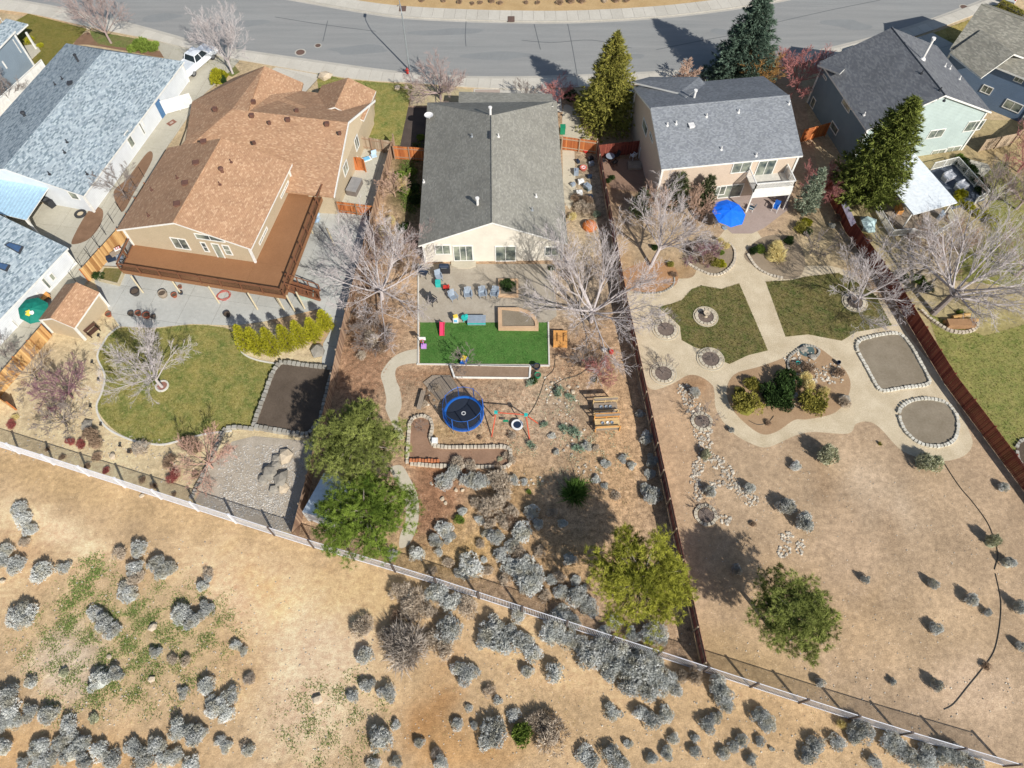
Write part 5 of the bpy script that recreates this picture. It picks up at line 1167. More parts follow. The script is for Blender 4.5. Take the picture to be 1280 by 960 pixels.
# toy kitchens: two slatted wooden units, front one orange, back one pale
def kitchen(lb, px, wd, dp, wood, topm, shelf, seed):
    g = G(*px); r = thing("toy_kitchen", lb, "toy kitchen", g); r.rotation_euler = (0, 0, .06); rg = random.Random(seed)
    for sx in (-1, 1):
        for y, h in ((-dp / 2, .95), (dp / 2, 1.52)): m = MB(); m.box((sx * wd / 2, y, h / 2), (.08, .08, h)); m.build("post", wood, r)
    for z, y0, y1, nm in ((.6, -dp / 2, dp / 2, "worktop"), (.25, -dp / 2, dp / 2, "shelf")):
        n = 4
        for i in range(n): m = MB(); m.box((0, y0 + (y1 - y0) * (i + .5) / n, z), (wd, (y1 - y0) / n - .02, .03)); m.build("board", topm if nm == "worktop" else shelf, r)
    for z in (.85, 1.22, 1.5): m = MB(); m.box((0, dp / 2, z), (wd, .08, .07)); m.build("back_rail", wood, r)
    m = MB(); m.box((0, dp / 2, .76), (.06, .06, 1.5)); m.build("back_post", wood, r)
    m = MB(); m.box((0, -dp / 2, .9), (wd + .04, .05, .1)); m.build("front_rail", wood, r); m = MB(); m.box((0, dp / 2 - .1, 1.5), (wd, .3, .03)); m.build("top_shelf", shelf, r)
    for x in (-.4, .05, .42): m = MB(); m.lathe((x, 0, .62), [(.02, 0), (.12, 0), (.15, .09), (.13, .09), (.1, .02)], 10); m.build("bowl", (GREYC, POLE, WPL)[rg.randrange(3)], r)
kitchen("orange-railed wooden toy kitchen, the lower of the pair", (758, 533), 2.15, 1.0, WOODO, WOODY, WOODG, 1)
kitchen("pale wooden toy kitchen behind the orange-railed one", (756, 513), 2.1, .95, WOODY, WOODG, WOODG, 2)
# bench-like board by the trampoline, wooden platform
m = MB(); a, c_ = G(524, 514), G(530, 491)
r = thing("wooden_bench", "narrow weathered wooden bench left of the trampoline", "bench", a); d = c_ - a; sd_ = Vector((-d.y, d.x, 0)).normalized()
for i in (-1, 0, 1): m = MB(); m.obox(a + sd_ * (i * .14 - .06) + Vector((0, 0, .42)), d, sd_ * .12, (0, 0, .04)); m.build("seat_board", WOODG, r)
for k in (.1, .9): m = MB(); m.box(a + d * k + Vector((0, 0, .21)), (.34, .08, .41), math.atan2(sd_.y, sd_.x)); m.build("leg", WOODG, r)
at0(r)
pts = [(529, 479), (541, 470), (563, 470), (574, 486), (560, 496), (548, 501)]
P = [G(*q) for q in pts]; r = thing("wooden_platform", "low weathered wooden platform behind the trampoline", "platform", P[0]); a = (P[2] - P[1]).normalized(); a = (G(574, 486) - G(563, 470)).normalized(); bb_ = Vector((-a.y, a.x, 0))
vs = [(q - P[0]).dot(bb_) for q in P]
for i in range(int((max(vs) - min(vs)) / .3) + 1):
    v0 = min(vs) + i * .3; q = clip(clip(P, P[0] + bb_ * v0, bb_, 1), P[0] + bb_ * (v0 + .285), bb_, -1)
    if len(q) > 2: m = MB(); m.slab([v + Vector((0, 0, .14)) for v in q], .13); m.build("plank", WOODG, r)
at0(r)
# umbrella with table and chairs
def parasol(lb, px, R, h, mat, tilt=(0, 0), nm="umbrella", seg=8):
    g = G(px[0], px[1], h); g.z = 0; r = thing(nm, lb, "umbrella", g)
    m = MB(); m.tube([(0, 0, 0), (0, 0, h + .1)], .03, 8); m.build("pole", POLE, r); m = MB(); m.cyl((0, 0, 0), .28, .1, 14); m.build("base", GREYC, r)
    T = Vector((tilt[0], tilt[1], 1)).normalized(); A = T.cross(Vector((0, 1, 0))).normalized(); B_ = T.cross(A); top = Vector((0, 0, h + .35))
    m = MB(); ed = [top - T * .62 + (A * math.cos(2 * PI * i / seg) + B_ * math.sin(2 * PI * i / seg)) * R for i in range(seg)]
    md = [top - T * .22 + (A * math.cos(2 * PI * i / seg) + B_ * math.sin(2 * PI * i / seg)) * R * .55 for i in range(seg)]
    for i in range(seg):
        j = (i + 1) % seg; q = (ed[i] + ed[j]) / 2 + T * .05; mm = (md[i] + md[j]) / 2 - T * .03
        m.add([top, md[i], mm, md[j], ed[i], q, ed[j]], [(0, 1, 2), (0, 2, 3), (1, 4, 5, 2), (2, 5, 6, 3)])
    o = m.build("canopy", mat, r); sm = o.modifiers.new("t", 'SOLIDIFY'); sm.thickness = .015
    for i in range(seg): m = MB(); m.tube([top - T * .1, md[i] - T * .04, ed[i] - T * .02], .012, 4); m.build("rib", POLE, r)
    m = MB(); m.lathe(top, [(.06, -.02), (.04, .08), (.01, .1)], 8); m.build("finial", mat, r); return r
def fabric(n_, c, spec=.2): return plain(n_, c, .7, 0, spec)
parasol("bright blue patio umbrella below the white balcony", (913, 265), 1.78, 2.35, fabric("blue_canvas", S(10, 112, 240)), (.12, -.1))
UG = parasol("dark green patio umbrella with a yellow patch beside the white house, left edge", (42, 388), 1.35, 2.2, fabric("green_canvas", S(20, 122, 104)), (.25, -.25))
m = MB(); 
def disc_at(r, c, T, rad, mat, nm, sx=1.): 
    A = T.cross(Vector((0, 1, 0))).normalized(); B_ = T.cross(A); m = MB(); m.add([Vector(c) + A * rad * math.cos(t * PI / 5) * sx + B_ * rad * math.sin(t * PI / 5) * (.8 + .3 * (t % 2)) for t in range(10)], [tuple(range(10))]); o = m.build(nm, mat, r); s = o.modifiers.new("t", 'SOLIDIFY'); s.thickness = .01; return o
disc_at(UG, (-.28, -.42, 2.36), Vector((-.03, -.5, 1)).normalized(), .3, YEL, "printed_patch"); disc_at(UG, (.1, -.42, 2.42), Vector((.2, -.5, 1)).normalized(), .2, WPL, "printed_patch")
r = thing("patio_table", "white patio table under the blue umbrella", "table", G(911, 275)); m = MB(); m.cyl((0, 0, .7), .7, .04, 24); m.build("tabletop", WPL, r)
for i in range(4): a = i * PI / 2 + .7; m = MB(); m.tube([(.5 * math.cos(a), .5 * math.sin(a), 0), (.4 * math.cos(a), .4 * math.sin(a), .7)], .03, 6); m.build("leg", WPL, r)
def chair(nm, lb, px, rz, mat, seatm, group=None, adir=False, cat="chair", sc=1.):
    r = thing(nm, lb, cat, G(*px), group); r.rotation_euler = (0, 0, rz); r.scale = (sc,) * 3
    if adir:      # slatted garden armchair, low seat, fanned back
        for i in range(5): m = MB(); m.bar((-.24, -.22 + i * .11, .3), (.32, -.22 + i * .11, .38), .1, .02); m.build("seat_slat", mat, r)
        for i in range(5): y = -.24 + i * .12; m = MB(); m.bar((-.22, y * .9, .26), (-.56, y * 1.25, .98 - abs(y) * .4), .11, .02); m.build("back_slat", mat, r)
        for s in (-1, 1):
            m = MB(); m.bar((-.4, s * .36, .56), (.36, s * .36, .56), .14, .03); m.build("armrest", mat, r)
            m = MB(); m.bar((.3, s * .3, 0), (.3, s * .34, .55), .1, .03); m.build("leg", mat, r); m = MB(); m.bar((-.6, s * .28, .04), (.3, s * .28, .36), .03, .12); m.build("side_rail", mat, r)
    else:
        m = MB(); m.box((0, 0, .43), (.5, .5, .05)); m.build("seat", seatm, r)
        m = MB(); m.obox((-.25, -.25, .45), (-.14, 0, .5), (0, .5, 0), (.03, 0, 0)); m.build("backrest", seatm, r)
        for sx in (-1, 1):
            for sy in (-1, 1): m = MB(); m.tube([(sx * .26, sy * .26, 0), (sx * .22, sy * .22, .62 if sx > 0 else .45)], .025, 5); m.build("leg", mat, r)
        for s in (-1, 1): m = MB(); m.bar((-.26, s * .27, .64), (.26, s * .27, .62), .06, .03); m.build("armrest", mat, r)
    return r
chair("patio_chair", "white chair with teal cushion right of the blue umbrella", (938, 263), 2.6, WPL, PVC("teal_cushion", 16, 112, 146))
chair("patio_chair", "white reclining chair with blue cushion under the balcony corner", (968, 263), 4.2, WPL, BLU, sc=1.15)
chair("patio_chair", "white plastic chair lower left of the blue umbrella", (894, 281), .4, WPL, WPL)
chair("patio_chair", "white plastic chair on the shaded brown patio by the side door", (791, 198), 2.2, WPL, WPL)
for (x, y), lb, a in zip(((567, 374), (585.5, 371), (603.5, 370), (618.5, 370)), ("leftmost of the four grey garden armchairs, turned a little away", "second grey garden armchair from the left in the row of four", "third grey garden armchair from the left in the row of four", "rightmost grey garden armchair, beside the square planter"), (-1.0, -1.45, -1.4, -1.75)):
    chair("garden_armchair", lb, (x, y), a, GREYC, GREYC, "grey garden armchairs on the patio", True)
chair("patio_chair", "dark wicker chair at the patio's left edge, lower one", (541, 379), -.7, BLACKM, BLACKM, sc=1.3); chair("patio_chair", "dark wicker chair under the bare branches, upper one", (531, 345), -.4, BLACKM, NAVY, sc=1.3)
chair("patio_chair", "grey chair beside the barbecue grill on the left patio", (549, 350), -1.2, GREYC, GREYC, sc=1.2)
r = thing("barbecue_grill", "dark barbecue grill against the house wall under bare branches", "grill", G(556, 340)); m = MB(); m.box((0, 0, .45), (1.1, .55, .8)); m.build("cart", BLACKM, r); m = MB(); m.tube([(-.45, 0, .9), (.45, 0, .9)], .27, 12); m.build("lid", NAVY, r); m = MB(); m.bar((-.3, -.3, .95), (.3, -.3, .95), .03, .03); m.build("handle", POLE, r)
r = thing("toy_ride", "red toy ride-on on the patio left of the grey armchairs", "toy", G(558, 361)); m = MB(); m.box((0, 0, .28), (.62, .34, .22)); m.box((.22, 0, .45), (.1, .3, .22)); m.build("body", REDP, r)
for sx in (-.22, .22):
    for s in (-.17, .17): m = MB(); m.tube([(sx, s - .04, .13), (sx, s + .04, .13)], .13, 10); m.build("wheel", BLACKM, r)
r = thing("toy_box", "teal toy crate between the grill and the red ride-on", "toy box", G(548, 357)); m = MB(); m.box((0, 0, .3), (.5, .5, .56)); m.build("body", TEAL, r); m = MB(); m.box((0, 0, .6), (.54, .54, .06)); m.build("lid", TEAL, r)
r = thing("toy_slide", "small pink-red slide at the left end of the turf", "slide", G(553, 412)); 
m = MB(); m.obox((-.2, -.75, .06), (.4, 0, 0), (0, 1.1, .62), (0, 0, .04)); m.build("chute", PINK, r)
for s in (-.22, .2): m = MB(); m.obox((s, -.78, .04), (.04, 0, 0), (0, 1.15, .66), (0, 0, .16)); m.build("side_rail", PINK, r)
for s in (-.2, .2): m = MB(); m.bar((s, .36, .7), (s * 1.1, .68, 0), .06, .06); m.build("leg", PINK, r)
for z in (.22, .45): m = MB(); m.bar((-.2, .58 - z * .2, z), (.2, .58 - z * .2, z), .06, .05); m.build("step", PINK, r)
r = thing("toy_basketball_hoop", "toy basketball hoop with lilac base on the turf's left edge", "toy hoop", G(530, 434)); m = MB(); m.box((0, 0, .16), (.5, .4, .3)); m.build("base", LILAC, r); m = MB(); m.tube([(0, 0, .3), (0, 0, 1.4)], .04, 6); m.build("pole", LILAC, r)
m = MB(); m.box((0, -.04, 1.5), (.62, .04, .45)); m.build("backboard", WPL, r); m = MB(); m.ring((0, -.24, 1.36), .15, .18, .03, 14); m.build("rim", PINK, r)
r = thing("toy_bench", "grey slatted storage bench with teal edge along the patio's lower border", "storage bench", G(596, 402)); 
for i in range(4): m = MB(); m.box((0, -.36 + i * .24, .42), (1.75, .22, .04)); m.build("board", GREYC, r)
m = MB(); m.box((0, 0, .2), (1.7, .88, .38)); m.build("body", GREYC, r); m = MB(); m.box((0, -.47, .3), (1.75, .05, .18)); m.build("front_edge", TEAL, r)
r = thing("toy_water_table", "teal toy water table joined to the grey storage bench", "toy", G(581, 400)); m = MB(); m.cyl((0, 0, .35), .34, .12, 12); m.box((.15, .15, .5), (.3, .2, .2), .5); m.build("basin", TEAL, r)
for i in range(3): a = i * 2.1; m = MB(); m.tube([(.25 * math.cos(a), .25 * math.sin(a), 0), (.2 * math.cos(a), .2 * math.sin(a), .35)], .05, 6); m.build("leg", TEAL, r)
r = thing("toy_playhouse", "small white and pale blue toy stand with yellow top on the patio edge", "toy", G(570, 402)); m = MB(); m.box((0, 0, .35), (.5, .4, .7)); m.build("body", WPL, r); m = MB(); m.box((0, .05, .8), (.42, .3, .18), .3); m.build("top", YEL, r); m = MB(); m.box((0, -.22, .4), (.3, .05, .34)); m.build("panel", PVC("sky_plastic", 120, 190, 230), r)
r = thing("toy_car", "toy push car with yellow-orange roof and blue base at the turf's lower edge", "toy car", G(580.5, 453)); r.rotation_euler = (0, 0, 1.2)
m = MB(); m.box((0, 0, .26), (.85, .5, .3)); m.build("body", BLU, r); m = MB(); m.box((-.02, 0, .8), (.5, .44, .07)); m.build("roof", YEL, r)
for sx in (-.22, .2):
    for s in (-.2, .2): m = MB(); m.bar((sx, s, .4), (sx * .9, s * .95, .8), .05, .05); m.build("pillar", WPL, r)
for sx in (-.27, .27):
    for s in (-.26, .26): m = MB(); m.tube([(sx, s - .04, .14), (sx, s + .04, .14)], .14, 10); m.build("wheel", BLACKM, r)
r = thing("sandbox_table", "square orange wooden play table with two slots right of the turf", "play table", G(700, 426)); r.rotation_euler = (0, 0, -.03)
for i in range(6): m = MB(); m.box((-.55 + i * .22, 0, .5), (.21, 1.7, .04)); m.build("board", WOODO, r)
for s in (-.3, .3): m = MB(); m.box((s, .05, .55), (.07, .95, .06)); m.build("handle", rough_mat("dark_wood", S(140, 92, 50)), r)
for s in (-1, 1): m = MB(); m.box((0, s * .82, .3), (1.3, .05, .36)); m.build("side_board", WOODO, r)
for sx in (-.6, .6):
    for sy in (-.78, .78): m = MB(); m.box((sx, sy, .24), (.08, .08, .48)); m.build("leg", WOODO, r)
for x, y, mt, lb, rr_ in ((671, 461, NAVY, "dark blue glazed pot by the turf's lower right corner", .32), (672, 472, GRN, "teal pot below the dark blue one, right of the dry bed", .3), (703, 158, None, "", 0)):
    if not mt: continue
    r = thing("plant_pot", lb, "pot", G(x, y)); m = MB(); m.lathe((0, 0, 0), [(rr_ * .6, 0), (rr_ * .95, .35), (rr_, .55), (rr_ * .88, .55), (rr_ * .8, .46)], 16); m.build("pot", mt, r); m = MB(); m.cyl((0, 0, .42), rr_ * .82, .04, 14); m.build("soil", BED, r)
r = thing("wheelie_bin", "green wheeled bin beside the olive-grey house, front right", "bin", G(703, 167)); m = MB(); m.obox((-.28, -.3, .1), (.56, 0, 0), (0, .6, 0), (0, 0, .9)); m.build("body", GRN, r); m = MB(); m.box((0, 0, 1.03), (.62, .68, .08)); m.build("lid", GRN, r)
for s in (-.3, .3): m = MB(); m.tube([(s - .03, .28, .12), (s + .03, .28, .12)], .12, 10); m.build("wheel", BLACKM, r)
# things on the concrete below the deck
for x, y, R, mt, lb in ((171, 368, .45, DARKP, "large dark round pot under the left end of the deck"), (219, 371, .3, TERRA, "terracotta pot beside the small blue-grey one under the deck"), (227, 367.5, .22, NAVY, "small blue-grey pot by a deck post"), (165, 394, .3, DARKP, "grey pot, left end of the row above the lawn"), (174, 393.5, .3, TERRA, "red-brown pot second from left in the row above the lawn"), (184.5, 396.5, .36, TERRA, "orange terracotta pot in the row above the lawn"), (193, 397.5, .26, DARKP, "dark pot at the right end of the row above the lawn"), (285, 395, .34, DARKP, "black tub above the columnar shrubs"), (226, 360, .2, TERRA, "clay pot near the deck post shadow"), (137, 395, .3, TERRA, "clay pot at the right corner of the tan shed")):
    r = thing("plant_pot", lb, "pot", G(x, y)); m = MB(); m.lathe((0, 0, .02), [(R * .65, 0), (R * .95, R * .9), (R, R * 1.2), (R * .85, R * 1.2), (R * .78, R)], 16); m.build("pot", mt, r); m = MB(); m.cyl((0, 0, R * .95), R * .8, .03, 14); m.build("soil", BED, r)
r = thing("wooden_tub", "weathered barrel planter on the concrete under the deck", "planter", G(205, 370)); m = MB(); m.lathe((0, 0, .02), [(.35, 0), (.45, .3), (.4, .55), (.34, .55), (.32, .45)], 14); m.build("barrel", WOODG, r); m = MB(); m.cyl((0, 0, .42), .34, .03, 12); m.build("soil", BED, r)
r = thing("garden_hose", "coiled red hose lying on the concrete under the deck", "hose", G(280, 370)); pts = []
for i in range(80): a = i * .32; q = .62 + .1 * math.sin(i * .9); pts.append((q * math.cos(a), q * math.sin(a) * .9, .03 + .0015 * i))
m = MB(); m.tube(pts, .025, 5); m.build("coil", PVC("hose_red", 196, 96, 84), r)
r = thing("deck_storage_box", "pale green storage box under the deck stairs", "storage box", G(383, 372)); r.rotation_euler = (0, 0, .08); m = MB(); m.box((0, 0, .28), (1.6, .65, .54)); m.build("body", PVC("sage_plastic", 168, 184, 168), r); m = MB(); m.box((0, 0, .58), (1.68, .72, .08)); m.build("lid", PVC("sage_plastic", 168, 184, 168), r)
r = thing("flag_bundle", "bundle of stored things with a red and white striped cloth at the deck's left corner", "stored things", G(150, 322))
m = MB(); m.box((0, 0, .45), (1.2, .6, .9), .8); m.build("crate", WOODG, r); m = MB(); m.box((-.5, -.5, .5), (.9, .5, .5), .4); m.build("navy_box", NAVY, r); m = MB(); m.rock((.45, -.5, .6), .45, random.Random(3), .8); m.build("sack", GREYC, r); m = MB(); m.box((.1, .3, 1.0), (.6, .4, .12), .6); m.build("white_cloth", WPL, r)
for i in range(3): m = MB(); m.box((.0 + i * .16, .25 + i * .1, 1.08), (.07, .4, .03), .6); m.build("red_stripe", REDP, r)
r = thing("blue_tarp_bundle", "blue-white covered bundle beside the post under the deck's far corner", "covered bundle", G(393, 272)); m = MB(); m.rock((0, 0, .4), .62, random.Random(5), .8); m.rock((.3, -.5, .3), .5, random.Random(6), .7); m.build("cover", PVC("tarp_blue", 170, 196, 220), r)
r = thing("swing_bench", "small dark slatted bench against the tan shed wall", "bench", G(119, 417)); r.rotation_euler = (0, 0, .95)
for i in range(4): m = MB(); m.box((0, -.2 + i * .13, .42), (1.2, .11, .03)); m.build("seat_slat", rough_mat("dark_slat", S(98, 70, 56)), r)
for i in range(3): m = MB(); m.box((0, .3, .6 + i * .14), (1.2, .03, .11)); m.build("back_slat", rough_mat("dark_slat", S(98, 70, 56)), r)
for s in (-.5, .5): m = MB(); m.box((s, .05, .28), (.06, .5, .56)); m.build("leg", IRON, r)
# side patio
r = thing("hot_tub", "grey covered hot tub on the side patio between the houses", "hot tub", G(444, 237)); r.rotation_euler = (0, 0, -.25 + PI / 2); m = MB(); m.box((0, 0, .35), (2.1, 1.1, .7)); m.build("tub", PVC("tub_side", 120, 110, 104), r)
for s in (-1, 1): m = MB(); m.box((s * .53, 0, .76), (1.04, 1.14, .1)); m.build("cover_half", PVC("tub_cover", 150, 148, 146), r)
r = thing("lounge_chair", "white patio lounge chair with blue cushions by the weathered gate", "lounge chair", G(458, 202)); r.rotation_euler = (0, 0, .5); m = MB(); m.box((0, 0, .32), (1.3, .65, .08)); m.build("frame", WPL, r); m = MB(); m.box((.1, 0, .4), (.7, .5, .08)); m.build("cushion", PVC("sky_plastic", 120, 190, 230), r); m = MB(); m.obox((-.65, -.32, .35), (-.2, 0, .5), (0, .64, 0), (.05, 0, 0)); m.build("backrest", WPL, r)
r = thing("patio_chair", "pale blue chair right of the white lounge chair", "chair", G(468, 198)); m = MB(); m.box((0, 0, .4), (.6, .6, .08), .4); m.build("seat", PVC("pale_blue", 190, 214, 230), r); m = MB(); m.box((0, .32, .65), (.6, .06, .5), .4); m.build("backrest", PVC("pale_blue", 190, 214, 230), r)
# folded orange screens
for x, y, lb in ((447, 213, "folded orange wooden screen leaning on the tan wall, left panel"), (451, 213, "folded orange wooden screen leaning on the tan wall, right panel")):
    m = MB(); m.obox((-.25, 0, 0), (.5, -.05, 0), (0, .3, 1.6), (0, .04, 0)); o = m.build("wooden_screen", W_ORG); o.location = G(x, y); tag(o, lb, "screen")
# left concrete strip
r = thing("tyre", "dark ring-shaped planter tyre at the white house corner", "tyre", G(101, 268)); m = MB(); m.lathe((0, 0, .1), [(.35, -.08), (.35, .08), (.5, .13), (.62, .06), (.62, -.06), (.5, -.1)], 22); m.build("rubber", RUB, r); m = MB(); m.cyl((0, 0, .02), .35, .06, 14); m.build("stone_fill", GRAN, r)
r = thing("covered_barbecue", "grill under a black cover on the concrete behind the white house", "grill", G(63, 256)); m = MB(); m.obox((-.7, -.3, 0), (1.4, 0, 0), (0, .6, 0), (0, 0, .9)); m.rock((0, 0, .95), .5, random.Random(8), .5); m.build("cover", BLACKM, r); r.rotation_euler = (0, 0, -.6)
r = thing("outdoor_sink", "small orange wooden bench beside the green umbrella", "bench", G(55, 376)); r.rotation_euler = (0, 0, .9)
for i in range(4): m = MB(); m.box((0, -.3 + i * .2, .45), (1.5, .17, .04)); m.build("seat_board", WOODO, r)
for s in (-.6, .6): m = MB(); m.box((s, 0, .22), (.08, .7, .42)); m.build("leg", WOODO, r)
r = thing("doormat", "small red-brown mat on the concrete by the blue door", "doormat", G(214.5, 153.5, .04)); m = MB(); m.box((0, 0, .015), (1.0, .7, .02), .9); m.build("weave", rough_mat("mat_weave", S(150, 104, 88)), r); m = MB(); m.box((0, 0, .03), (.45, .3, .01), .9); m.build("centre", rough_mat("mat_centre", S(196, 176, 160)), r)
# right side yard of the middle house
for x, y, r_, mt, lb in ((732, 190, .35, REDP, "bright red bucket behind the orange front fence"), (729, 212, .42, PVC("coral", 214, 112, 96), "coral and white striped round cushion in the side yard clutter")):
    r = thing("bucket" if mt is REDP else "round_cushion", lb, "bucket" if mt is REDP else "cushion", G(x, y)); m = MB(); m.lathe((0, 0, 0), [(r_ * .7, 0), (r_, .35), (r_ * .9, .36), (.02, .3)], 14); m.build("body", mt, r)
    if mt is not REDP: m = MB(); m.ring((0, 0, .32), r_ * .35, r_ * .55, .05, 16); m.build("stripe", WPL, r)
rg = random.Random(21)
for i, (x, y, c_) in enumerate(((722, 203, NAVY), (738, 200, BLACKM), (720, 217, GREYC), (737, 222, NAVY), (726, 229, WPL), (716, 232, GREYC), (734, 236, GREYC), (724, 243, WPL), (737, 248, NAVY), (739, 206, GREYC))):
    m = MB(); sz = rg.uniform(.4, .8); m.box((0, 0, sz * .35), (sz, sz * .7, sz * .7), rg.random() * 3); m.box((sz * .1, 0, sz * .75), (sz * .5, sz * .4, sz * .15), rg.random() * 3); o = m.build("storage_crate", c_); o.location = G(x, y); tag(o, None, "crate"); later(o, {"navy_plastic": "dark blue", "black_net": "black", "grey_plastic": "grey", "white_plastic": "white"}[c_.name] + " crate", x, y)
r = thing("tarp_dome", "orange-brown covered dome by the foot of the reddish fence, under bare branches", "covered fire pit", G(737, 284)); m = MB(); m.lathe((0, 0, 0), [(.74, 0), (.78, .25), (.66, .5), (.4, .68), (.02, .74)], 14); m.build("cover", plain("rust_tarp", S(196, 110, 44), .6), r)
r = thing("side_step", "small grey wooden landing by the side door of the tan house", "step", G(793, 208)); m = MB(); m.box((0, 0, .14), (1.5, 1.2, .28)); m.build("landing", WOODG, r)
r = thing("patio_table", "round dark patio table in the shade of the brown patio", "table", G(762, 201)); m = MB(); m.cyl((0, 0, .68), .5, .04, 18); m.build("tabletop", GREYC, r); m = MB(); m.cyl((0, 0, 0), .06, .7, 8); m.build("leg", IRON, r)
for i in range(4):
    a = i * PI / 2 + .5; q = G(762, 201) + Vector((math.cos(a), math.sin(a), 0)) * .85
    o = chair("patio_chair", ("upper right", "upper left", "lower left", "lower right")[i] + " dark chair around the shaded round patio table", (762, 201), a + PI, IRON, BLACKM, "dark chairs round the shaded table"); o.location = q
# pond pots in the island
for x, y, R, c_, lb in ((996, 456, .2, TEAL, "turquoise glazed pot in the round island bed, upper one"), (990, 475, .22, TEAL, "turquoise glazed pot in the round island bed, beside the dark green shrub"), (1047, 455, .2, NAVY, "dark pot at the right edge of the round island bed")):
    r = thing("plant_pot", lb, "pot", G(x, y)); m = MB(); m.lathe((0, 0, 0), [(R * .7, 0), (R, .2), (R * .9, .4), (R * .7, .38)], 14); m.build("pot", c_, r)
r = thing("garden_pond", "small dark stone-rimmed pond in the upper part of the round island bed", "pond", G(1008, 438)); m = MB(); m.cyl((0, 0, .015), .75, .03, 18); m.build("water", plain("pond_water", S(88, 106, 104), .08), r)
r = thing("fountain", "pale concrete birdbath in the tree ring on the left green lawn", "birdbath", G(882, 396)); m = MB(); m.lathe((0, 0, .05), [(.2, 0), (.1, .12), (.1, .45), (.3, .55), (.32, .6), (.05, .56)], 14); m.build("bowl", ROCKP, r)
# log and boards in the far right bed
for i, (x, y) in enumerate(((1190, 404), (1200, 397), (1209, 402))):
    m = MB(); m.tube([(-.9, 0, .22), (.9, .1, .22)], .2, 9); o = m.build("log", rough_mat("cut_log", S(214, 176, 108), S(176, 136, 84), 1, 6)); o.location = G(x, y); o.rotation_euler = (0, 0, (.0, .15, -.1)[i]); tag(o, ("left", "upper", "right")[i] + " cut log in the stone bed under the far right bare tree", "log")
m = MB(); m.box((0, 0, .5), (2.6, .8, 1.0)); o = m.build("stacked_stone_bench", rough_mat("brown_stone", S(180, 140, 100), S(146, 110, 78), 1, 6)); o.location = G(1197, 404) + Vector((0, -.3, -.4)); tag(o, "brown stone block behind the cut logs in the far right bed", "stone block")
# deck furniture right
for x, y, lb in ((1184, 224, "covered grey patio sofa inside the white-framed pen"), (1200, 236, "covered grey armchair inside the white-framed pen")):
    m = MB(); m.box((0, 0, .3), (1.5, .8, .6), .5); m.box((-.2, .35, .6), (1.3, .25, .5), .5); o = m.build("covered_sofa", PVC("grey_cover", 196, 198, 202)); o.location = G(x, y); bv = o.modifiers.new("b", 'BEVEL'); bv.width = .12; bv.segments = 3; tag(o, lb, "sofa")
patch("pen_floor", [(1160, 214), (1193, 205), (1232, 250), (1190, 262)], .02, rough_mat("dark_pavers", S(96, 104, 116), S(80, 88, 100)))
r = thing("playhouse_deck", "raised wooden deck floor right of the red fence below the canopy", "deck", G(1135, 280)); m = MB(); m.slab([G(1095, 262) + Vector((0, 0, .4)), G(1135, 240) + Vector((0, 0, .4)), G(1185, 270) + Vector((0, 0, .4)), G(1138, 300) + Vector((0, 0, .4))], .38); m.build("floor", WOODG, r); at0(r)
for i, (x, y, sz) in enumerate(((1150, 272, .8), (1172, 276, .7), (1120, 268, .9))):
    m = MB(); m.box((0, 0, .7), (sz, sz * .6, .6), i * .8); m.box((0, .2, 1.1), (sz * .8, sz * .3, .2), i * .8); o = m.build("deck_furniture", (WOODG, GREYC, WOODO)[i]); o.location = G(x, y); tag(o, ("wooden garden seat at the middle", "grey covered seat at the right", "orange-brown box at the left") [i] + " of the raised deck", "seat")
r = thing("tarp_heap", "heap under a pale blue-green tarp just right of the red fence", "tarp heap", G(1081, 282)); m = MB(); m.rock((0, 0, .5), .9, random.Random(11), .7); m.rock((.1, -.7, .35), .7, random.Random(12), .6); m.build("tarp", PVC("pale_tarp", 184, 208, 206), r)
r = thing("lean_to_panels", "purple-grey sheet panels leaning over the red fence", "panel", G(1055, 275)); m = MB(); m.slab([G(1052, 256, 1.9), G(1058, 251, 1.9), G(1070, 278, 1.9), G(1064, 283, 1.9)], .05); m.build("sheet", PVC("grey_sheet", 150, 142, 156), r); at0(r)
# hose on the bare yard, irrigation lines
def hose(lb, pts, rad, mat, nm="hose"):
    P = [G(*p) + Vector((0, 0, rad)) for p in spline(pts, False)]; m = MB(); m.tube(P, rad, 5); o = m.build(nm, mat, uv=False); tag(o, lb, "hose"); return o
HOSE = plain("black_hose", S(72, 68, 58), .6)
hose("long black irrigation hose curving down the bare right-hand yard", [(1244, 717), (1249, 740), (1251, 757), (1249, 785), (1242, 815), (1227, 837), (1210, 858), (1192, 880), (1180, 887)], .032, HOSE)
hose("upper stretch of black irrigation hose below the oval stone bed", [(1177, 574), (1190, 595), (1202, 612), (1215, 627), (1232, 650), (1240, 667), (1247, 692), (1243, 712)], .035, HOSE)
hose("drip hose winding from the turf corner down to the red swing frame", [(694, 446), (692, 462), (682, 473), (676, 490), (668, 508), (660, 520)], .03, HOSE)
hose("thin drip hose curving between the agave clump and the sapling", [(692, 482), (705, 474), (720, 470), (733, 462), (742, 450)], .03, HOSE)
hose("arc of black edging pipe in the round island bed", [(936, 526), (948, 531), (960, 528), (967, 520)], .03, HOSE)
for x, y, lb in ((116, 455, "ant-like scrap"), (0, 0, "")):
    pass
FIG = plain("dark_stake", S(58, 54, 50), .7)
for x, y in ((117, 455), (125, 477), (115, 510), (128, 533), (163, 567), (152, 559), (125, 422), (121, 409)):
    m = MB(); m.tube([(0, 0, 0), (0, 0, .38)], .03, 5); m.cyl((0, 0, .34), .13, .05, 8); o = m.build("path_light", FIG); o.location = G(x, y); tag(o, None, "garden light"); later(o, "small dark garden path light", x, y)
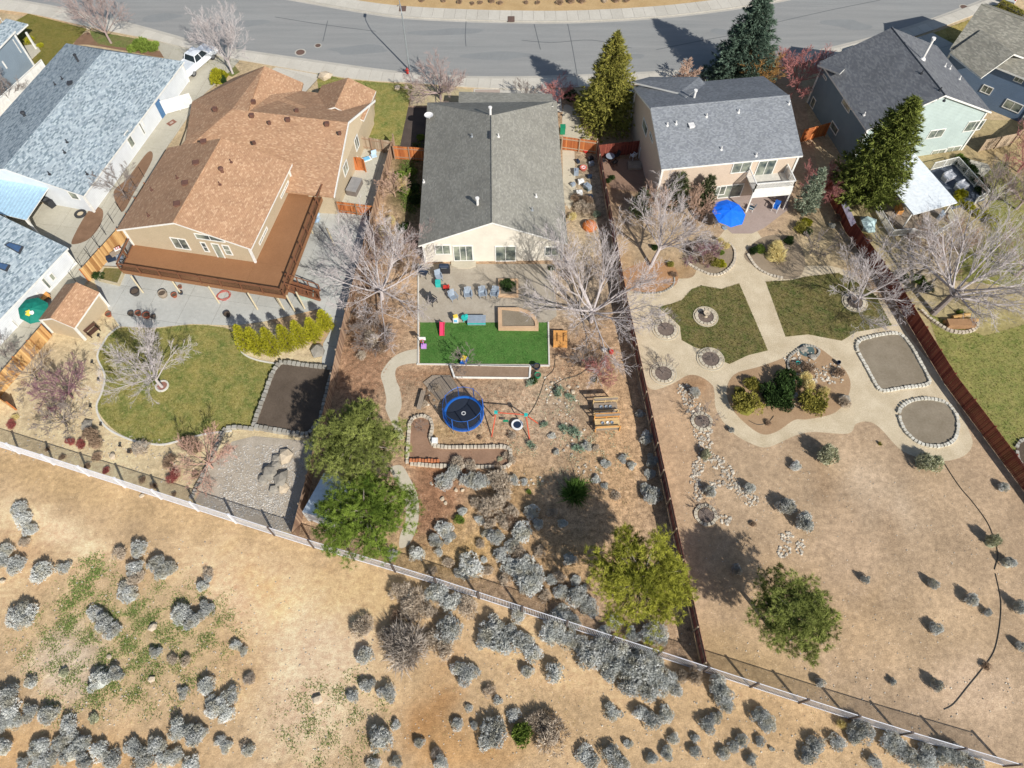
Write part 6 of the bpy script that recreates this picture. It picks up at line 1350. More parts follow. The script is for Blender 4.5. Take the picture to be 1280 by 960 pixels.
for x, y, lb in ((762, 441, "white bucket with a red can beside it at the foot of the slope"), ):
    r = thing("bucket", lb, "bucket", G(755, 439)); m = MB(); m.cyl((0, 0, 0), .16, .32, 12, 0, .2); m.build("body", WPL, r)
m = MB(); m.cyl((0, 0, 0), .2, .34, 12); o = m.build("gas_can", REDP); o.location = G(764, 441); tag(o, "small red can next to the white bucket", "can")
m = MB(); m.box((0, 0, .25), (.5, .45, .5)); o = m.build("utility_box", WPL); o.location = G(544, 553); tag(o, "white utility box on the inner corner of the L-shaped stone bed", "utility box")
# ================================================================== PLANTS
def leafm(n_, a, b_): return tinted(n_, S(*a), S(*b_), .9, .25, 3, .04, None, .2)
SAGE = tinted("sage_leaves", S(146, 150, 140), S(248, 250, 240, 1.15), .9, .2, 3, .05, S(200, 192, 166), .35); SAGE_G = leafm("sage_green_leaves", (140, 142, 112), (236, 236, 200)); DRY = leafm("dry_twigs", (150, 132, 112), (244, 228, 204)); DRYB = leafm("brown_twigs", (120, 98, 78), (206, 178, 150))
STRAW = leafm("straw_grass", (190, 168, 100), (252, 236, 168)); GREENL = leafm("bright_green_leaves", (56, 82, 30), (160, 180, 80)); DGREEN = leafm("dark_green_leaves", (24, 40, 22), (80, 104, 54)); YGREEN = leafm("yellow_green_leaves", (104, 108, 18), (218, 210, 52))
OLIVE = leafm("olive_leaves", (92, 94, 40), (206, 194, 94)); PINEG = leafm("pine_needles", (44, 60, 22), (184, 192, 102)); PINEY = leafm("yellow_pine_needles", (66, 76, 18), (214, 212, 84)); PINED = leafm("deep_pine_needles", (36, 62, 18), (156, 178, 72))
SPRY = leafm("spruce_needles", (56, 66, 26), (178, 170, 80)); SPRB = leafm("blue_spruce_needles", (38, 56, 46), (126, 148, 126)); JUNG = leafm("grey_juniper", (92, 106, 86), (192, 202, 172)); REDL = leafm("red_twigs", (128, 62, 58), (196, 120, 112)); WEED = leafm("weed_leaves", (80, 108, 52), (170, 188, 104)); AGAVE = leafm("agave_leaves", (110, 140, 116), (170, 188, 160))
YUC = leafm("yucca_leaves", (40, 70, 30), (110, 140, 60)); DTW = leafm("dark_twigs", (120, 108, 98), (222, 210, 194))
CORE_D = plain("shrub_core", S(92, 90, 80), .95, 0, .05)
def core_blob(R, H, seed, k=.78):
    """inner twigs: an uneven dome under the leaves"""
    rg = np.random.default_rng(seed); n, mm = 9, 5; V, F = [], []
    for i in range(mm):
        a = i / mm * PI / 2
        for j in range(n):
            t = 2 * PI * j / n; q = k * rg.uniform(.8, 1.1); V.append((R * q * math.cos(a) * math.cos(t), R * q * math.cos(a) * math.sin(t), H * q * math.sin(a)))
    V.append((0, 0, H * k)); top = len(V) - 1
    for i in range(mm - 1):
        for j in range(n): j2 = (j + 1) % n; F += [(i * n + j, i * n + j2, (i + 1) * n + j2), (i * n + j, (i + 1) * n + j2, (i + 1) * n + j)]
    for j in range(n): F.append(((mm - 1) * n + j, (mm - 1) * n + (j + 1) % n, top))
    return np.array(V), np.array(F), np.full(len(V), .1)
def lobed(R, H, nl, rg, flat=1.):
    """centres and directions on a dome made of nl lobes"""
    lobes = []
    for _ in range(nl):
        t, q = rg.uniform(0, 2 * PI), math.sqrt(rg.uniform(0, 1)) * .62; lobes.append((q * R * math.cos(t), q * R * math.sin(t), H * rg.uniform(.25, .6) * (1 - q * .5), rg.uniform(.3, .46)))
    return lobes
def shrub_mesh(name, mat, seed, R=1., H=.8, nl=9, per=60, leaf=.16, k=5, w=.4, spread=.55, core=.72):
    rg = np.random.default_rng(seed); parts = []
    for x, y, z, r_ in lobed(R, H, nl, rg):
        d = sphere_dirs(per, rg, -.15); C = np.array([x, y, z]) + d * np.array([R * r_, R * r_, H * r_ * 1.15]) * rg.uniform(.75, 1.05, (len(d), 1)); C[:, 2] = np.maximum(C[:, 2], .02)
        D = d * .8 + UP * .35; V, F, T = tufts(C, D, leaf, k, w, rg, spread); T = np.clip(T * .55 + .25 + .35 * rg.normal(0, .5), 0, 1); parts.append((V, F, T))
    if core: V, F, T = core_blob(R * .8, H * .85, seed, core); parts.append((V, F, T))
    V, F, T = cat_np(parts); V[:, 2] = np.maximum(V[:, 2], 0.0); return np_mesh(name, V, F, T, mat)
def put(name, me, x, y, R, rz=None, H=None, z=0.):
    o = bpy.data.objects.new(name, me); COL.objects.link(o); o.location = G(x, y, 0) + Vector((0, 0, z)); o.scale = (R, R * rnd.uniform(.85, 1.1), (H or R) * rnd.uniform(.85, 1.1)); o.rotation_euler = (0, 0, rnd.random() * 6.3 if rz is None else rz); return o
SM = {'s': [shrub_mesh("sagebrush", SAGE, i, nl=12, per=75, leaf=.14, k=6, w=.26, spread=.7) for i in range(8)], 'g': [shrub_mesh("dry_sagebrush", DRY, 10 + i, nl=8, per=50, leaf=.26, k=5, w=.14, core=.6) for i in range(3)],
      'l': [shrub_mesh("green_sagebrush", SAGE_G, 20 + i, nl=8, per=60) for i in range(2)], 'd': [shrub_mesh("dry_twig_bush", DTW, 30 + i, nl=9, per=60, leaf=.42, k=5, w=.07, core=.4, spread=.4) for i in range(2)],
      'r': [shrub_mesh("red_twig_shrub", REDL, 40, nl=8, per=60, leaf=.24, k=5, w=.12, core=.5)], 'b': [shrub_mesh("brown_shrub", DRYB, 45, nl=8, per=60, leaf=.2, k=5, w=.16, core=.6)],
      'n': [shrub_mesh("green_shrub", GREENL, 50 + i, nl=10, per=80, leaf=.15) for i in range(2)], 'k': [shrub_mesh("dark_green_shrub", DGREEN, 55 + i, nl=11, per=80, leaf=.13, H=.9) for i in range(2)],
      'o': [shrub_mesh("olive_shrub", OLIVE, 60 + i, nl=12, per=80, leaf=.12, H=.95) for i in range(2)], 'y': [shrub_mesh("yellow_green_shrub", YGREEN, 65, nl=10, per=80, leaf=.15)], 'a': [shrub_mesh("agave", AGAVE, 70, nl=3, per=20, leaf=.5, k=5, w=.2, core=0, spread=.6)],
      'w': [shrub_mesh("straw_shrub", STRAW, 75, nl=6, per=60, leaf=.3, k=5, w=.1)], 'j': [shrub_mesh("grey_green_shrub", JUNG, 78, nl=9, per=70, leaf=.16)]}
DESC = {'s': ("sagebrush", "silvery sagebrush"), 'g': ("sagebrush", "dry grey-tan shrub"), 'l': ("sagebrush", "pale green sagebrush"), 'd': ("shrub", "dark twiggy shrub"), 'r': ("shrub", "red-twigged shrub"), 'b': ("shrub", "brown leafless shrub"),
        'n': ("shrub", "fresh green shrub"), 'k': ("shrub", "dark green shrub"), 'o': ("shrub", "olive-green round shrub"), 'y': ("shrub", "yellow-green shrub"), 'a': ("plant", "blue-green agave clump"), 'w': ("grass clump", "straw-yellow grass clump"), 'j': ("shrub", "grey-green shrub")}
BUSHES = """s 24 636 11;s 30 650 11;s 37 663 10;g 31 677 8;s 6 690 10;s 4 703 9;s 20 706 13;s 52 716 13;s 80 709 9;g 150 693 9;s 173 686 12;s 168 711 11;s 196 706 11;s 208 712 13;g 260 718 7;s 28 770 17;s 156 739 12;s 164 744 11;g 170 723 10;s 203 718 9;s 254 733 8;s 260 724 6
s 118 767 11;s 128 779 12;s 141 788 11;s 227 768 15;s 240 776 13;s 256 762 12;s 194 815 8;s 295 806 8;s 304 814 7;g 217 823 8;g 232 827 8;l 80 842 7;s 124 851 15;s 146 841 10;s 39 854 8;s 258 858 11;s 228 866 8;s 288 869 11;s 272 884 15;s 283 893 11;s 264 877 9;s 5 871 18;s 12 887 15;s 36 891 13;s 62 893 15;s 18 902 10;s 85 906 12;s 2 906 10;s 3 936 12
s 225 912 15;s 240 920 14;s 252 916 9;l 118 898 8;s 275 925 8;s 283 933 8;g 305 931 5;s 311 938 9;s 50 936 13;s 60 950 13;s 74 930 12;s 86 944 13;s 101 934 13;s 106 950 12;s 125 939 13;s 141 950 12;s 165 935 12;s 180 950 14;s 195 935 13;s 206 949 12;s 220 945 10;s 240 955 12;s 90 921 10;s 46 957 10;s 28 955 10;d 312 849 8
g 500 737 13;s 512 747 10;g 455 786 15;d 507 809 26;g 484 795 14;s 456 820 12;s 459 855 11;s 442 870 9;s 485 867 12;s 562 787 17;g 555 812 15;g 540 800 12;s 585 842 15;s 574 836 11;g 612 864 8;s 622 875 7;s 586 885 5;s 572 905 8;s 617 914 19;s 610 926 13;s 592 907 6;s 475 925 17;s 495 907 7;s 525 928 8;s 467 956 10;s 495 953 8;s 552 953 10;d 545 942 7;s 545 742 15;s 561 751 15;g 582 759 14;g 520 752 17;g 514 769 16;s 616 783 17;s 628 803 17;s 606 801 14;s 640 790 10;g 536 762 13;b 495 768 11
s 648 770 11;s 652 802 15;s 665 816 14;s 690 790 16;s 708 797 14;s 692 840 14;s 660 839 9;s 735 820 18;s 753 814 18;s 775 822 18;s 760 837 14;s 795 836 19;s 790 855 17;s 815 842 19;s 810 862 16;s 830 851 17;s 843 862 11;s 724 806 13;s 800 816 13;s 816 826 14;g 852 846 10;g 870 846 12;s 900 856 16;s 905 871 14;s 910 883 8;s 767 890 12;s 802 891 12;s 815 901 13;s 832 892 12;s 785 929 7;s 842 924 8;s 815 949 8;s 835 941 9;s 730 942 12;s 764 945 14;s 775 956 13;s 740 952 10;s 869 924 6;s 869 940 8;s 886 905 12;s 894 896 9;s 950 895 13;s 958 905 10;s 950 927 7;s 905 942 8;s 917 934 8;s 927 926 8;s 940 951 9;n 652 917 16;g 690 921 20;g 682 900 12;s 642 893 9;g 668 905 12;s 700 768 14;s 712 777 12;s 755 790 9;s 814 791 17;s 826 794 14;s 790 793 10;s 770 778 10;s 662 731 16;s 648 720 9;s 722 746 13;s 735 757 12;s 702 740 10;s 740 764 9
s 962 903 10;s 965 936 4;s 1020 932 14;s 1010 946 12;s 1046 928 12;w 1053 905 8;s 1075 913 15;s 1066 920 10;s 1092 953 11;s 1115 928 16;s 1127 937 14;s 1142 946 15;s 1160 939 13;s 1180 943 15;s 1196 946 13;s 1160 953 12;s 1220 956 12;s 1082 724 6.5;s 1167 730 7;s 1214 750 8;s 1235 766 5;s 1170 786 8;s 1276 759 8;s 1277 808 7;s 1025 853 6;s 1116 852 5;s 1170 856 9;b 1233 834 6;l 1034 569 13;s 995 583 7;s 984 633 12;s 1007 652 13;l 1155 577 12;l 1167 580 11;s 1254 609 7;l 1241 677 10;s 1261 704 9;s 869 490 7;l 881 568 8;s 887 615 8;s 937 610 8;b 941 656 5;s 920 712 7;s 815 620 12;s 806 611 8
g 612 655 9;g 625 648 8;g 596 628 8;g 648 690 9;g 632 655 8;g 602 680 7;s 610 668 8;g 675 690 8;g 690 640 7;s 672 655 8;g 560 705 8;g 610 715 7;s 600 650 7;b 622 585 7;g 655 735 8;g 680 745 8;s 690 725 8;g 540 715 7;g 632 725 8;s 645 705 8;g 668 560 5;g 640 545 5;s 745 600 6;g 770 620 7;g 745 560 5;b 600 548 4;s 548 690 7;g 700 720 8;s 720 725 7;a 665 556 6;a 700 491 8;a 712 497 6;a 705 537 8;a 718 541 8;a 722 562 7;s 733 558 8;s 757 579 7;s 790 582 6;s 779 573 6;s 756 607 5;s 808 548 10;s 815 576 10;s 800 517 6;s 812 592 8;s 652 666 14;s 664 640 10;s 655 708 18;s 668 720 14;s 641 600 7;s 655 602 6;n 661 615 4;s 567 591 11;s 586 601 13;s 555 601 12;s 601 602 12;g 572 580 12;g 590 582 9;g 622 603 14;g 614 630 16;g 630 620 12;g 606 640 10;g 640 641 10;b 642 652 9;n 574 650 7;s 555 662 12;s 578 640 6;s 545 675 10;s 561 672 9;s 520 693 12;s 587 708 17;s 578 716 10;s 620 672 11;s 627 692 12;s 637 708 13;s 490 693 8;s 605 700 5;s 703 655 6;s 712 700 9;s 730 735 6;b 566 583 7;s 640 682 9;s 695 565 5;s 690 545 5;a 680 530 5
r 88 553 7;b 112 545 12;b 118 555 11;r 102 555 8;b 122 572 7;g 177 560 10;b 163 564 4;b 213 572 8;r 216 596 11;b 211 580 9;b 235 556 13;b 245 560 11;r 133 588 6;b 177 600 6;b 193 607 5;b 217 618 4;b 59 561 4;b 78 571 5;b 110 583 5;r 15 530 8;w 18 522 5;b 246 595 6
o 934 507 19;o 940 480 12;k 968 492 20;k 985 478 19;k 977 499 16;o 1018 504 19;w 1012 484 11;w 1030 488 10;k 1008 500 9;s 914 538 4;b 961 529 5;b 1012 460 10;b 1048 465 9;w 1006 473 8;b 995 458 8;o 925 490 8;g 1055 504 8
w 966 317 15;w 973 310 10;n 950 312 8;k 942 313 7;y 902 330 7;w 898 303 9;w 908 307 6;o 893 328 8;b 880 325 12;g 872 315 12;g 885 308 11;n 901 316 5;b 868 308 9;k 818 310 6;b 843 343 5;o 838 330 5;b 866 282 8;y 1010 278 7;o 1000 285 9;k 985 300 8;k 1008 290 7;b 1047 272 8;s 1040 282 5;k 1160 360 9;n 1150 350 9;k 1205 205 10;k 1213 215 10;k 1222 226 10;k 1230 237 10;n 1200 198 8;y 1196 252 10;y 1202 242 8;y 1212 258 9;y 1228 268 10;y 1240 275 10;b 1085 300 8;o 1078 296 7;k 1127 345 8;b 1048 262 6
y 273 97 14;k 279 100 8;n 178 58 12;n 190 58 10;n 168 59 9;y 50 57 5;y 37 50 6;b 24 85 8;b 15 78 9;r 28 83 6;b 8 95 10;k 714 121 10;k 635 357 11;n 526 172 6;n 508 240 8;n 515 215 7;n 500 220 8;k 520 250 9;w 500 232 8;k 517 235 9;b 690 108 5;k 126 346 7;k 117 344 6;k 720 600 3;j 745 268 6;b 732 252 9;g 724 258 9;g 735 262 8;b 720 248 7;w 715 270 7;k 735 236 5;b 709 345 8;k 690 335 5;k 742 475 4;a 663 478 6;k 667 476 6;n 690 245 3;b 480 436 9;g 462 425 10;b 468 408 10;b 455 412 8;g 452 445 7;b 445 395 7;b 470 300 10;w 478 290 9;k 505 285 9;b 520 300 9;b 460 340 8;b 498 310 8;b 500 335 8;w 488 275 7;b 535 500 5;g 545 485 6;g 530 505 5;g 640 575 6;g 632 570 5;l 625 574 4;b 560 583 4;k 1240 10 5;k 765 222 5;k 760 226 4;n 1200 390 5;o 1100 555 3;b 575 3 4;b 590 4 4;b 600 3 4;b 614 2 4;b 625 4 4;b 657 3 4;b 672 3 4;b 700 4 5;b 713 2 5;b 727 2 5;g 756 1 4;b 770 1 5;b 783 0 5;b 555 1 4;b 527 1 4"""
CNT = {}
for ent in BUSHES.replace("\n", ";").split(";"):
    k, x, y, r_ = ent.split(); x, y, r_ = float(x), float(y), float(r_)
    R = r_ / ppm(y) * 1.06 * rnd.uniform(.92, 1.06); me = SM[k][rnd.randrange(len(SM[k]))]
    Hs = R * rnd.uniform(.9, 1.1) * ((2.3 if (x > 850 and 480 < y < 870) else 1.3) if k in "sgl" else 1.15)
    # the photo shows the middle of the crown: step the foot back from the top of it
    p = G(x, y, Hs * .28); gx_, gy_ = PX(p.x, p.y); o = put(me.name.split(".")[0], me, gx_, gy_, R, None, Hs)
    o["category"], d = DESC[k]; sz = "large " if r_ > 15.5 else "small " if r_ < 7.2 else ""
    o["group"] = {"s": "silvery sagebrush", "g": "dry grey shrubs", "l": "pale green sagebrush"}.get(k, d + "s"); later(o, sz + d, x, y)
# a spiky yucca-like clump
me = shrub_mesh("yucca", YUC, 90, nl=3, per=60, leaf=.85, k=5, w=.09, core=.25, spread=.35); o = put("yucca", me, 720, 620, 1.05); tag(o, "spiky dark green yucca clump in the shade of the yellow-green pine", "yucca")
# clipped hedge, top right
def hedge(name, lb, pts, w, h, mat, seed):
    rg = np.random.default_rng(seed); A, B_ = G(*pts[0]), G(*pts[1]); d = (B_ - A); L = d.length; u = np.array(d.normalized()); s = np.array([-u[1], u[0], 0]); n = int(L * 220)
    t = rg.uniform(0, L, n); a = rg.uniform(-PI * .1, PI * 1.1, n); C = np.array(A) + u * t[:, None] + s * (np.cos(a) * w / 2)[:, None] + UP * (h * .45 + np.sin(a) * h * .5)[:, None]
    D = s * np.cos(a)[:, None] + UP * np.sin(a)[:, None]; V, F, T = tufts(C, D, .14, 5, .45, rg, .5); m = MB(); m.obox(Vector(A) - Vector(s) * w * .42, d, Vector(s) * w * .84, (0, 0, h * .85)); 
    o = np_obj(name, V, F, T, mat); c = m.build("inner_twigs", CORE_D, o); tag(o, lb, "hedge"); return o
hedge("hedge", "clipped olive hedge running to the top right corner", [(1247, 10), (1276, 26)], 1.3, 1.1, OLIVE, 5)
# ------------------------------------------------------------------ evergreens
BARK = rough_mat("bark", S(128, 108, 90), S(92, 76, 64), 1, 8, 1, .95, .03)
def trunk(parent, h, r_, mat=BARK, lean=(0, 0)):
    m = MB(); m.tube([(0, 0, 0), (lean[0] * .3, lean[1] * .3, h * .4), (lean[0], lean[1], h)], [r_, r_ * .75, r_ * .2], 8); return m.build("trunk", mat, parent, uv=False)
def conifer(name, label, px, H, R, mat, seed, dens=1., droop=.12, leaf=.32, cone=.9, col=False, lim=True, base=.04, group=None):
    r = thing(name, label, "tree" if not col else "shrub", G(*px), group); rg = np.random.default_rng(seed); trunk(r, H * .97, max(.05, H * .018)); C, D, S_ = [], [], []
    nb = int((H * 13 if not col else H * 26) * dens); bm = MB()
    for i in range(nb):
        f = (i + rg.random()) / nb; z = H * (base + (1 - base) * f); rr = R * (1 - f) ** cone * rg.uniform(.72, 1.12) if not col else R * (1 - f) ** .55 * min(1, .7 + f * 2) * rg.uniform(.85, 1.05) + .04
        a = i * 2.399 + rg.uniform(-.5, .5); u = np.array([math.cos(a), math.sin(a), 0]); k = max(3, int(rr * (9 if not col else 7)))
        up = .5 if col else -droop
        if lim and not col and rr > .5: bm.tube([(0, 0, z), tuple(u * rr * .85 + UP * (z + up * rr))], [.03, .012], 3, cap=False)
        for j in range(k):
            t = (j + .6) / k; t = t ** .75; q = u * rr * t + UP * (z + up * rr * t * (1 if not col else .6)); sd = np.cross(u, UP) * rg.normal(0, .16 * rr * t + .05)
            C.append(q + sd + UP * rg.normal(0, .06)); D.append(u * .9 + UP * (.25 if not col else .8) + sd * .5); S_.append(leaf * rg.uniform(.8, 1.2))
    C, D = np.array(C), np.array(D); V, F, T = tufts(C, D, np.array(S_), 8, .28, rg, .55); rad = np.repeat(np.linalg.norm(C[:, :2], axis=1), 24); T = np.clip(T * .8 + .25 * np.repeat(rg.normal(0, .6, len(C)), 24) * .6 + .1, 0, 1)
    np_obj("crown", V, F, T, mat, r)
    if bm.v: bm.build("limbs", BARK, r, uv=False)
    return r
conifer("spruce_tree", "golden-green spruce standing between the front gardens at the road", (757, 152), 11.2, 4.0, SPRY, 1, 1.7, .12, .34, .68)
conifer("blue_spruce_tree", "tall blue spruce at the kerb above the tan house", (922, 103), 11.8, 4.4, SPRB, 2, 1.7, .1, .36, .68)
conifer("arborvitae_tree", "tall dark green conifer with ragged edges left of the white canopy", (1072, 252), 13.0, 3.9, DGREEN if False else leafm("cypress_leaves", (36, 46, 16), (150, 160, 76)), 3, 1.9, -.3, .36, .62)
conifer("juniper_tree", "grey-green upright juniper right of the white balcony", (1002, 268), 6.2, 1.35, JUNG, 4, 1, 0, .26, .5, True)
conifer("juniper_tree", "dark juniper against the tan house's rear wall, left one", (842, 262), 5.0, 1.5, leafm("juniper_dark", (38, 50, 32), (116, 122, 82)), 5, 1, 0, .28, .5, True)
conifer("juniper_tree", "dark juniper against the tan house's rear wall, right one", (877, 262), 4.6, 1.2, MATS["juniper_dark"], 6, 1, 0, .28, .5, True)
conifer("juniper_tree", "low dark juniper behind the bare branches at the reddish fence", (800, 270), 3.4, 1.5, MATS["juniper_dark"], 7, 1, 0, .26, .5, True)
cols = [(311, 437, 3.2), (326, 441, 3.4), (345, 443, 3.6), (363, 437, 3.3), (379, 431, 3.2), (395, 424, 2.8)]
lbs = ["leftmost of the yellow-green columnar shrubs by the lawn", "second yellow-green columnar shrub from the left", "third yellow-green columnar shrub from the left", "fourth yellow-green columnar shrub from the left", "fifth yellow-green columnar shrub from the left", "sixth yellow-green columnar shrub, right end of the unbroken row"]
base_c = None
for (x, y, h), lb in zip(cols, lbs):
    if base_c is None: base_c = conifer("arborvitae_shrub", lb, (x, y), 3.8, .92, YGREEN, 8, 3.6, 0, .12, .5, True, False, .0, "yellow-green columnar shrubs along the patio")
    else: o = dup(base_c, G(x, y), lb, (1, 1, h / 3.3), rnd.random() * 6)
o = dup(base_c, G(409, 411), "separate yellow-green columnar shrub at the right, beside the shaded fence", (1, 1, .75), 1.3)
def pine(name, label, px, H, R, mat, seed, ncl=70, tall=.55, leaf=.34, crown_c=None):
    """broad pine: limbs carry separate needle clouds with gaps between them"""
    r = thing(name, label, "tree", G(*px)); rg = np.random.default_rng(seed); rp = random.Random(seed); trunk(r, H * .9, .22, lean=(rp.uniform(-.3, .3), rp.uniform(-.3, .3))); zc = H * (1 - tall * .55); parts = []; bm = MB()
    for i in range(ncl):
        d = rg.normal(size=3); d /= np.linalg.norm(d); d[2] = abs(d[2]) * 1.2 - .42; q = rg.uniform(.4, 1.0)
        c = np.array([d[0] * R * q, d[1] * R * q, zc + d[2] * H * tall * .62 * q]); cr = R * rg.uniform(.13, .22)
        bm.tube([(0, 0, max(.6, c[2] - .5 - R * .35 * q)), tuple(c * [.5, .5, 1] - [0, 0, .35]), tuple(c - [0, 0, .1])], [.07, .05, .02], 4, cap=False)
        n = 26; dd = sphere_dirs(n, rg, -.35); C = c + dd * cr * np.array([1, 1, .62]) * rg.uniform(.5, 1.05, (len(dd), 1)); V, F, T = tufts(C, dd * .7 + UP * .45, leaf, 24, .1, rg, 1.1)
        T = np.clip(T * .55 + .22 + rg.normal(0, .2), 0, 1); parts.append((V, F, T))
    V, F, T = cat_np(parts); np_obj("crown", V, F, T, mat, r); bm.build("limbs", rough_mat("pale_bark", S(176, 164, 150), S(130, 118, 104), 1, 8), r, uv=False); return r
pine("pine_tree", "broad pale-tipped pine, upper one of the pair beside the garden walk", (462, 588), 7.5, 3.9, PINEG, 21, 125, .55, .27)
pine("pine_tree", "dense deep green pine, lower one of the pair by the steel fence", (470, 668), 6.8, 3.9, PINED, 22, 150, .6, .25)
pine("pine_tree", "yellow-green pine at the lower end of the reddish fence", (788, 748), 7.6, 4.1, PINEY, 23, 120, .5, .27)
pine("pine_tree", "lone green pine in the bare right-hand yard", (965, 786), 6.4, 3.3, PINEG, 24, 105, .5, .26)
# ------------------------------------------------------------------ bare trees
def barem(n_, c): return rough_mat(n_, S(*c), tuple(x * .7 for x in S(*c)), 1, 6, .8, .9, .01)
B_PALE = barem("pale_bare_bark", (208, 198, 194)); B_PINK = barem("pinkish_bare_bark", (182, 160, 152)); B_RED = barem("reddish_bare_bark", (206, 164, 144)); B_GREY = barem("grey_bare_bark", (150, 138, 130)); B_MAUVE = barem("mauve_bare_bark", (150, 112, 120)); B_TAN = barem("tan_bare_bark", (206, 172, 148)); B_ROSE = barem("rose_bare_bark", (190, 126, 120))
def bare(name, label, px, H, mat, seed, spread=.75, n1=7, n2=7, n3=6, n4=4, r0=None, up=.35, lean=(0, 0), fork=.22, twig=.013, trunkh=None, cat="tree", group=None, curve=.0, trunkmat=None):
    """leafless tree: trunk, limbs, branches and twigs, each order thinner; limbs are tubes, twigs slim spikes"""
    r = thing(name, label, cat, G(*px), group); rg = random.Random(seed); r0 = r0 or H * .019; T_, L_, TW = MB(), MB(), MB()
    th = trunkh if trunkh is not None else H * fork
    ax = Vector((lean[0], lean[1], 1)).normalized(); top = ax * th
    T_.tube([(0, 0, -.05), tuple(top * .5 + Vector((rg.uniform(-.05, .05), 0, 0))), tuple(top)], [r0 * 1.15, r0, r0 * .85], 8)
    def perp(d): 
        a = d.cross(Vector((rg.gauss(0, 1), rg.gauss(0, 1), rg.gauss(0, 1)))); return a.normalized()
    def path(p, d, L, n, wob, lift):
        pts = [p]; 
        for i in range(n):
            d = (d + Vector((rg.gauss(0, wob), rg.gauss(0, wob), rg.gauss(0, wob) + lift))).normalized(); p = p + d * L / n; pts.append(p)
        return pts
    def at(pts, t):
        t = t * (len(pts) - 1); i = min(int(t), len(pts) - 2); return pts[i].lerp(pts[i + 1], t - i), (pts[i + 1] - pts[i]).normalized()
    def grow(p, d, L, r_, lev):
        if lev >= 3:
            e = p + d * L + Vector((0, 0, .04 * L)); s = perp(d) * r_; s2 = d.cross(s).normalized() * r_; o = len(TW.v)
            md = (p + e) / 2 + perp(d) * L * .06
            TW.v += [tuple(p + s), tuple(p - s * .5 + s2 * .87), tuple(p - s * .5 - s2 * .87), tuple(md + s * .7), tuple(md - s * .35 + s2 * .6), tuple(md - s * .35 - s2 * .6), tuple(e)]; TW.t += [.5] * 7
            TW.f += [(o, o + 1, o + 4, o + 3), (o + 1, o + 2, o + 5, o + 4), (o + 2, o, o + 3, o + 5), (o + 3, o + 4, o + 6), (o + 4, o + 5, o + 6), (o + 5, o + 3, o + 6)]; TW.m += [0] * 6; return
        pts = path(p, d, L, (4, 3, 3)[lev], (.1, .11, .14)[lev], (up * .12, up * .16, up * .12)[lev])
        k = len(pts); (L_ if lev < 2 else TW).tube(pts, [r_ * (1 - .78 * i / (k - 1)) for i in range(k)], (6, 4, 3)[lev], cap=False)
        n = (n2, n3 + 1, n4 + 2)[lev]
        for i in range(n):
            t = .22 + .76 * (i + rg.random()) / n; q, dd = at(pts, min(t, .99)); ang = rg.uniform(.42, .85); nd = (dd * math.cos(ang) + perp(dd) * math.sin(ang) + Vector((0, 0, up * .22))).normalized()
            grow(q, nd, L * rg.uniform(.38, .6) * (1.15 - .45 * t), max(twig, r_ * (1 - .7 * t) * .55), lev + 1)
    for i in range(n1):
        a = 2 * PI * i / n1 + rg.uniform(-.35, .35); tilt = spread * rg.uniform(.45, 1.15) * (1.1 if i % 2 else .7)
        d = (ax + Vector((math.cos(a) * math.sin(tilt), math.sin(a) * math.sin(tilt), math.cos(tilt) - 1 + .001)) * 1.4).normalized(); z = th * rg.uniform(.72, 1.0)
        grow(ax * z, d, (H - z) * rg.uniform(.62, .82), r0 * rg.uniform(.4, .56), 0)
    T_.build("trunk", trunkmat or mat, r, uv=False); L_.build("limbs", mat, r, uv=False); o = TW.build("twigs", mat, r, "stuff", uv=False); return r
bare("bare_tree", "spreading pale bare tree on the dormant lawn of the deck house", (203, 484), 7.6, B_PALE, 1, .62, 9, 8, 6, 4, .13)
bare("bare_tree", "large bare tree between the deck house patio and the olive-roofed house", (478, 374), 9.6, B_PALE, 2, 1.1, 12, 8, 7, 4, .17, lean=(0, .1), fork=.14)
bare("bare_tree", "largest bare tree, by the reddish fence right of the turf", (739, 402), 11.2, B_PALE, 3, 1.0, 12, 9, 7, 4, .2, .4, fork=.15)
bare("bare_tree", "bare tree leaning right in the orange soil bed below the tan house", (813, 333), 9.4, B_PALE, 4, .8, 9, 8, 6, 4, .17, lean=(.3, .25), fork=.28)
bare("bare_tree", "pale bare tree in the stone ring of the right green lawn", (1068, 379), 7.6, B_PALE, 5, .95, 10, 8, 6, 4, .11, .45, lean=(.2, .0), fork=.12)
bare("bare_tree", "huge bare tree beyond the red fence with a thick leaning trunk", (1166, 392), 12.5, B_PALE, 6, 1.0, 13, 9, 7, 4, .27, .3, lean=(.3, .15), fork=.26, trunkmat=B_GREY)
bare("bare_tree", "tall bare street tree beside the white pickup truck", (291, 92), 8.8, B_PALE, 7, .5, 8, 8, 6, 4, .13, .6)
bare("bare_tree", "bare tree at the kerb above the long white house, top left", (139, 54), 8.4, B_PINK, 8, .6, 8, 7, 6, 4, .13, .5)
bare("bare_tree", "broad low bare tree with rosy twigs at the kerb, top centre", (551, 124), 5.6, B_PINK, 9, 1.15, 10, 8, 7, 5, .16, .3, fork=.16)
bare("bare_shrub", "mauve bare shrub with fine twigs in the sandy bed, upper one", (91, 497), 4.2, B_MAUVE, 10, 1.0, 9, 7, 6, 5, .08, .3, cat="shrub", twig=.014)
bare("bare_tree", "small grey bare tree in the sandy bed, below the mauve one", (84, 532), 3.6, B_GREY, 11, 1.1, 8, 6, 5, 4, .07, .3)
bare("bare_tree", "red-twigged bare tree over the stone border by the boulders", (266, 585), 4.6, B_RED, 12, 1.2, 9, 7, 5, 3, .08, .25, twig=.014)
bare("bare_tree", "thin bare tree at the white house's side wall by the bark bed", (157, 246), 4.6, B_GREY, 13, .9, 6, 6, 5, 3, .07)
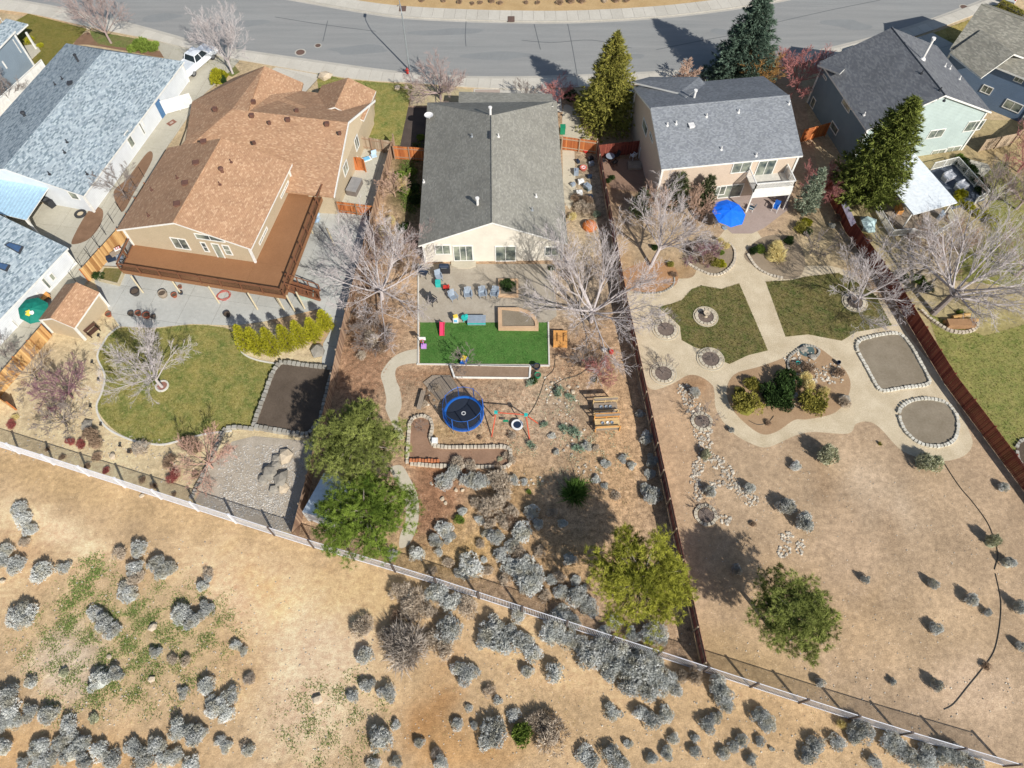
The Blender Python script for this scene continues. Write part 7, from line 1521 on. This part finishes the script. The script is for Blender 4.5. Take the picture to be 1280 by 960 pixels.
bare("bare_tree", "dark bare sapling right of the orange play table", (726, 456), 2.8, B_GREY, 14, 1.0, 7, 6, 5, 3, .06)
bare("bare_shrub", "rosy bare brushy shrub beside the dark sapling", (748, 470), 2.6, B_ROSE, 15, 1.2, 9, 7, 5, 4, .04, cat="shrub")
bare("bare_tree", "grey bare tree behind the white vinyl fence, left edge", (16, 132), 4.6, B_GREY, 16, .9, 7, 6, 5, 4, .07)
bare("bare_tree", "reddish bare tree right of the blue spruce at the road", (995, 112), 6.2, B_ROSE, 17, .8, 10, 8, 6, 4, .1, .4, twig=.018)
bare("bare_tree", "golden-brown bare tree in front of the blue spruce", (945, 112), 5.6, barem("golden_bare_bark", (190, 144, 82)), 18, .7, 9, 8, 6, 4, .08, .5, twig=.018)
bare("bare_shrub", "bright red-twigged shrub right of the grey-green juniper", (1022, 246), 4.6, B_ROSE, 19, .8, 9, 7, 6, 4, .06, cat="shrub")
bare("weeping_tree", "pale straw-coloured weeping tree behind the tan house roof", (856, 108), 3.6, B_TAN, 20, 1.3, 12, 9, 6, 4, .1, -.5, fork=.5, twig=.022)
bare("bare_tree", "pink-tinged small bare tree at the pavement right of the olive roof", (697, 128), 3.6, B_ROSE, 21, .95, 8, 7, 6, 4, .06)
bare("bare_tree", "thin grey bare tree at the pavement above the olive roof", (657, 124), 3.2, B_GREY, 22, .95, 6, 6, 5, 3, .05)
bare("bare_tree", "bare grey tree at the lower right corner of the green house", (1228, 262), 6.0, B_GREY, 23, .9, 7, 7, 6, 3, .12, lean=(.3, .3))
bare("bare_tree", "pinkish bare tree beyond the tan fence at the right edge", (1270, 262), 6.5, B_PINK, 24, .85, 8, 7, 6, 4, .12)
bare("bare_tree", "bare tree rising over the white railing below the canopy", (1175, 320), 4.8, B_TAN, 25, 1.0, 9, 7, 6, 4, .08)
bare("bare_tree", "bare tree at the right edge beyond the huge one", (1270, 345), 7.5, B_PINK, 26, .85, 9, 7, 6, 4, .14)
bare("bare_shrub", "tan upright bare shrub in front of the tan house's junipers, left", (818, 272), 4.4, B_TAN, 27, .5, 8, 7, 5, 3, .05, .6, cat="shrub")
bare("bare_shrub", "tan upright bare shrub left of the blue umbrella", (866, 276), 4.6, B_TAN, 28, .6, 8, 7, 5, 3, .05, .6, cat="shrub")
bare("bare_tree", "bare tree behind the big one in the strip by the weathered fence", (503, 330), 6.0, B_PINK, 29, .9, 8, 7, 6, 4, .1)
bare("bare_shrub", "pinkish bare shrub at the top of the side bed left of the olive roof", (494, 246), 3.4, B_TAN, 30, .7, 8, 7, 5, 3, .05, cat="shrub")
bare("bare_shrub", "grey bare brush in the strip below the large bare tree", (468, 420), 3.0, B_GREY, 31, 1.3, 11, 8, 6, 4, .04, .1, cat="shrub", fork=.05)
bare("bare_shrub", "grey bare brush in the leafy bed left of the blue umbrella", (880, 322), 2.6, B_MAUVE, 32, 1.2, 9, 8, 5, 4, .04, .2, cat="shrub", fork=.08)
bare("bare_tree", "grey bare tree at the corner of the wild strip, right of the mauve shrub", (47, 475), 4.2, B_GREY, 33, 1.0, 7, 6, 5, 3, .06)
bare("bare_shrub", "dark bare shrub at the left edge by the white house corner", (8, 446), 3.0, B_GREY, 34, 1.1, 8, 7, 5, 3, .05, cat="shrub")
bare("bare_shrub", "mauve shrub in front of the blue-grey house, top left", (12, 88), 3.0, B_MAUVE, 35, 1.1, 9, 7, 5, 4, .04, cat="shrub")
bare("bare_tree", "bare tree shading the red bushes at the right edge behind the tan fence", (1272, 215), 5.5, B_ROSE, 36, .95, 8, 7, 6, 4, .1)
sap = bare("sapling", "thin bare sapling in the left green lawn's left corner ring", (832, 412), 2.3, B_GREY, 40, .8, 6, 5, 4, 2, .035, group="saplings in stone rings", twig=.012)
for x, y, lb, s in ((829, 467, "thin bare sapling in the lowest left stone ring", 1), (888, 449, "thin bare sapling in the ring at the lawn's lower edge", .7), (877, 527, "thin bare sapling in the upper creek ring", 1.05), (882, 644, "thin bare sapling in the lower shaded creek ring", .8), (1012, 318, "thin bare sapling in the pale soil right of the golden grass", 1.5), (1048, 308, "thin bare sapling near the red fence above the right lawn", .9), (583, 459, "thin bare sapling just below the turf's edge, beside the toy car", 1.2), (527, 535, "small bare sapling in the top of the L-shaped bed", .5)):
    dup(sap, G(x, y), lb, s, rnd.random() * 6)
# ------------------------------------------------------------------ ground cover
def cover(name, label, areas, dens, mat, size, k, w, seed, z=.0, kind="stuff", spread=.7, clump=0):
    rg = np.random.default_rng(seed); Cs = []
    for ax, ay, rx, ry in areas:
        g0 = G(ax, ay); rr = rx / ppm(ay), ry / ppm(ay) / .8; n = int(PI * rr[0] * rr[1] * dens); t = rg.uniform(0, 2 * PI, n); q = np.sqrt(rg.uniform(0, 1, n)) * rg.uniform(.7, 1.1, n)
        Cs.append(np.stack([g0.x + rr[0] * q * np.cos(t), g0.y + rr[1] * q * np.sin(t), np.full(n, z)], 1))
    C = np.concatenate(Cs)
    if clump:
        m_ = np.sin(C[:, 0] * 2.1 + np.sin(C[:, 1] * 1.7)) * np.cos(C[:, 1] * 2.3 + np.cos(C[:, 0] * 1.3)) + rg.normal(0, .35, len(C)); C = C[m_ > clump]
        C = np.repeat(C, 3, 0) + rg.normal(0, .16, (len(C) * 3, 3)) * [1, 1, 0]
    V, F, T = tufts(C, np.tile(UP, (len(C), 1)), size, k, w, rg, spread); V[:, 2] = np.maximum(V[:, 2], z - .01); o = np_obj(name, V, F, T, mat, None, kind); tag(o, label, "ground cover"); return o
cover("weeds", "patches of green weeds on the lower left slope", [(105, 750, 28, 40), (92, 770, 18, 22), (150, 790, 60, 40), (200, 780, 80, 50), (120, 850, 50, 30), (200, 850, 60, 36), (245, 790, 40, 30), (60, 800, 50, 40), (80, 740, 20, 20), (400, 900, 60, 50), (150, 870, 60, 20), (160, 820, 90, 60), (200, 800, 110, 70), (110, 800, 70, 90), (430, 900, 70, 50), (260, 790, 50, 30)], 26, WEED, .075, 4, .6, 1, 0, "stuff", .9, .2)
cover("weeds", "dense green weeds in the middle of the left slope", [(106, 730, 22, 34), (94, 765, 14, 18), (112, 715, 16, 14)], 46, WEED, .09, 5, .55, 11, 0, "stuff", .9, -.1)
cover("dry_grass", "dry grass tufts over the wild slope", [(640, 860, 120, 70), (250, 850, 120, 70), (700, 870, 120, 50), (900, 900, 90, 40), (1050, 925, 120, 25), (100, 830, 100, 80)], 3, STRAW, .12, 5, .12, 2)
cover("dry_grass", "dry matted grass between the sagebrush in the lower middle garden", [(590, 680, 34, 30), (570, 665, 24, 20), (640, 660, 30, 40), (700, 690, 60, 50), (740, 590, 40, 30), (610, 720, 60, 20), (690, 760, 60, 20), (645, 600, 30, 20), (770, 600, 30, 60)], 9, leafm("matted_grass", (150, 124, 84), (222, 198, 148)), .16, 5, .13, 3, .004, "stuff", 1.1)
cover("bark_chips", "leaf litter and bark chips under the shrubs of the middle garden", [(460, 440, 34, 60), (545, 620, 26, 34), (535, 660, 18, 30), (590, 570, 50, 10), (720, 470, 50, 30), (560, 560, 30, 6), (610, 540, 60, 12), (510, 480, 14, 20), (640, 500, 50, 20), (700, 540, 40, 30), (450, 500, 24, 20), (460, 340, 24, 40)], 14, leafm("bark_litter", (140, 104, 80), (206, 160, 124)), .09, 4, .6, 4, .006, "stuff", 1.6)
cover("low_weeds", "low grey-green weeds on the slope right of the turf", [(700, 500, 30, 24), (720, 560, 30, 20), (700, 600, 40, 20), (760, 560, 40, 30), (650, 560, 30, 12)], 6, SAGE_G, .14, 6, .3, 6, .004, "stuff", .9, .2)
cover("dry_stubble", "fine dry stubble over the bare right-hand yard", [(1080, 700, 200, 150), (900, 700, 90, 60), (1180, 820, 110, 80)], .5, leafm("stubble", (160, 132, 100), (210, 184, 148)), .08, 4, .2, 7, .004)
cover("side_weeds", "green weeds in the narrow strip left of the olive-grey roof", [(508, 225, 14, 30), (515, 250, 14, 20), (520, 190, 10, 16)], 60, leafm("strip_weeds", (50, 70, 30), (128, 142, 72)), .16, 5, .5, 8, .004)
cover("creek_grit", "fine pale grit between the river stones", [(865, 510, 20, 30), (880, 560, 16, 30), (875, 600, 14, 24), (908, 592, 18, 12), (930, 618, 18, 12)], 30, RIVER, .05, 4, .9, 9, .006, "stuff", 2.)
write_labels()
for o in list(bpy.data.objects):
    if o.type == 'MESH' and o.parent is None and "label" not in o and "kind" not in o: o["kind"] = "structure" if False else o.get("kind", "") or "thing"
